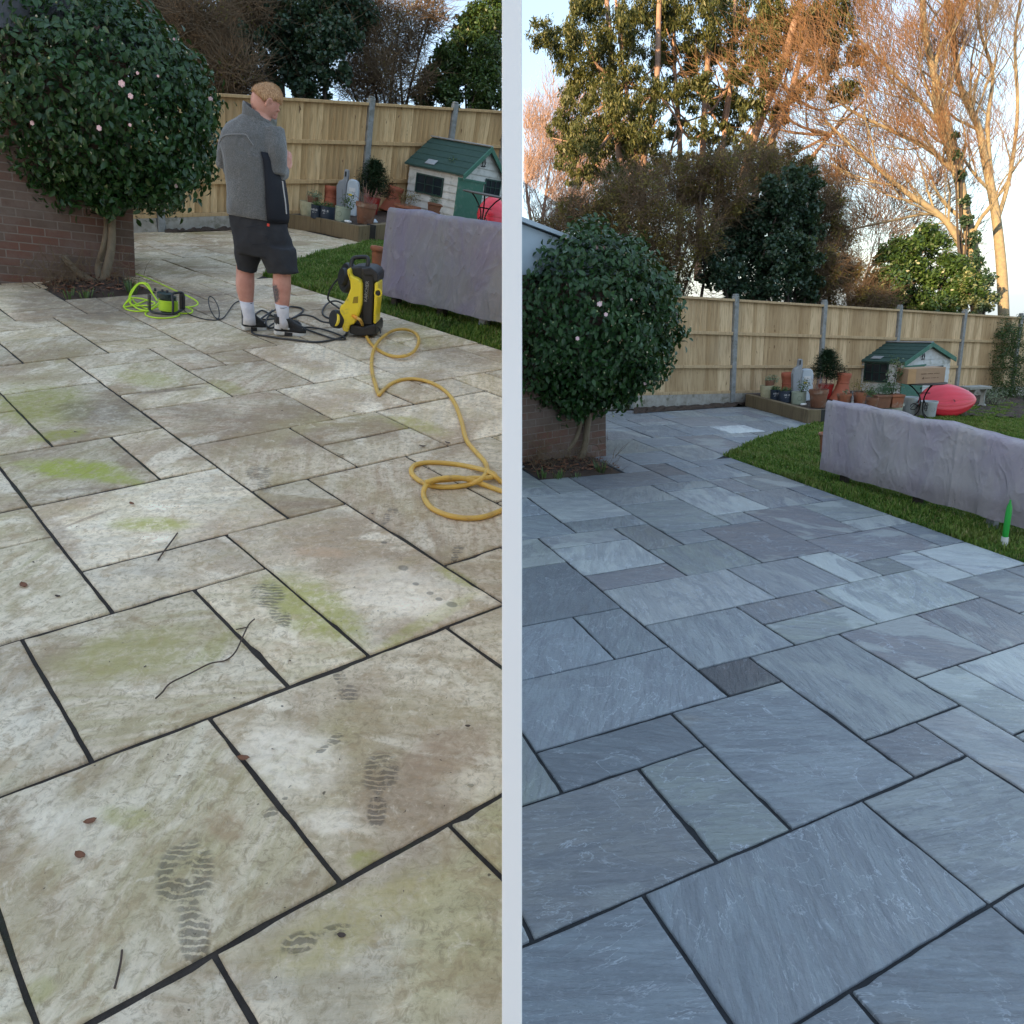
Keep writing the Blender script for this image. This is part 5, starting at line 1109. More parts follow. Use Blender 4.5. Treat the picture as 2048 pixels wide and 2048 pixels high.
mb = MB(); mb.tube([wp(1185, 500, .02), wp(1190, 400, .03)], .0085, 8); obj('handle_bar', mb, STEEL, wash, smooth='all')
ORG = mat('orange_connector', (.80, .33, .03), .4)
mb = MB(); mb.tube([wp(925, 1330, -.095), wp(960, 1345, -.12), wp(1010, 1375, -.15)], [.011, .014, .011], 12); obj('connector', mb, ORG, wash, smooth='all')
o = text('lettering', 'K\u00c4RCHER', .034, mat('silver_lettering', (.42, .42, .40), .4, metal=.3), wash, wp(1168, 905, -.0565), (math.radians(90), math.radians(-90), 0))
mb = MB(); a_, b_ = wp(1208, 770, -.0565), wp(1200, 1030, -.0565); mb.tube([a_, b_], .0012, 4); obj('lettering_line', mb, STEEL, wash)
mb = MB(); mb.tube(smooth_path([wp(1320, 1530, 0), wp(1380, 1545, -.02), wp(1412, 1600, -.03), wp(1415, 1640, -.03)], 5), .004, 6); obj('lance_clip', mb, BLK, wash, smooth='all')
# hoses: laid along the ground, metres above it in the third number
def hose(name, pts, r, m, label, cat, G=GL, k=7, n=9, fit=True):
    P = [G.at(p[0], p[1], 0) + G.u * ((p[2] if len(p) > 2 else r)) for p in pts]
    # raised points: find the ground point whose raised image falls on the pixel
    Q = []
    for p in pts:
        h = p[2] if len(p) > 2 else r; Q.append(Vector(G.at(p[0], p[1], h)))
    path = smooth_path(Q, k); mb = MB(); mb.tube(path, r, n); o = obj(name, mb, m, smooth='all'); return tag(o, label, cat)
z6 = lambda X, Y, h=.011: (500 + X / 3.788, 650 + Y / 3.788, h)
YH = mat('yellow_hose', (.68, .44, .09), .4, (.60, .36, .07), 10, .5, .1, 60, dirt=(.35, .22, .07), dscale=9)
cp = wp(1010, 1375, -.15); wpos = Vector(MT(GL.M(PW))[:3, :3] @ np.array(cp) + PW); hc = float((np.array(wpos) - GL.o) @ GL.n / (GL.u @ GL.n)); cpx = project(wpos)
hose('garden_hose', [(cpx[0], cpx[1], hc), (721, 641, hc * .9), (727, 655, hc * .35), z6(865, 25, .02), z6(895, 110), z6(960, 180), z6(1050, 228), z6(1150, 238, .03), z6(1235, 205, .03), z6(1278, 130, .03), z6(1262, 70, .03), z6(1190, 35, .03), z6(1100, 38, .03), z6(1020, 80, .035), z6(955, 150, .035), z6(925, 240, .02), z6(925, 350), z6(950, 450), z6(975, 525, .012), z6(992, 512, .012), z6(1060, 450, .012), z6(1150, 415), z6(1260, 410), z6(1380, 440), z6(1480, 500), z6(1550, 590), z6(1600, 720), z6(1640, 870), z6(1720, 970), z6(1780, 1040), z6(1795, 1110, .03), z6(1740, 1175, .035), z6(1640, 1212, .012), z6(1500, 1228), z6(1370, 1215), z6(1270, 1170), z6(1222, 1110), z6(1250, 1062), z6(1350, 1042), z6(1500, 1048), z6(1650, 1070), z6(1790, 1105, .03), z6(1858, 1138, .02), z6(1800, 1158, .03), z6(1650, 1160, .035), z6(1500, 1172, .03), z6(1380, 1185, .035), z6(1325, 1230, .03), z6(1318, 1300), z6(1370, 1380), z6(1480, 1435), z6(1620, 1462), z6(1760, 1455), z6(1880, 1415), z6(1945, 1385)],
     .0118, YH, 'yellow garden hose looping across the dirty patio from the pressure washer', 'hose')
hose('garden_hose', [z6(1330, 1192, .045), z6(1430, 1165, .05), z6(1560, 1155, .05), z6(1690, 1180, .03), z6(1800, 1220), z6(1950, 1275)], .0118, YH, 'second loose run of yellow hose across the coil at the dirty patio edge', 'hose')
hose('garden_hose', [z6(1800, 1115, .04), z6(1860, 1150, .03), z6(1900, 1185), z6(1960, 1215)], .0118, YH, 'short end of yellow hose leaving the coil towards the white divider', 'hose')
BH = mat('black_hose', (.020, .022, .024), .5, (.035, .037, .04), 14, .5)
q5 = lambda X, Y, h=.009: (400 + X / 6.44, 400 + Y / 6.44, h)
hose('pressure_hose', [(686, 548, .34), (672, 562, .28), (660, 580, .18), (656, 597, .10), (663, 606, .04), (676, 615, .03), (690, 626, .03), (686, 634, .03), (668, 638, .01), (650, 633, .01), (645, 622, .01), (655, 607, .02), (672, 602, .03), (690, 611, .03), (698, 626, .03), (700, 650, .02), q5(1900, 1680, .01), q5(1860, 1750), q5(1750, 1790), q5(1500, 1830), q5(1200, 1800), q5(900, 1760), q5(670, 1705), q5(760, 1560, .02), q5(840, 1490, .03), q5(940, 1430, .04), q5(1060, 1385, .03), q5(1200, 1375), q5(1310, 1395), q5(1320, 1440), q5(1230, 1500), q5(1100, 1570, .02), q5(960, 1640, .02), q5(880, 1640), q5(850, 1560), q5(930, 1420, .02)],
     .0078, BH, 'black high pressure hose coiled around the feet of the person', 'hose')
hose('pressure_hose', [q5(880, 1640), q5(950, 1590, .02), q5(1100, 1545, .03), q5(1240, 1560, .03), q5(1300, 1610, .02), q5(1250, 1650, .02), q5(1400, 1640, .012), q5(1600, 1670, .012), q5(1800, 1740, .012), q5(1870, 1790, .01), q5(1740, 1790, .012), q5(1580, 1740), q5(1340, 1650), q5(1200, 1560, .02), q5(1000, 1530, .02), q5(800, 1540), q5(710, 1490), q5(780, 1425), q5(850, 1440), q5(950, 1500), q5(1150, 1530, .02), q5(1300, 1480), q5(1450, 1500), q5(1560, 1560), q5(1660, 1580), q5(1760, 1570, .03)],
     .0070, BH, 'thinner black hose lying in loops between the shoes and the pressure washer', 'hose')
q1 = lambda X, Y, h=.006: (30 + X / 3.864, 440 + Y / 3.864, h)
hose('power_cable', [q1(1300, 690, .02), q1(1340, 725), q1(1420, 755), q1(1500, 770), q1(1570, 765), q1(1575, 690, .03), q1(1545, 620, .06), q1(1510, 590, .08), q1(1495, 620, .06), q1(1510, 690, .03), q1(1550, 755), q1(1600, 762), q1(1640, 720), q1(1690, 650), q1(1740, 625), q1(1800, 640)],
     .0045, BH, 'thin black cable running from the lime cable reel to the feet', 'cable')
# the lime cable reel
LIME = mat('lime_cable', (.55, .80, .03), .45, (.48, .72, .03), 9, .5); DG = mat('dark_green_plastic', (.03, .05, .045), .5)
PR = GL.at(*q1(1130, 735)[:2]); reel = thing('cable_reel', GL.M(PR), 'black framed reel wound with lime green extension cable on the dirty patio', 'cable reel')
def rp(X, Y, y): return Vector(GL.W(PR, *q1(X, Y)[:2], y))
mb = MB(); c = rp(1185, 640, .07); mb.lathe([(.060, -.075), (.062, .055)], 28, c); obj('drum', mb, DG, reel, smooth=True)
mb = MB(); nn = 9 * 24; mb.tube([c + Vector((.069 * math.cos(2 * PI * k / 24), .069 * math.sin(2 * PI * k / 24), -.062 + .085 * k / nn)) for k in range(nn)], .0065, 6); obj('wound_cable', mb, LIME, reel, smooth='all')
c2 = rp(1158, 582, .05); mb = MB(); mb.lathe([(.050, -.022), (.060, -.018), (.060, .018), (.052, .024), (.02, .026)], 28, c2); obj('socket_head', mb, DG, reel, smooth=True)
for X in (1090, 1140, 1175):
    mb = MB(); mb.lathe([(.010, 0), (.010, .02), (.006, .024)], 10, c2 + Vector(((X - 1158) / 3.864 / 225, 0, .02))); obj('knob', mb, BLK, reel, smooth=True)
mb = MB(); mb.tube(smooth_path([rp(1040, 690, -.02), rp(1060, 712, -.05), rp(1120, 722, -.07), rp(1215, 728, -.06), rp(1280, 700, 0), rp(1300, 690, .08)], 5), .010, 8); obj('frame', mb, BLK, reel, smooth='all')
mb = MB(); mb.tube(smooth_path([rp(1218, 728, -.06), rp(1222, 650, -.04), rp(1215, 580, -.01), rp(1240, 565, .02), rp(1290, 562, .05), rp(1305, 600, .05), rp(1305, 690, .05)], 5), .010, 8); obj('frame', mb, BLK, reel, smooth='all')
mb = MB(); mb.box(rp(1290, 630, .06), (.030, .05, .13)); obj('end_grip', mb, BLK, reel, bevel=.01)
mb = MB(); a_, b_ = rp(1037, 690, -.02), rp(1037, 575, -.02); mb.tube([a_.lerp(b_, k / 90) + Vector((.011 * math.cos(k * .9), .011 * math.sin(k * .9), 0)) for k in range(91)], .0035, 5); obj('coiled_grip', mb, BLK, reel, smooth='all')
for pts, lab in (([q1(935, 415, .03), q1(1040, 455, .03), q1(1150, 505, .03), q1(1260, 555, .05), q1(1340, 590, .04), q1(1400, 625, .02), q1(1412, 650), q1(1370, 670), q1(1300, 672, .02)], 'straight run of lime green cable from the reel to the brick corner'),
                 ([q1(1100, 625, .06), q1(1050, 550, .10), q1(1000, 495, .14), q1(950, 500, .13), q1(905, 560, .09), q1(880, 620, .05), q1(845, 660, .01), q1(860, 690), q1(940, 706), q1(1030, 700), q1(960, 690), q1(900, 650, .03), q1(880, 610, .05), q1(905, 540, .10), q1(960, 488, .14), q1(1020, 492, .14), q1(1050, 540, .10), q1(1060, 560, .08)], 'tall arching loops of lime green cable left of the reel'),
                 ([q1(1020, 620, .05), q1(930, 655, .02), q1(845, 672), q1(850, 650, .02), q1(890, 605, .04), q1(960, 605, .05), q1(1040, 625, .06), q1(1080, 640, .06), q1(1060, 660, .05), q1(1000, 660, .03), q1(900, 660), q1(900, 600, .03), q1(930, 640), q1(1000, 680), q1(1060, 682, .02), q1(1110, 640, .05)], 'low tangled loops of lime green cable left of the reel'),
                 ([q1(1110, 665, .04), q1(1050, 695, .01), q1(1010, 715), q1(1020, 740), q1(1100, 757), q1(1200, 755), q1(1265, 738), q1(1260, 720), q1(1200, 708, .01), q1(1300, 722), q1(1360, 718), q1(1370, 695), q1(1330, 675, .02)], 'flat lime green cable loop under the reel')):
    hose('extension_cable', pts, .0062, LIME, lab, 'cable')
# ---------------------------------------------------------------- bits lying on the dirty patio
TWG = mat('dry_twig', (.10, .07, .055), .9, (.06, .045, .035), 20, .5); LF = mat('dead_leaf', (.24, .10, .05), .8, (.15, .07, .04), 30, .5); LFG = mat('pale_dead_leaf', (.45, .38, .26), .8, (.3, .24, .16), 30, .5)
hose('fallen_twig', [(311, 1397, .004), (325, 1384, .006), (341, 1366, .008), (380, 1347, .008), (420, 1327, .010), (450, 1321, .014), (470, 1305, .020), (485, 1275, .022), (497, 1250, .020), (509, 1238, .012)], .0024, TWG, 'long thin dark twig lying across the big greenish slab of the dirty patio', 'twig', n=5)
hose('fallen_twig', [(229, 1977, .003), (236, 1950, .006), (242, 1920, .008), (244, 1900, .006)], .0022, TWG, 'short thin twig near the bottom left of the dirty patio', 'twig', n=5)
hose('fallen_twig', [(316, 1120, .004), (330, 1100, .008), (345, 1080, .008), (355, 1066, .004)], .003, TWG, 'grey forked twig on the pale grey slab of the dirty patio', 'twig', n=5)
hose('fallen_twig', [(472, 1259, .004), (486, 1256, .006), (497, 1254, .004)], .002, TWG, 'tiny twig lying across a joint of the dirty patio', 'twig', n=5)
def leaf(px, py, sz, rot, m, label, G=GL):
    sz *= .6
    P = G.at(px, py) + G.n * .004; r = random.Random(int(px)); M = G.M(P, rot); mb = MB(); n = 7
    top = []
    for i in range(n):
        u = i / (n - 1) - .5; wd_ = .30 * math.sqrt(max(0, 1 - (2 * u) ** 2)) + .005; top.append((u, wd_, .10 + .5 * u * u + r.uniform(-.02, .02)))
    vs = [(u * sz, v * sz, z * sz) for u, v, z in top] + [(u * sz, 0, z * sz - .06 * sz) for u, v, z in top] + [(u * sz, -v * sz, z * sz + .04 * sz) for u, v, z in top]
    mb.add(vs, [(i, i + 1, i + 1 + n, i + n) for i in range(n - 1)] + [(i + n, i + n + 1, i + 1 + 2 * n, i + 2 * n) for i in range(n - 1)])
    o = obj('fallen_leaf', mb, m, M=M, smooth='all'); so = o.modifiers.new('thick', 'SOLIDIFY'); so.thickness = .0012
    tag(o, label, 'leaf')
for a in ((181, 1646, .045, .6, LF, 'reddish brown curled leaf on the biggest slab, upper of the pair at lower left'), (161, 1714, .045, -.4, LF, 'brown curled leaf on the biggest slab, lower of the pair at lower left'), (487, 1520, .05, .1, LF, 'rust brown leaf caught in the joint of the dirty patio'),
          (48, 1174, .06, -.7, LF, 'shiny rust leaf at the left edge of the dirty patio'), (116, 1195, .03, 0, TWG, 'small black leaf scrap on the left middle slab'), (264, 1010, .045, -.6, LF, 'thin dark leaf on the pale slab above the round green stain'), (941, 1575, .03, .2, LFG, 'pale curled leaf by the lower right of the dirty patio'),
          (935, 1455, .025, .2, TWG, 'small dark curl by the pale vein near the white divider'), (680, 912, .06, -.2, LFG, 'buff curled leaf beside a joint right of the boot print'), (708, 825, .03, 0, TWG, 'dark crumpled leaf above the buff curled leaf'), (845, 895, .06, .2, TWG, 'black curled leaf near the yellow hose'), (895, 888, .05, -.3, TWG, 'dark leaf scrap closest to the bend of the yellow hose'),
          (683, 1874, .03, 0, TWG, 'black flake on the lowest slab of the dirty patio'), (455, 1324, .03, .5, LFG, 'tiny pale leaf beside the long twig')): leaf(*a)
DEB = MB(); rr = random.Random(8)
for i in range(420):
    a, b = (rr.uniform(-3, 11), rr.uniform(-3, 20)) if i > 150 else (rr.gauss(1, 2.6), rr.gauss(11.5, 2.6))
    P = GL.g(a, b, .001); q = project(P)
    if not (10 < q[0] < 1000) or q[2] < .5 or a > 10.7: continue
    s_ = rr.uniform(.0016, .0055); d = [Vector(P) + Vector((rr.gauss(0, s_), rr.gauss(0, s_), abs(rr.gauss(0, s_ * .4)))) for _ in range(4)]; DEB.add(d, [(0, 1, 2), (0, 2, 3), (0, 3, 1), (1, 3, 2)])
tag(obj('debris', DEB, TWG), 'fine dark crumbs of leaf and soil scattered over the dirty patio', 'debris', kind='stuff')
# ---------------------------------------------------------------- things around the playhouse, built once per garden from that garden's own view
TERRA = mat('terracotta', (.36, .13, .065), .85, (.28, .11, .06), 9, .5, .15, 50, dirt=(.36, .28, .22), dscale=8)
TERRB = mat('brown_terracotta', (.25, .115, .065), .85, (.19, .09, .055), 9, .5, .15, 50, dirt=(.30, .24, .18), dscale=8)
CHIM = mat('orange_chimney_clay', (.44, .13, .07), .8, (.37, .11, .06), 7, .5, .1, 50)
CREAM = mat('cream_weave', (.46, .42, .27), .8, (.34, .31, .18), 14, .5, .5, 40)
NAVYP = mat('navy_pot_glaze', (.025, .037, .06), .5, (.035, .05, .075), 8, .5); SAGE = mat('sage_glaze', (.34, .39, .30), .45, (.30, .35, .27), 5, .5)
TUBW = mat('white_tub', (.52, .57, .58), .5, (.46, .51, .52), 5, .5); TUBC = mat('cream_tub', (.60, .64, .52), .5, (.54, .58, .47), 5, .5)
GREYP = mat('grey_plastic', (.30, .32, .34), .5, (.25, .27, .29), 5, .5); GREYL = mat('pale_blue_grey_plastic', (.46, .52, .57), .45, (.42, .48, .53), 4, .5)
SLEEP = woodmat('old_sleeper', '6f6148', '7f6f52', '473b2b'); PURP = mat('purple_plastic', (.20, .06, .38), .35); REDP = mat('red_glaze', (.42, .03, .025), .4, (.3, .02, .02), 9, .5)
STONE = mat('weathered_stone', (.36, .36, .33), .9, (.22, .23, .20), 9, .5, .5, 40); PLGREEN = leafmat('pot_leaves', (.03, .07, .02), (.10, .17, .05), .5, .15, .4)
FEATH = leafmat('feathery_leaves', (.035, .10, .05), (.10, .20, .10), .6, .15, .3); CONIF = leafmat('conifer_needles', (.010, .035, .014), (.035, .07, .02), .6, 0, .3)
HELLE = leafmat('pale_leaves', (.10, .15, .08), (.30, .36, .22), .5, .15, .5); DRY = mat('dry_stems', (.34, .26, .17), .9, (.24, .15, .10), 9, .5); PINKS = mat('pink_stems', (.35, .16, .13), .8)
BLIRON = mat('black_iron', (.012, .012, .013), .5, metal=.3); KRED = mat('red_boat_plastic', (.75, .035, .06), .4, (.66, .03, .05), 3, .5, coat=.2)
LETT = mat('white_lettering', (.7, .7, .7), .6)
def local(M, P): 
    i = np.linalg.inv(np.array(M)); return np.atleast_2d(P) @ i[:3, :3].T + i[:3, 3]
def plant_leaves(name, t, c, rad, n, size, m, ratio=.5, squash=(1, 1, 1), power=.5, droop=None, up=.5):
    d = rand_unit(n); P = np.array(c) + d * np.array(squash) * rad * (rng.uniform(0, 1, n) ** power)[:, None]; nr = d * .6 + rand_unit(n) * .6 + np.array([0, 0, up]); nr /= np.linalg.norm(nr, axis=1)[:, None]
    V, Fa = leaf_mesh(P, nr, rng.uniform(.6, 1.2, n) * size, ratio, droop); return fast(name, V, Fa, m, t)
def stems(name, t, c, rad, n, h, m, r=.002, lean=.4, bend=.15, seed=1, one=True):
    rr = random.Random(seed); mb = MB(); ends = []
    for i in range(n):
        a = rr.uniform(0, 2 * PI); p = Vector(c) + Vector((math.cos(a), math.sin(a), 0)) * rad * rr.random(); d = Vector((math.cos(a) * lean * rr.random(), math.sin(a) * lean * rr.random(), 1)).normalized(); path = [p]
        L = h * rr.uniform(.6, 1)
        for k in range(5): d = (d + Vector((rr.gauss(0, bend), rr.gauss(0, bend), 0))).normalized(); path.append(path[-1] + d * L / 5)
        mb.tube(path, [r * (1 - .12 * k) for k in range(6)], 5); ends.append(path[-1])
    o = obj(name, mb, m, t, smooth='all')
    if n > 3: o['kind'] = 'stuff'
    return ends
class Items:
    def __init__(s, G, side): s.G = G; s.side = side; s.w = 'dirty' if side == 'left' else 'clean'
    def root(s, name, px, py, h, label, cat, yaw=0.0, group=None):
        P = s.G.at(px, py, h); s.P = P; s.yaw = yaw; s.k = project(P)[2] / F; s.kz = 1 / abs(project(P)[1] - project(P + s.G.u * .3)[1]) * .3
        s.M = s.G.M(P, yaw); s.t = thing(name, s.M, label, cat, group); return s.t
    def L(s, px, py, y=0.0): return Vector(s.G.W(s.P, px, py, y, s.yaw))
    def pot(s, name, x0, x1, ytop, ybot, m, label, h=.2, prof='flare', cat='pot', rim=True, group=None, n=28, sq=1.0):
        cx = (x0 + x1) / 2; t = s.root(name, cx, ybot - (x1 - x0) * .10, h, label, cat, group=group); R = (x1 - x0) / 2 * s.k; H = (ybot - ytop) * s.kz * .96
        P = {'flare': [(.0, 0), (.70, 0), (.74, .02), (.92, .78), (1.0, .79), (1.0, 1.0), (.93, 1.0), (.90, .9), (.0, .88)],
             'tub': [(0, 0), (.78, 0), (.84, .05), (.92, .80), (1.0, .86), (1.0, 1.0), (.95, 1.0), (.93, .92), (0, .90)],
             'straight': [(0, 0), (.88, 0), (.92, .04), (.95, .1), (.96, .9), (1.0, .92), (1.0, 1.0), (.94, 1.0), (.92, .9), (0, .88)],
             'basket': [(0, 0), (.74, 0), (.82, .10), (.80, .14), (.88, .30), (.86, .34), (.94, .52), (.92, .56), (1.0, .78), (.97, .82), (1.02, .93), (1.0, 1.0), (.93, .98), (.9, .9), (0, .88)],
             'chimney': [(0, 0), (1.25, 0), (1.2, .05), (.92, .35), (.84, .60), (.90, .61), (.90, .65), (.84, .66), (.86, .76), (.92, .77), (.92, .82), (1.0, .86), (1.02, .96), (.95, 1.0), (.80, 1.0), (.78, .8), (0, .78)]}[prof]
        mb = MB(); mb.lathe([(max(r, .001) * R, z * H) for r, z in P], n, sy=sq); obj('pot_body' if name != 'chimney_pot' else 'shaft', mb, m, t, smooth=True)
        s.R, s.H = R, H
        if prof != 'chimney': mb = MB(); mb.lathe([(.001, H * .90), (R * .90, H * .90)], 20, cap=False, sy=sq); obj('soil', mb, SOIL, t)
        return t
def build_items(G, side):
    I = Items(G, side); Lf = side == 'left'; p = I.w + ' patio'
    def X(l, r): return l if Lf else r
    # sleeper wall and raised soil
    front = X([(575, 456), (640, 466), (716, 484), (745, 482), (850, 468), (915, 452)], [(1490, 812), (1544, 827), (1614, 847), (1650, 846), (1795, 829), (1838, 806)])
    back = X([(935, 438), (600, 440)], [(1850, 792), (1500, 800)])
    P0 = G.at(*front[2]); M = G.M(P0); t = thing('sleeper_wall', M, 'weathered timber sleeper wall holding pots beside the %s' % p, 'garden wall')
    Q = [local(M, G.at(*q))[0] for q in front]
    for i in range(len(Q) - 1):
        a, b = Vector(Q[i]), Vector(Q[i + 1]); d = (b - a); Ls = d.length; d.normalize(); ang = math.atan2(d.y, d.x); mb = MB(); mb.box((0, 0, 0), (Ls - .006, .09, .215)); nv = Vector((-math.sin(ang), math.cos(ang), 0)) * .045
        mb.v = [tuple(Matrix.Rotation(ang, 3, 'Z') @ Matrix.Rotation(-math.asin(max(-1, min(1, d.z))), 3, 'Y') @ Vector(v) + (a + b) / 2 + nv + Vector((0, 0, .105))) for v in mb.v]; obj('sleeper', mb, SLEEP, t, bevel=.008)
    mb = MB(); c = Vector(Q[3]); mb.box(c + Vector((-.03, -.02, .11)), (.13, .04, .22)); obj('end_post', mb, BLK, t, bevel=.004)
    ed = [Vector(q) + Vector((0, .05, .185)) for q in Q] + [Vector(local(M, G.at(*q))[0]) + Vector((0, 0, .185)) for q in back]
    mb = MB(); mb.add(ed, [tuple(range(len(ed)))]); o = obj('raised_soil', mb, SOIL, M=M); tag(o, kind='structure')
    # soil and leaf strip along the fence foot
    strip = X([(330, 466), (575, 457), (600, 446), (330, 456)], [(1268, 828), (1470, 814), (1505, 806), (1268, 818)])
    rr = random.Random(3); mb = MB(); A = [np.array(local(M, G.at(*q))[0]) for q in strip]; n1, n2 = 40, 6; vs = []
    for i in range(n1):
        for j in range(n2):
            u, v = i / (n1 - 1), j / (n2 - 1); q = (A[0] * (1 - u) + A[1] * u) * (1 - v) + (A[3] * (1 - u) + A[2] * u) * v; vs.append((q[0], q[1], q[2] + .004 + rr.random() * .05 * (1 if 0 < j < n2 - 1 else .2)))
    mb.add(vs, [(i * n2 + j, (i + 1) * n2 + j, (i + 1) * n2 + j + 1, i * n2 + j + 1) for i in range(n1 - 1) for j in range(n2 - 1)]); tag(obj('soil_strip', mb, SOIL, M=M), kind='structure')
    # ---- the playhouse
    yaw = X(.88, .46); cb = X((911, 462), (1798, 813)); P = G.at(*cb, .0); t = thing('playhouse', G.M(P, yaw), 'white boarded playhouse with green felt roof and green door beyond the %s' % p, 'playhouse')
    Wf = lambda x, y, yy=0.0: Vector(G.W(P, x, y, yy, yaw))
    def Ws(x, y, xx=0.0):
        a = G.W(P, x, y, -xx, yaw + PI / 2); return Vector((xx, a[0], a[2]))
    fw = Wf(*X((1001, 400), (1893, 780))).x; dp = Ws(*X((813, 400), (1713, 770))).y; eh = Wf(*X((911, 341), (1799, 724))).z; ah = Wf(*X((975, 296), (1852, 688))).z; ax_ = fw / 2
    def boards(mb, pts_fn, z0, z1, k):
        for i in range(k): mb_ = (z0 + (z1 - z0) * i / k, z0 + (z1 - z0) * (i + 1) / k); pts_fn(*mb_)
    WP = mat('white_boards_' + side, (.62, .63, .60) if Lf else (.58, .61, .62), .7, (.5, .51, .48), 8, .5, dirt=(.30, .32, .28), dscale=7); GP = mat('green_paint_' + side, (.035, .14, .095), .6, (.05, .17, .12), 9, .5, dirt=(.13, .19, .15), dscale=9)
    mb = MB(); k = 8
    for i in range(k):
        a, b = i / k * eh, (i + 1) / k * eh; mb.add([(0, -.018, a), (fw, -.018, a), (fw, -.004, b), (0, -.004, b), (0, .03, a), (fw, .03, a), (fw, .03, b), (0, .03, b)], [(0, 1, 2, 3), (4, 7, 6, 5), (0, 4, 5, 1), (3, 2, 6, 7), (0, 3, 7, 4), (1, 5, 6, 2)])
    k = 4
    for i in range(k):
        a, b = eh + (ah - eh) * i / k, eh + (ah - eh) * (i + 1) / k; x0 = ax_ * i / k; x1 = ax_ * (i + 1) / k; mb.add([(x0, -.018, a), (fw - x0, -.018, a), (fw - x1, -.004, b), (x1, -.004, b), (x0, .03, a), (fw - x0, .03, a), (fw - x1, .03, b), (x1, .03, b)], [(0, 1, 2, 3), (4, 7, 6, 5), (0, 3, 7, 4), (1, 5, 6, 2)])
    obj('front_wall', mb, WP, t); mb = MB(); k = 8
    for i in range(k):
        a, b = i / k * eh, (i + 1) / k * eh; mb.add([(-.018, -.01, a), (-.018, dp, a), (-.004, dp, b), (-.004, -.01, b), (.03, -.01, a), (.03, dp, a), (.03, dp, b), (.03, -.01, b)], [(0, 3, 2, 1), (4, 5, 6, 7), (0, 1, 5, 4), (3, 7, 6, 2), (0, 4, 7, 3), (1, 2, 6, 5)])
    obj('side_wall', mb, WP, t)
    mb = MB(); mb.box((fw - .015, dp / 2, eh / 2), (.03, dp - .07, eh)); mb.box((fw / 2, dp - .012, eh / 2), (fw - .07, .024, eh)); o = obj('far_walls', mb, WP, t)
    oh = .07; sl = (ah - eh) / ax_
    for s_ in (0, 1):
        mb = MB(); e = -oh if s_ == 0 else fw + oh; ez = eh - oh * sl; k = 5
        for i in range(k):
            u0, u1 = i / k, (i + 1) / k; xa, xb = e + (ax_ - e) * u0, e + (ax_ - e) * u1; za, zb = ez + (ah - ez) * u0 + .028, ez + (ah - ez) * u1 + .018
            mb.add([(xa, -oh, za), (xb, -oh, zb), (xb, dp + oh, zb), (xa, dp + oh, za), (xa, -oh, za - .025), (xb, -oh, zb - .02), (xb, dp + oh, zb - .02), (xa, dp + oh, za - .025)], [(0, 1, 2, 3), (4, 7, 6, 5), (0, 3, 7, 4), (1, 5, 6, 2), (0, 4, 5, 1), (2, 6, 7, 3)])
        rf = obj('roof', mb, mat('green_felt_%s%d' % (side, s_), (.022, .055, .045), .95, (.03, .07, .058), 14, .5, .4, 80), t)
        if s_ == 0: mb = MB(); xm = e + (ax_ - e) * .16; zm = ez + (ah - ez) * .16 + .036; mb.box((xm, dp * .62, zm), (.11, .22, .008), ry=-math.atan(sl)); obj('felt_patch', mb, GREYP, rf)
        mb = MB(); mb.prism([(e, ez - .06), (ax_, ah - .055), (ax_, ah + .030), (e, ez + .025)], -oh - .022, -oh); obj('bargeboard', mb, GP, t, bevel=.003)
    mb = MB(); mb.box((ax_, dp / 2, ah + .032), (.09, dp + 2 * oh, .02)); obj('ridge', mb, GREYP, t, bevel=.006)
    d0, d1 = Wf(*X((918, 345), (1805, 731)), -.02), Wf(*X((957, 430), (1840, 800)), -.02)
    dz = min(d0.z, eh * .88); mb = MB(); mb.box(((d0.x + d1.x) / 2, -.03, dz / 2 + .01), (d1.x - d0.x, .025, dz - .02)); dr = obj('door', mb, GP, t, bevel=.003)
    mb = MB(); mb.box(((d0.x + d1.x) / 2, -.047, dz + .005), ((d1.x - d0.x) * 1.1, .012, .03)); obj('door_lintel', mb, GP, t)
    mb = MB(); mb.lathe([(.001, 0), (.02, .004), (.012, .02), (.001, .022)], 12, (d1.x - .05, -.044, dz * .42), Matrix.Rotation(PI / 2, 3, 'X')); obj('handle', mb, BLIRON, dr)
    def window(x0, x1, z0, z1, on):
        T = (lambda u, v, z: Vector((u, v, z))) if on == 'f' else (lambda u, v, z: Vector((v, u, z)))
        def bx(mb, u0, u1, za, zb, v0, v1): vs = [T(u, v, z) for u in (u0, u1) for v in (v0, v1) for z in (za, zb)]; mb.add(vs, [(0, 1, 3, 2), (4, 6, 7, 5), (0, 4, 5, 1), (2, 3, 7, 6), (0, 2, 6, 4), (1, 5, 7, 3)])
        mb = MB(); bx(mb, x0, x1, z0, z1, -.024, -.020); w_ = obj('window', mb, mat('dark_pane', (.02, .028, .035), .08), t)
        mb = MB(); b = .022
        for r_ in ((x0, x1, z0 - b, z0), (x0, x1, z1, z1 + b), (x0 - b, x0, z0 - b, z1 + b), (x1, x1 + b, z0 - b, z1 + b), (x0, x1, (z0 + z1) / 2 - .006, (z0 + z1) / 2 + .006), (x0 + (x1 - x0) / 3 - .006, x0 + (x1 - x0) / 3 + .006, z0, z1), (x0 + (x1 - x0) * 2 / 3 - .006, x0 + (x1 - x0) * 2 / 3 + .006, z0, z1)): bx(mb, *r_, -.036, -.023)
        obj('frame', mb, mat('dark_green_frame', (.012, .05, .042), .6), w_)
        return w_
    a, b = Ws(*X((882, 392), (1773, 763)), -.02), Ws(*X((836, 348), (1732, 727)), -.02); window(a.y, b.y, a.z, min(b.z, eh - .06), 's')
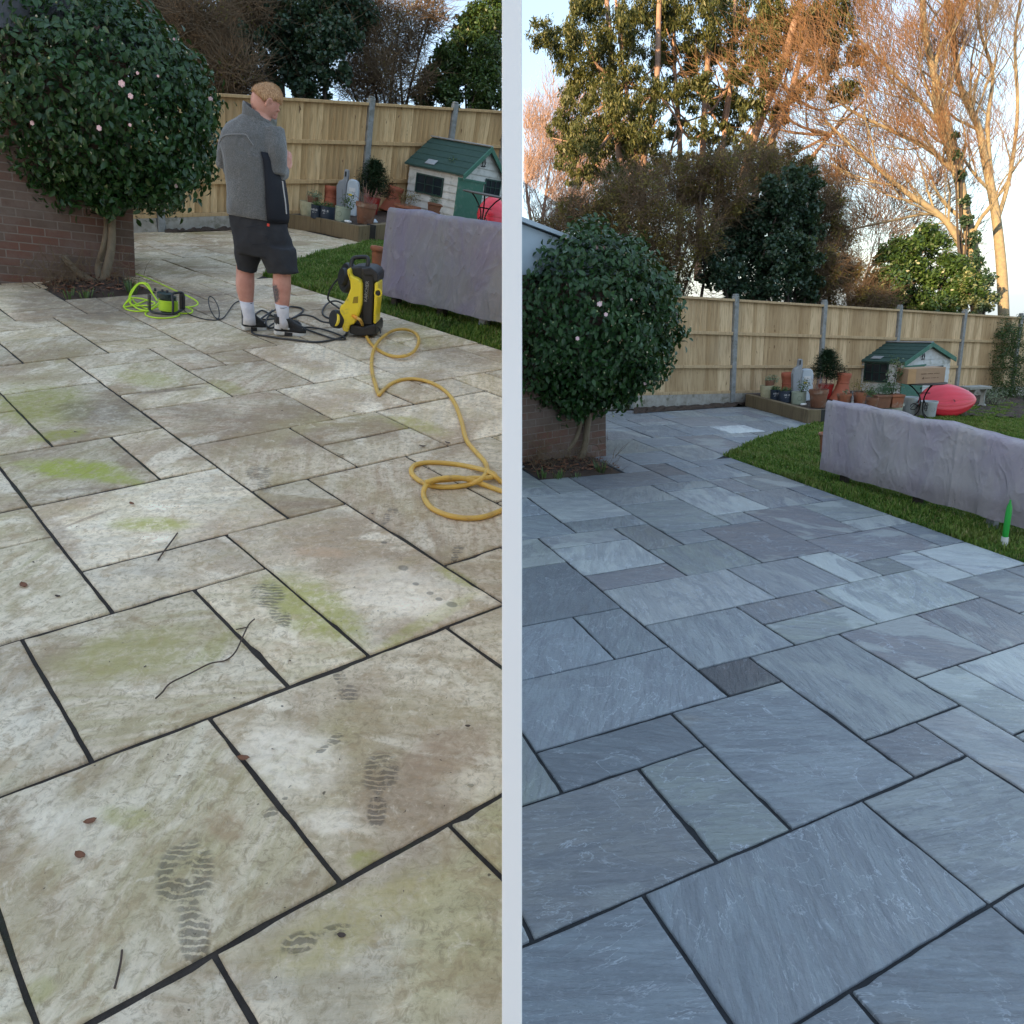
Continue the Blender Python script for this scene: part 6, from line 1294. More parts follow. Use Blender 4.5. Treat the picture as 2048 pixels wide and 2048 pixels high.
    a, b = Wf(*X((969, 386), (1850, 757)), -.02), Wf(*X((1002, 353), (1884, 733)), -.02); window(a.x, min(b.x, fw - .05), a.z, min(b.z, eh - .05), 'f')
    e = Wf(*X((968, 326), (1847, 713)), -.03); mb = MB(); r_ = .05; mb.tube([e + Vector((r_ * .75 * math.cos(a_) * (1 if math.sin(a_) < .2 else 1), 0, r_ * (math.sin(a_) if math.sin(a_) < 0 else math.sin(a_) * 1.35))) for a_ in [2 * PI * k_ / 16 for k_ in range(16)]], .006, 6, closed=True)
    mb.tube([e + Vector((-.03, 0, -.02)), e + Vector((0, 0, .045)), e + Vector((.03, 0, -.02))], .005, 6); mb.tube([e + Vector((-.045, 0, -.05)), e + Vector((.045, 0, -.05))], .008, 6); obj('ornament', mb, BLIRON, t)
    # ---- pots and tools on the raised bed
    h = .19
    g = 'flower pots on the raised bed of the %s garden' % I.w
    I.pot('plant_pot', *X((598, 627, 404, 434), (1519.5, 1545, 772, 799)), CREAM, 'cream ribbed basket pot with a cane, leftmost pot by the %s' % p, h, 'basket', group=g)
    stems('cane', I.t, (-.02, .02, I.H * .9), .01, 1, .44, DRY, .004, .05, .01); mb = MB(); mb.lathe([(.001, 0), (.07, 0), (.085, .11), (.08, .115), (.001, .10)], 20, (.07, .06, I.H * .85)); obj('inner_pot', mb, TERRB, I.t, smooth=True)
    plant_leaves('foliage', I.t, (.10, .05, I.H + .10), .14, 260, .035, HELLE, squash=(1, .7, .6)); stems('stems', I.t, (.1, .05, I.H), .05, 6, .20, DRY, .0025)
    for i, (x0, x1, y0, y1) in enumerate(X(((621, 643, 411, 439), (640, 669, 415, 441)), ((1540, 1559, 780, 803), (1556.5, 1583, 783, 807)))):
        I.pot('herb_pot', x0, x1, y0, y1, NAVYP, '%s navy herb pot with white lettering beside the %s' % (('smaller left', 'larger right')[i], p), h, 'straight', group=g)
        plant_leaves('foliage', I.t, (0, 0, I.H + .02), I.R * 1.0, 240, .03, PLGREEN, squash=(1, 1, .55)); text('lettering', 'HERB', .040, LETT, I.t, (-.012, -I.R * .945, I.H * .66), (PI / 2, 0, 0)); text('lettering', 'garden', .022, LETT, I.t, (-.012, -I.R * .938, I.H * .48), (PI / 2, 0, 0))
    t = I.root('chimney_pot', *X((659, 424), (1575, 797)), h, 'upright orange clay chimney pot standing between the pots of the %s' % p, 'chimney pot'); bot = X(412, 783)
    R = (X(675 - 643, 1589 - 1561)) / 2 * I.k; H = (X(424 - 371, 797 - 745)) * I.kz; mb = MB(); mb.lathe([(R * a_, H * b_) for a_, b_ in ((1.05, 0), (1.0, .1), (.86, .55), (.90, .56), (.90, .6), (.86, .61), (.87, .72), (.92, .73), (.92, .77), (.96, .80), (1.03, .86), (1.03, .96), (.96, 1), (.82, 1), (.8, .8))], 28); obj('shaft', mb, CHIM, t, smooth=True)
    t = I.root('chimney_pot', *X((783, 422), (1680, 800)), h, 'leaning tapered orange clay chimney pot right of the conifer by the %s' % p, 'chimney pot'); R = X(799 - 770, 1700 - 1675) / 2 * I.k; H = X(422 - 373, 800 - 746) * I.kz
    Ml = Matrix.Rotation(.10, 3, 'Y'); mb = MB(); mb.lathe([(R * a_, H * b_) for a_, b_ in ((1.7, 0), (1.6, .05), (1.1, .4), (.9, .62), (.96, .63), (.96, .67), (.9, .68), (.92, .78), (.98, .79), (.98, .83), (1.05, .88), (1.07, .97), (1, 1), (.82, 1), (.8, .8))], 28, M=Ml); obj('shaft', mb, CHIM, t, smooth=True)
    # grey toilet-seat shaped plastic goods
    t = I.root('storage_tub', *X((683, 428), (1597, 803)), h, 'mid grey plastic case with a tall slotted handle, %s garden' % I.w, 'plastic case'); q = X([(672, 420), (672, 372), (677, 362), (686, 358), (688, 340), (690, 338), (696, 340), (696, 352), (692, 375), (690, 400), (690, 420)], [(1587, 795), (1587, 748), (1591, 738), (1598, 733), (1600, 720), (1602, 718), (1607, 719), (1607, 730), (1605, 745), (1603, 770), (1602, 795)])
    pp = [I.L(x, y) for x, y in q]; mb = MB(); mb.prism([(v.x, v.z) for v in pp], .02, .12); obj('shell', mb, GREYP, t, bevel=.012, seg=3); s0 = I.L(*X((691, 348), (1601, 725))); mb = MB(); mb.box((s0.x, .012, s0.z), (.022, .02, .075)); obj('handle_slot', mb, BLK, t, bevel=.006)
    t = I.root('storage_case', *X((703, 432), (1615, 802)), h, 'pale blue grey rounded plastic case with a yellow sticker beside the %s' % p, 'plastic case'); x0, x1, y0, y1 = X((688, 718, 361, 431), (1600, 1628.5, 737, 795)); a, b = I.L(x0, y1), I.L(x1, y0); w_ = b.x - a.x; hh = b.z
    out = [(a.x, 0), (a.x + w_ * .02, hh * .3), (a.x + w_ * .06, hh * .85), (a.x + w_ * .15, hh * .96), (a.x + w_ * .35, hh), (a.x + w_ * .75, hh * .99), (a.x + w_ * .92, hh * .93), (b.x, hh * .8), (b.x + .005, hh * .3), (b.x - .01, 0)]; mb = MB(); mb.prism(out, .0, .13); obj('shell', mb, GREYL, t, bevel=.02, seg=4)
    xm = (a.x + b.x) / 2
    for (du, dz_, sw, sh_, m_) in ((0, .72, .5, .10, 'w'), (-.12, .575, .28, .05, 'y'), (.15, .56, .15, .03, 'k'), (.0, .50, .5, .02, 'w')):
        mb = MB(); mb.box((xm + du * w_, -.0015, hh * dz_), (w_ * sw, .003, hh * sh_)); obj('sticker', mb, {'w': LETT, 'y': YEL, 'k': BLK}[m_], t)
    # conifer in a red pot
    t = I.root('potted_conifer', *X((742, 428), (1650, 797)), h, 'bushy dark green conifer in a red pot behind the terracotta pot by the %s' % p, 'conifer'); cc = I.L(*X((739, 360), (1650, 733))); top = I.L(*X((740, 317), (1650, 699))); rx = X(38, 36) * I.k; bz = I.L(*X((739, 386), (1650, 757))).z
    mb = MB(); mb.lathe([(.001, 0), (.09, 0), (.13, .22), (.135, .26), (.12, .26), (.001, .25)], 20); obj('pot_body', mb, REDP, t, smooth=True)
    mb = MB(); mb.tube([(0, 0, .2), (0, 0, top.z)], [.015, .004], 6); obj('trunk', mb, DARKB, t); Pn, Nn = [], []; rr = random.Random(6); mbt = MB()
    for i in range(60):
        u = (i + .5) / 60; z = bz + (top.z - .03 - bz) * u; L_ = rx * 1.1 * (1 - u ** 1.7 * .85) * rr.uniform(.75, 1.08); a_ = i * 2.4; d = Vector((math.cos(a_), math.sin(a_) * .8, .22 - .25 * (1 - u))); path = [Vector((0, 0, z)) + d * L_ * k_ / 5 + Vector((0, 0, -.05 * math.sin(PI * k_ / 5) * L_)) for k_ in range(6)]; mbt.tube(path, .004, 4)
        for k_ in range(110):
            q = path[0].lerp(path[-1], rr.uniform(.15, 1.05)) + Vector((rr.gauss(0, .036), rr.gauss(0, .036), rr.gauss(0, .026))); Pn.append(q); Nn.append((rr.gauss(0, .5), rr.gauss(0, .5), 1))
    obj('branches', mbt, DARKB, t); Nn = np.array(Nn); Nn /= np.linalg.norm(Nn, axis=1)[:, None]; V, Fa = leaf_mesh(np.array(Pn), Nn, rng.uniform(.03, .055, len(Pn)), .22); fast('foliage', V, Fa, CONIF, t)
    # purple watering can
    t = I.root('watering_can', *X((676, 422), (1588, 793)), h, 'small purple watering can among the pots of the %s' % p, 'watering can'); c = I.L(*X((676, 403), (1590, 774))); R = X(11, 10) * I.k
    mb = MB(); mb.lathe([(.001, -R * .9), (R * .8, -R * .85), (R * 1.05, -R * .2), (R, R * .4), (R * .6, R * .85), (.001, R * .95)], 20, c); obj('body', mb, PURP, t, smooth='all'); mb = MB(); mb.tube([c + Vector((-R * .8, 0, -R * .3)), c + Vector((-R * 1.4, 0, R * .3)), c + Vector((-R * 1.55, 0, R * .45))], [.012, .008, .016], 10); obj('spout', mb, PURP, t, smooth='all')
    mb = MB(); mb.tube(smooth_path([c + Vector((R * .9, 0, R * .3)), c + Vector((R * 1.5, 0, R * .2)), c + Vector((R * 1.4, 0, -R * .5)), c + Vector((R * .95, 0, -R * .5))], 4), .008, 8); obj('handle', mb, PURP, t, smooth='all')
    # sage pot, terracotta pot
    I.pot('plant_pot', *X((669, 700, 415, 446), (1582, 1611, 785, 811)), SAGE, 'pale sage green round pot with a ring emblem beside the %s' % p, h, 'straight', group=g); mb = MB(); mb.tube([(-.03 + .035 * math.cos(2 * PI * k_ / 20), -I.R * .965 - .002, I.H * .52 + .035 * math.sin(2 * PI * k_ / 20)) for k_ in range(20)], .0028, 5, closed=True); obj('emblem', mb, mat('sage_dark', (.20, .24, .18), .6), I.t)
    stems('stems', I.t, (.04, 0, I.H * .9), .05, 7, .30, DARKB, .003, .7, .12, 3); plant_leaves('foliage', I.t, (.07, 0, I.H + .10), .13, 170, .035, PLGREEN, squash=(1, .7, 1.1))
    I.pot('plant_pot', *X((709, 751, 408, 452), (1617, 1654, 781, 818)), TERRB, 'big brown terracotta pot with pink dry stems beside the %s' % p, h, 'flare', group=g)
    stems('stems', I.t, (0, 0, I.H * .9), .09, 20, .26, PINKS, .004, 1.0, .15, 5); stems('dry_stalk', I.t, (-.03, 0, I.H * .9), .08, 3, .50, DRY, .005, .5, .04, 6)
    t = I.root('pebble', *X((696, 446), (1607, 811)), h, 'smooth white pebble lying on the sleeper wall of the %s' % p, 'stone'); mb = MB(); mb.lathe([(.001, 0), (.045, .004), (.058, .018), (.045, .034), (.001, .040)], 18, sx=1.0, sy=.6); obj('stone', mb, WHITE_PAINT, t, smooth='all')
    # plants further right
    t = I.root('planter', *X((880, 434), (1776, 815)), h * .9, 'long red brown planter with feathery leaves and a tall leafy shrub by the %s' % p, 'planter'); a, b = I.L(*X((854, 431), (1747, 812))), I.L(*X((918, 415), (1805, 788))); w_ = b.x - a.x; hz = max(.12, b.z)
    for i, (u0, u1, m_) in enumerate(((0, .54, TERRB), (.55, 1.0, TERRA))):
        mb = MB(); xa, xb = a.x + w_ * u0, a.x + w_ * u1; mb.add([(xa + .02, -.08, 0), (xb - .02, -.08, 0), (xb - .02, .1, 0), (xa + .02, .1, 0), (xa, -.1, hz), (xb, -.1, hz), (xb, .12, hz), (xa, .12, hz)], [(0, 3, 2, 1), (4, 5, 6, 7), (0, 1, 5, 4), (1, 2, 6, 5), (2, 3, 7, 6), (3, 0, 4, 7)]); mb.box(((xa + xb) / 2, -.104, hz - .02), (xb - xa, .016, .035)); obj('trough', mb, m_, t, bevel=.006)
    fc = I.L(*X((883, 402), (1772, 777))); plant_leaves('feathery_foliage', t, (fc.x, 0, fc.z), .19, 1500, .04, FEATH, .16, (1.05, .6, .62)); st = I.L(*X((905, 370), (1790, 750))); tp_ = I.L(*X((918, 320), (1799, 715)))
    mb = MB(); mb.tube(smooth_path([(st.x, .02, hz), (st.x + .02, .02, (hz + tp_.z) / 2), (tp_.x, .02, tp_.z)], 5), .006, 6); mb.tube(smooth_path([(st.x, .02, hz), (st.x - .10, .0, (hz + tp_.z) * .45), (st.x - .16, 0, tp_.z * .75)], 5), .005, 6); obj('stem', mb, DARKB, t)
    lsp = []
    for i in range(9):
        z = hz + (tp_.z - hz) * (i + 1) / 9.5; lsp.append(plant_leaves('leaf_spray', t, (st.x + (tp_.x - st.x) * i / 9 + .09 * math.sin(i * 2.2), .02, z), .10, 26, .065, HELLE if i % 2 else PLGREEN, .45)); lsp[-1]['kind'] = 'stuff'
    I.pot('plant_pot', *X((786, 840, 415, 438), (1706, 1731, 786.5, 812)), TERRA, 'terracotta pot of brown dried flower heads by the %s' % p, h, 'flare', group=g); stems('stems', I.t, (0, 0, I.H * .9), .12, 26, .26, DRY, .002, .9, .14, 8); plant_leaves('seed_heads', I.t, (0, 0, I.H + .13), .19, 240, .022, OLIVE, .8, (1.2, .7, .6))
    if not Lf:
        I.pot('plant_pot', 1673, 1701, 789, 812, TERRA, 'small orange terracotta pot with pale dead flowers above the grey cover', h, 'flare', group=g); plant_leaves('dead_flowers', I.t, (.02, 0, I.H + .03), .06, 40, .035, HELLE, .7)
        I.pot('plant_pot', 1731, 1755, 797, 820, TERRB, 'smallest brown terracotta pot with green leaves above the grey cover', h, 'flare', group=g); plant_leaves('foliage', I.t, (-.04, 0, I.H + .10), .11, 110, .045, PLGREEN)
        t = I.root('garden_ornament', 1703, 811, h, 'slim silver bottle shaped ornament between two terracotta pots', 'ornament'); mb = MB(); mb.lathe([(.001, 0), (.03, 0), (.034, .05), (.022, .09), (.03, .12), (.014, .16), (.012, .20), (.018, .21), (.001, .24)], 16); obj('bottle', mb, mat('tarnished_silver', (.4, .4, .42), .35, (.1, .1, .11), 14, .4, metal=.8), t, smooth='all')
        I.pot('tub', 1757, 1804, 811, 836, TUBC, 'round cream plastic tub behind the grey cover', .0, 'tub', 'tub'); I.pot('tub', 1803, 1832, 795, 832, TUBW, 'pale grey white tub under the left of the iron table', 0, 'tub', 'tub')
        I.pot('tub', 1837, 1871, 804, 838, TUBW, 'pale grey white tub with a ring emblem in front of the red boat', 0, 'tub', 'tub'); mb = MB(); mb.tube([(.01 + .035 * math.cos(2 * PI * k_ / 20), -I.R * .90, I.H * .52 + .035 * math.sin(2 * PI * k_ / 20)) for k_ in range(20)], .003, 5, closed=True); mb.tube([(.01, -I.R * .9, I.H * .47), (.01, -I.R * .9, I.H * .57)], .003, 5); obj('emblem', mb, GREYP, I.t)
    else:
        t = I.root('garden_ornament', 747, 470, 0, 'small teal and silver ornament at the corner of the grey cover', 'ornament'); mb = MB(); mb.lathe([(.001, 0), (.035, 0), (.04, .05), (.02, .09), (.045, .14), (.05, .19), (.02, .22), (.001, .23)], 16); obj('figure', mb, GREYL, t, smooth='all')
    # tall terracotta jar half hidden by the cover
    t = I.root('clay_jar', *X((750, 556), (1648, 908)), 0, 'tall slim terracotta jar half hidden by the cover edge beside the %s' % p, 'jar'); R = X(14, 13) * I.k; H = X(556 - 493, 908 - 865) * I.kz; mb = MB(); mb.lathe([(.001, 0), (.6 * R, 0), (.66 * R, .5 * H), (.78 * R, .80 * H), (.8 * R, .84 * H), (1.0 * R, .88 * H), (1.05 * R, .95 * H), (.95 * R, H), (.7 * R, .98 * H), (.6 * R, .8 * H), (.001, .79 * H)], 24); obj('jar_body', mb, TERRA, t, smooth=True)
    # ---- iron table
    t = I.root('bistro_table', *X((958, 484), (1841, 838)), 0, 'round topped black iron table with scroll legs on the lawn of the %s garden' % I.w, 'table'); tz = I.L(*X((958, 386), (1840, 766))).z; R = X(46, 40) * I.k
    mb = MB(); mb.lathe([(.001, tz - .012), (R * .97, tz - .012), (R, tz - .004), (R, tz + .006), (.001, tz + .008)], 40); obj('table_top', mb, mat('slate_top_' + side, (.13, .10, .085) if Lf else (.05, .05, .05), .6, (.08, .07, .06), 9, .5), t, smooth=True)
    for k_ in range(3):
        a_ = k_ * 2 * PI / 3 + .5; d = Vector((math.cos(a_), math.sin(a_), 0)); mb = MB(); mb.tube(smooth_path([d * R * .72 + Vector((0, 0, tz - .02)), d * R * .45 + Vector((0, 0, tz * .85)), d * R * .14 + Vector((0, 0, tz * .62)), d * R * .09 + Vector((0, 0, tz * .30)), d * R * .25 + Vector((0, 0, tz * .12)), d * R * .62], 6), .0105, 8)
        mb.tube(smooth_path([d * (R * .36 + .05 * math.cos(q)) * 1.0 + Vector((0, 0, tz * .34 + .05 * math.sin(q))) for q in [i_ * .7 for i_ in range(9)]] + [d * R * .13 + Vector((0, 0, tz * .52))], 4), .006, 6); obj('leg', mb, BLIRON, t, smooth='all')
    mb = MB(); mb.tube([(R * .3 * math.cos(2 * PI * k_ / 24), R * .3 * math.sin(2 * PI * k_ / 24), tz * .72) for k_ in range(24)], .005, 6, closed=True); obj('ring', mb, BLIRON, t)
    if not Lf:
        Pb = I.P + G.u * (tz + .009); tb = thing('cardboard_box', G.M(Pb, .10), 'plain brown cardboard box with small print resting on the iron table', 'box'); I.P = Pb; I.yaw = .10
        CARD = mat('cardboard', (.40, .27, .17), .85, (.35, .235, .15), 6, .5, .1, 40); a, b = I.L(1803, 764), I.L(1880, 733); w_ = b.x - a.x; hh = b.z; mb = MB(); mb.box(((a.x + b.x) / 2, .0, hh / 2), (w_, .30, hh)); obj('carton', mb, CARD, tb, bevel=.003)
        mb = MB(); mb.box((a.x + w_ * .11, -.1525, hh / 2), (w_ * .21, .003, hh * .97)); obj('tape', mb, mat('parcel_tape', (.50, .30, .14), .35), tb)
        PRN = mat('brown_print', (.13, .08, .05), .8); rr = random.Random(5)
        for zz_, u0, u1, n_, sz in ((.62, .36, .86, 20, .016), (.34, .48, .84, 16, .012)):
            mb = MB()
            for q in range(n_):
                if q in (6, 13): continue
                mb.box((a.x + w_ * (u0 + (u1 - u0) * q / n_), -.1512, hh * zz_), (w_ * (u1 - u0) / n_ * .55, .002, sz * rr.uniform(.7, 1)))
            o = obj('small_print', mb, PRN, tb)
        mb = MB(); mb.tube([(a.x + w_ * .42 + .014 * math.cos(2 * PI * k_ / 12), -.152, hh * .34 + .014 * math.sin(2 * PI * k_ / 12)) for k_ in range(12)], .003, 4, closed=True); mb.box((a.x + w_ * .42, -.152, hh * .34), (.012, .002, .012)); obj('printed_mark', mb, PRN, tb)
    # ---- upturned red boat, ribbed hull towards the viewer
    t = I.root('toy_boat', *X((990, 474), (1893, 832)), 0, 'bright red ribbed plastic boat lying on its side on the lawn of the %s garden' % I.w, 'boat', X(.15, .12)); x0, x1 = X((953, 1016), (1837, 1951)); a, b = I.L(x0, X(446, 812)), I.L(x1, X(446, 798)); ztop = I.L(*X((1000, 396), (1893, 769))).z; n1, n2 = 40, 41; zc_ = ztop / 2
    vs = []
    for i in range(n1):
        u = i / (n1 - 1); hgt = zc_ * (math.sin(PI * min(1, max(0, u)) ** .9) ** .62) * (1 if u < .5 else 1 - .08 * (u - .5)); hgt = max(hgt, .002); tilt = (u - .5) * .10
        for j in range(n2):
            v = -1 + 2 * j / (n2 - 1); bul = math.sqrt(max(0, 1 - v * v)) * .20 * (hgt / zc_) ** .8; rib = .011 * (abs(math.sin(v * PI * 3)) ** .5) * (hgt / zc_); vs.append((a.x + (b.x - a.x) * u, -bul - rib + .02 + .12 * v * (hgt / zc_), zc_ + v * hgt * .98 + tilt * 0))
    mb = MB(); mb.add(vs, [(i * n2 + j, (i + 1) * n2 + j, (i + 1) * n2 + j + 1, i * n2 + j + 1) for i in range(n1 - 1) for j in range(n2 - 1)]); o = obj('hull', mb, KRED, t, smooth='all'); s_ = o.modifiers.new('thick', 'SOLIDIFY'); s_.thickness = .012; s_.offset = 1
    mb = MB(); c = I.L(*X((1010, 430), (1907, 799)), -.22); mb.tube([c, c + Vector((.02, -.01, -.02)), c + Vector((.035, 0, -.045))], .006, 6); obj('drain_plug', mb, BLK, t)
    # ---- bird feeder hanging on the brick wall
    t = I.root('bird_feeder', *X((97, 548), (1050, 916)), 0, 'teal capped seed filled bird feeder hanging by the brick wall of the %s garden' % I.w, 'bird feeder'); y0, y1 = X((450, 506), (832, 876)); a, b = I.L(*X((97, 506), (1050, 876)), .05), I.L(*X((97, 450), (1050, 832)), .05); r_ = .035; TEAL = mat('teal_plastic', (.02, .16, .19), .45)
    mb = MB(); mb.lathe([(r_ * .95, a.z + .03), (r_ * .95, b.z - .03)], 18, (a.x, a.y, 0)); obj('seed_tube', mb, mat('bird_seed', (.42, .34, .22), .7, (.16, .11, .07), 45, .4), t, smooth=True)
    mb = MB(); mb.lathe([(.002, b.z + .02), (r_ * 1.2, b.z), (r_ * 1.4, b.z - .012), (r_ * 1.1, b.z - .03)], 18, (a.x, a.y, 0)); obj('cap', mb, TEAL, t, smooth=True); mb = MB(); mb.lathe([(r_ * 1.1, a.z + .035), (r_ * 1.2, a.z + .01), (r_ * 1.7, a.z), (r_ * 1.7, a.z - .01), (.002, a.z - .012)], 18, (a.x, a.y, 0)); obj('tray', mb, TEAL, t, smooth=True)
    mb = MB(); mb.tube(smooth_path([(a.x, a.y, b.z + .02), (a.x, a.y + .02, b.z + .12), (a.x + .03, a.y + .05, b.z + .35)], 4), .002, 5); obj('wire', mb, BLIRON, t)
    # ---- daffodil shoots in the bed
    for i, (x, y, hh, n_) in enumerate(X(((140, 597, .10, 12), (172, 596, .10, 16), (262, 588, .15, 26), (217, 592, .04, 8)), ((1086, 955, .10, 14), (1118, 957, .10, 18), (1200, 946, .14, 26), (1152, 955, .05, 10)))):
        Pq = G.at(x, y); M = G.M(Pq); r2 = random.Random(i); mb = MB()
        for k_ in range(n_):
            a_ = r2.uniform(0, 2 * PI); o_ = Vector((math.cos(a_), math.sin(a_), 0)) * r2.uniform(0, .05); L_ = hh * r2.uniform(.6, 1.1); d = Vector((math.cos(a_) * .35, math.sin(a_) * .35, 1)).normalized(); s2 = Vector((-math.sin(a_), math.cos(a_), 0)) * .005; tip = o_ + d * L_
            mb.add([o_ - s2, o_ + s2, o_ + d * L_ * .6 + s2, o_ + d * L_ * .6 - s2, tip], [(0, 1, 2, 3), (3, 2, 4)])
        o = obj('daffodil_shoots', mb, PLGREEN, M=M); tag(o, ('leftmost', 'middle', 'biggest, rightmost', 'shortest')[i] + ' clump of green daffodil shoots in the bed beside the %s' % p, 'plant', 'daffodil shoots in the bed of the %s garden' % I.w)
    # ---- leaf litter and low dead growth in the bed
    mb = MB(); r2 = random.Random(12)
    for k_ in range(420):
        a_, b_ = r2.uniform(3.1, 5.95), r2.uniform(18.1, 20.7); Pq = Vector(G.g(a_, b_, .035 + r2.random() * .02)); s_ = r2.uniform(.008, .028); mb.add([Pq + Vector((r2.gauss(0, s_), r2.gauss(0, s_), r2.gauss(0, s_ * .4))) for _ in range(3)], [(0, 1, 2)])
    tag(obj('leaf_litter', mb, LF), 'dead leaves on the soil bed beside the %s' % p, 'leaf litter', kind='stuff')
    C_ = [(G.at(*q, .06), .30) for q in X(((95, 560), (130, 562), (160, 560), (240, 562)), ((1065, 922), (1090, 925), (1110, 922), (1190, 925)))]
    o = twig_cloud('dead_growth', C_, TWIGB, side, None, 380, .30, .003, .6, 5, (0, 0, .5)); tag(o, 'tangle of dry dark stems at the foot of the camellia by the %s' % p, 'dry growth', kind='stuff')
    # ---- long low thing under a faded cover
    Bq = X([(757, 588), (1012, 648)], [(1641, 938), (2075, 1063)]); tops = X([(752.5, 411), (800, 416), (847, 421), (887, 431), (950, 437), (1003, 447), (1024, 450)], [(1645, 800), (1660, 803), (1739, 815.5), (1800, 828), (1829, 839), (1892, 844.5), (1925, 853), (1966, 865), (2007, 876), (2075, 893)])
    A, B = G.at(*Bq[0], .09), G.at(*Bq[1], .09); d = B - A; d = d - G.u * (d @ G.u); L_ = np.linalg.norm(d); d /= L_; yaw = math.atan2(d @ G.fwd, d @ G.right); M = G.M(A, yaw); bz = float((B - A) @ G.u)
    t = thing('covered_bench', M, 'long low bench under a faded mauve grey cover on the lawn of the %s garden' % I.w, 'covered furniture'); tz_ = [(G.W(A, x, y, 0, yaw)[0], G.W(A, x, y, 0, yaw)[2]) for x, y in tops]; tx, tzv = [q[0] for q in tz_], [q[1] for q in tz_]
    Dp = .15; nu, nv = 220, 90; U = np.linspace(0, 1, nu); xs = U * L_; base = bz * U; top = np.interp(xs, tx, tzv); rs = np.random.default_rng(5 if Lf else 6); vs = np.zeros((nu, nv, 3))
    seams = [(.66, .016)] if not Lf else [(.5, .006)]
    def wrinkle(x, z):
        f = 0
        for k_ in range(26):
            ang = rs_[k_, 0] * PI; fr_ = 5 + 30 * rs_[k_, 1]; f = f + np.sin((x * math.cos(ang) + z * math.sin(ang) * .8) * fr_ + rs_[k_, 2] * 6.28 + 1.6 * np.sin(x * 3 * rs_[k_, 3] + z * 5)) * (.0017 / (1 + fr_ / 16))
        f = f + .005 * np.abs(np.sin(x * 8 + 1.1 * np.sin(z * 3) + 1)) ** 3 + .006 * np.sin(x * 17 + z * 2) * np.sin(x * 3.1)
        return f
    rs_ = rs.uniform(0, 1, (26, 4))
    for j in range(nv):
        v = j / (nv - 1)
        if v < .55: q = v / .55; y = 0 * xs - .02 * (1 - q) ** 2; z = base + (top - .05 - base) * q
        elif v < .65: q = (v - .55) / .10 * PI / 2; y = .04 * (1 - np.cos(q)) + 0 * xs; z = top - .05 + .05 * np.sin(q)
        elif v < .80: q = (v - .65) / .15; y = .04 + (Dp - .08) * q + 0 * xs; z = top - .015 * np.sin(PI * q)
        else: q = (v - .80) / .20; y = Dp + 0 * xs; z = top - (top - base) * q
        wv = wrinkle(xs, z); fold = sum(a_ * np.exp(-((xs / L_ - s_) / .008) ** 2) for s_, a_ in seams); edge = np.clip((xs / .04), 0, 1) ** .5
        if v < .62: y = y - (wv + fold * .8) * 1.0
        else: z = z + wv * .6
        hem = .004 * np.sin(xs * 9) + .003 * np.sin(xs * 23) if v < .03 else 0
        vs[:, j, 0] = xs; vs[:, j, 1] = y; vs[:, j, 2] = z + hem
    vs[0, :, 1] = vs[0, :, 1] * .96 + .01
    Mn = np.array(M)
    if Lf:                                           # the cover stops at the white divider
        Wp = vs.reshape(-1, 3) @ Mn[:3, :3].T + Mn[:3, 3]; over = np.maximum(0, (Wp - CAM) @ RW[:, 0] + .006); Wp -= np.outer(over, RW[:, 0]); vs = ((Wp - Mn[:3, 3]) @ np.linalg.inv(Mn[:3, :3]).T).reshape(vs.shape)
    idx = np.arange(nu * nv).reshape(nu, nv); Fa = np.stack([idx[:-1, :-1], idx[1:, :-1], idx[1:, 1:], idx[:-1, 1:]], -1).reshape(-1, 4)
    TM = N('faded_cover_' + side); co = TM.obj(); c = TM.mix(TM.ramp(TM.noise(TM.mapping(co, (1, 1, .5)), 2.2, 5, .6, .6), .38, .66), (.215, .195, .255, 1) if Lf else (.36, .32, .365, 1), (.235, .23, .235, 1) if Lf else (.40, .37, .37, 1)); c = TM.mix(TM.ramp(TM.noise(co, 7, 6, .7, .8), .5, .75, 0, .6), c, (.33, .315, .34, 1) if Lf else (.50, .46, .49, 1)); c = TM.mix(TM.ramp(TM.noise(co, 22, 3, .6), .68, .76, 0, .5), c, (.09, .08, .08, 1))
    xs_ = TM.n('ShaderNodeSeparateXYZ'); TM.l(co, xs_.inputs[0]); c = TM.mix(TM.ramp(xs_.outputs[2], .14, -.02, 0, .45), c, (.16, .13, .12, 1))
    TM.l(c, TM.b.inputs['Base Color']); TM.b.inputs['Roughness'].default_value = .8; TM.b.inputs['Specular IOR Level'].default_value = .25
    rdg = lambda mp, sc_: TM.math('POWER', TM.math('SUBTRACT', 1.0, TM.math('ABSOLUTE', TM.math('MULTIPLY', TM.math('SUBTRACT', TM.noise(mp, sc_, 3, .5, .5), .5), 5.0)), clamp=True), 2.0)
    hgt = TM.math('ADD', rdg(TM.mapping(co, (1, 1, .55), (0, .5 if Lf else .1, 0)), 3.2), TM.math('MULTIPLY', rdg(TM.mapping(co, (1, 1, .5), (0, -.6, 0), (3, 1, 2)), 5.5), .6)); hgt = TM.math('ADD', hgt, TM.math('MULTIPLY', TM.noise(TM.mapping(co, (1, 1, .5)), 6, 5, .6, 1.0), .8))
    b_ = TM.bump(hgt, 1.0, .011); TM.bump(TM.noise(co, 40, 5, .7, 1.0), .35, .008, b_)
    fast('cover', vs.reshape(-1, 3), Fa, TM.m, t, smooth=True)
    # end of the cover
    mb = MB(); ends = [tuple(p_) for p_ in vs[0]]; mb.add(ends, [tuple(range(nv))]); obj('cover_end', mb, TM.m, t)
    for i, u in enumerate((.12, .5, .82)):
        for yy in (.06,):
            mb = MB(); mb.box((L_ * u, yy, bz * u + .0), (.07, .07, .26)); obj('leg', mb, DARKB if i < 2 else GREYP, t, bevel=.004)
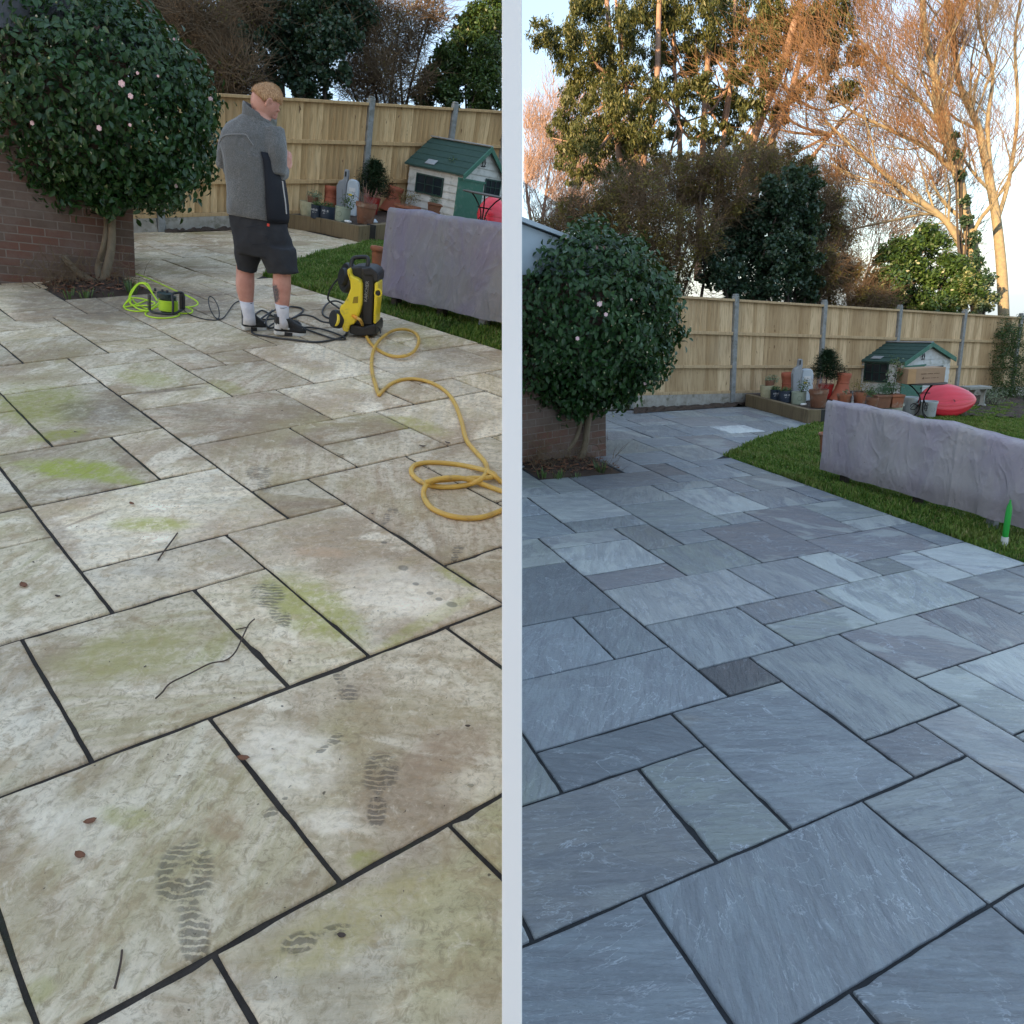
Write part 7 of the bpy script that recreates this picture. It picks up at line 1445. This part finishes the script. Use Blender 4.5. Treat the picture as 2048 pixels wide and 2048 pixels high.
    mb = MB(); mb.box((L_ * .47, .07, bz / 2 + .14), (L_ * .86, .10, .10), ry=-math.asin(bz / L_)); obj('bench_frame', mb, DARKB, t)
    if not Lf:
        # stone bench, hedge, low plants, bottle
        t = I.root('stone_bench', 1953, 815, 0, 'small weathered stone bench on the soil right of the red boat', 'bench', .1); a, b = I.L(1935, 777), I.L(1980, 770); mb = MB(); mb.box(((a.x + b.x) / 2, .1, a.z), (b.x - a.x, .34, .055)); obj('seat', mb, STONE, t, bevel=.01)
        for x in (1950, 1972): mb = MB(); q = I.L(x, 800); mb.lathe([(.09, 0), (.09, .03), (.05, .06), (.045, a.z * .7), (.08, a.z - .03)], 4, (q.x, .1, 0), sx=1.1); obj('pedestal', mb, STONE, t)
        kl = I.root('clipped_hedge', 1998, 800, 0, 'dark clipped conifer hedge at the far right end of the clean garden fence', 'hedge'); cl = [(PD(x, y, project(I.P)[2] + .4), .36) for x, y in ((2012, 680), (2012, 720), (2010, 760), (2040, 690), (2040, 740), (2008, 790), (2044, 790), (2018, 655))]; kids(kl, leaf_cloud('foliage', cl, 9000, .05, LAUREL, 'right', None, .4, lumps=40))
        sh_ = I.root('low_shrub', 1985, 812, 0, 'low grey green shrub between the stone bench and the hedge', 'shrub'); plant_leaves('foliage', I.t, (0, 0, .18), .26, 900, .035, HELLE, .4, (1.3, .8, .8)); stems('stems', I.t, (0, 0, 0), .12, 14, .3, DARKB, .004, .8, .1)
        for j, (x0, x1, y0, y1) in enumerate(((1900, 2075, 790, 832),)):
            A_ = [G.at(x0, y1, .006), G.at(x1, y1 + 8, .006), G.at(x1, y0 + 6, .006), G.at(x0, y0, .006)]; mb = MB(); n_ = 24; r2 = random.Random(2); vs2 = []
            for i in range(n_):
                for k_ in range(n_): u, v = i / (n_ - 1), k_ / (n_ - 1); q = (A_[0] * (1 - u) + A_[1] * u) * (1 - v) + (A_[3] * (1 - u) + A_[2] * u) * v; vs2.append(q + G.n * r2.random() * .05)
            mb.add(vs2, [(i * n_ + k_, (i + 1) * n_ + k_, (i + 1) * n_ + k_ + 1, i * n_ + k_ + 1) for i in range(n_ - 1) for k_ in range(n_ - 1)]); tag(obj('soil_border', mb, SOIL), kind='structure')
        t = I.root('plastic_bottle', 2008, 1090, 0, 'slim bright green plastic bottle with white foot at the right edge of the lawn', 'bottle'); GRN = mat('bright_green_plastic', (.03, .42, .06), .35); R = .022; H = 90 * I.kz
        mb = MB(); mb.lathe([(.001, .07), (R * .9, .07), (R, .10), (R, H * .7), (R * .85, H * .85), (R * .3, H * .95), (R * .3, H)], 24); obj('bottle_body', mb, GRN, t, smooth=True); mb = MB(); mb.lathe([(.001, 0), (R * 1.05, 0), (R * 1.15, .02), (R * 1.1, .068), (.001, .069)], 24); obj('foot', mb, WHITE_PAINT, t, smooth=True)
    else:
        I.pot('tub', 966, 996, 437, 476, TUBW, 'white tub half hidden behind the cover and under the iron table', 0, 'tub', 'tub')
build_items(GL, 'left'); build_items(GR, 'right')
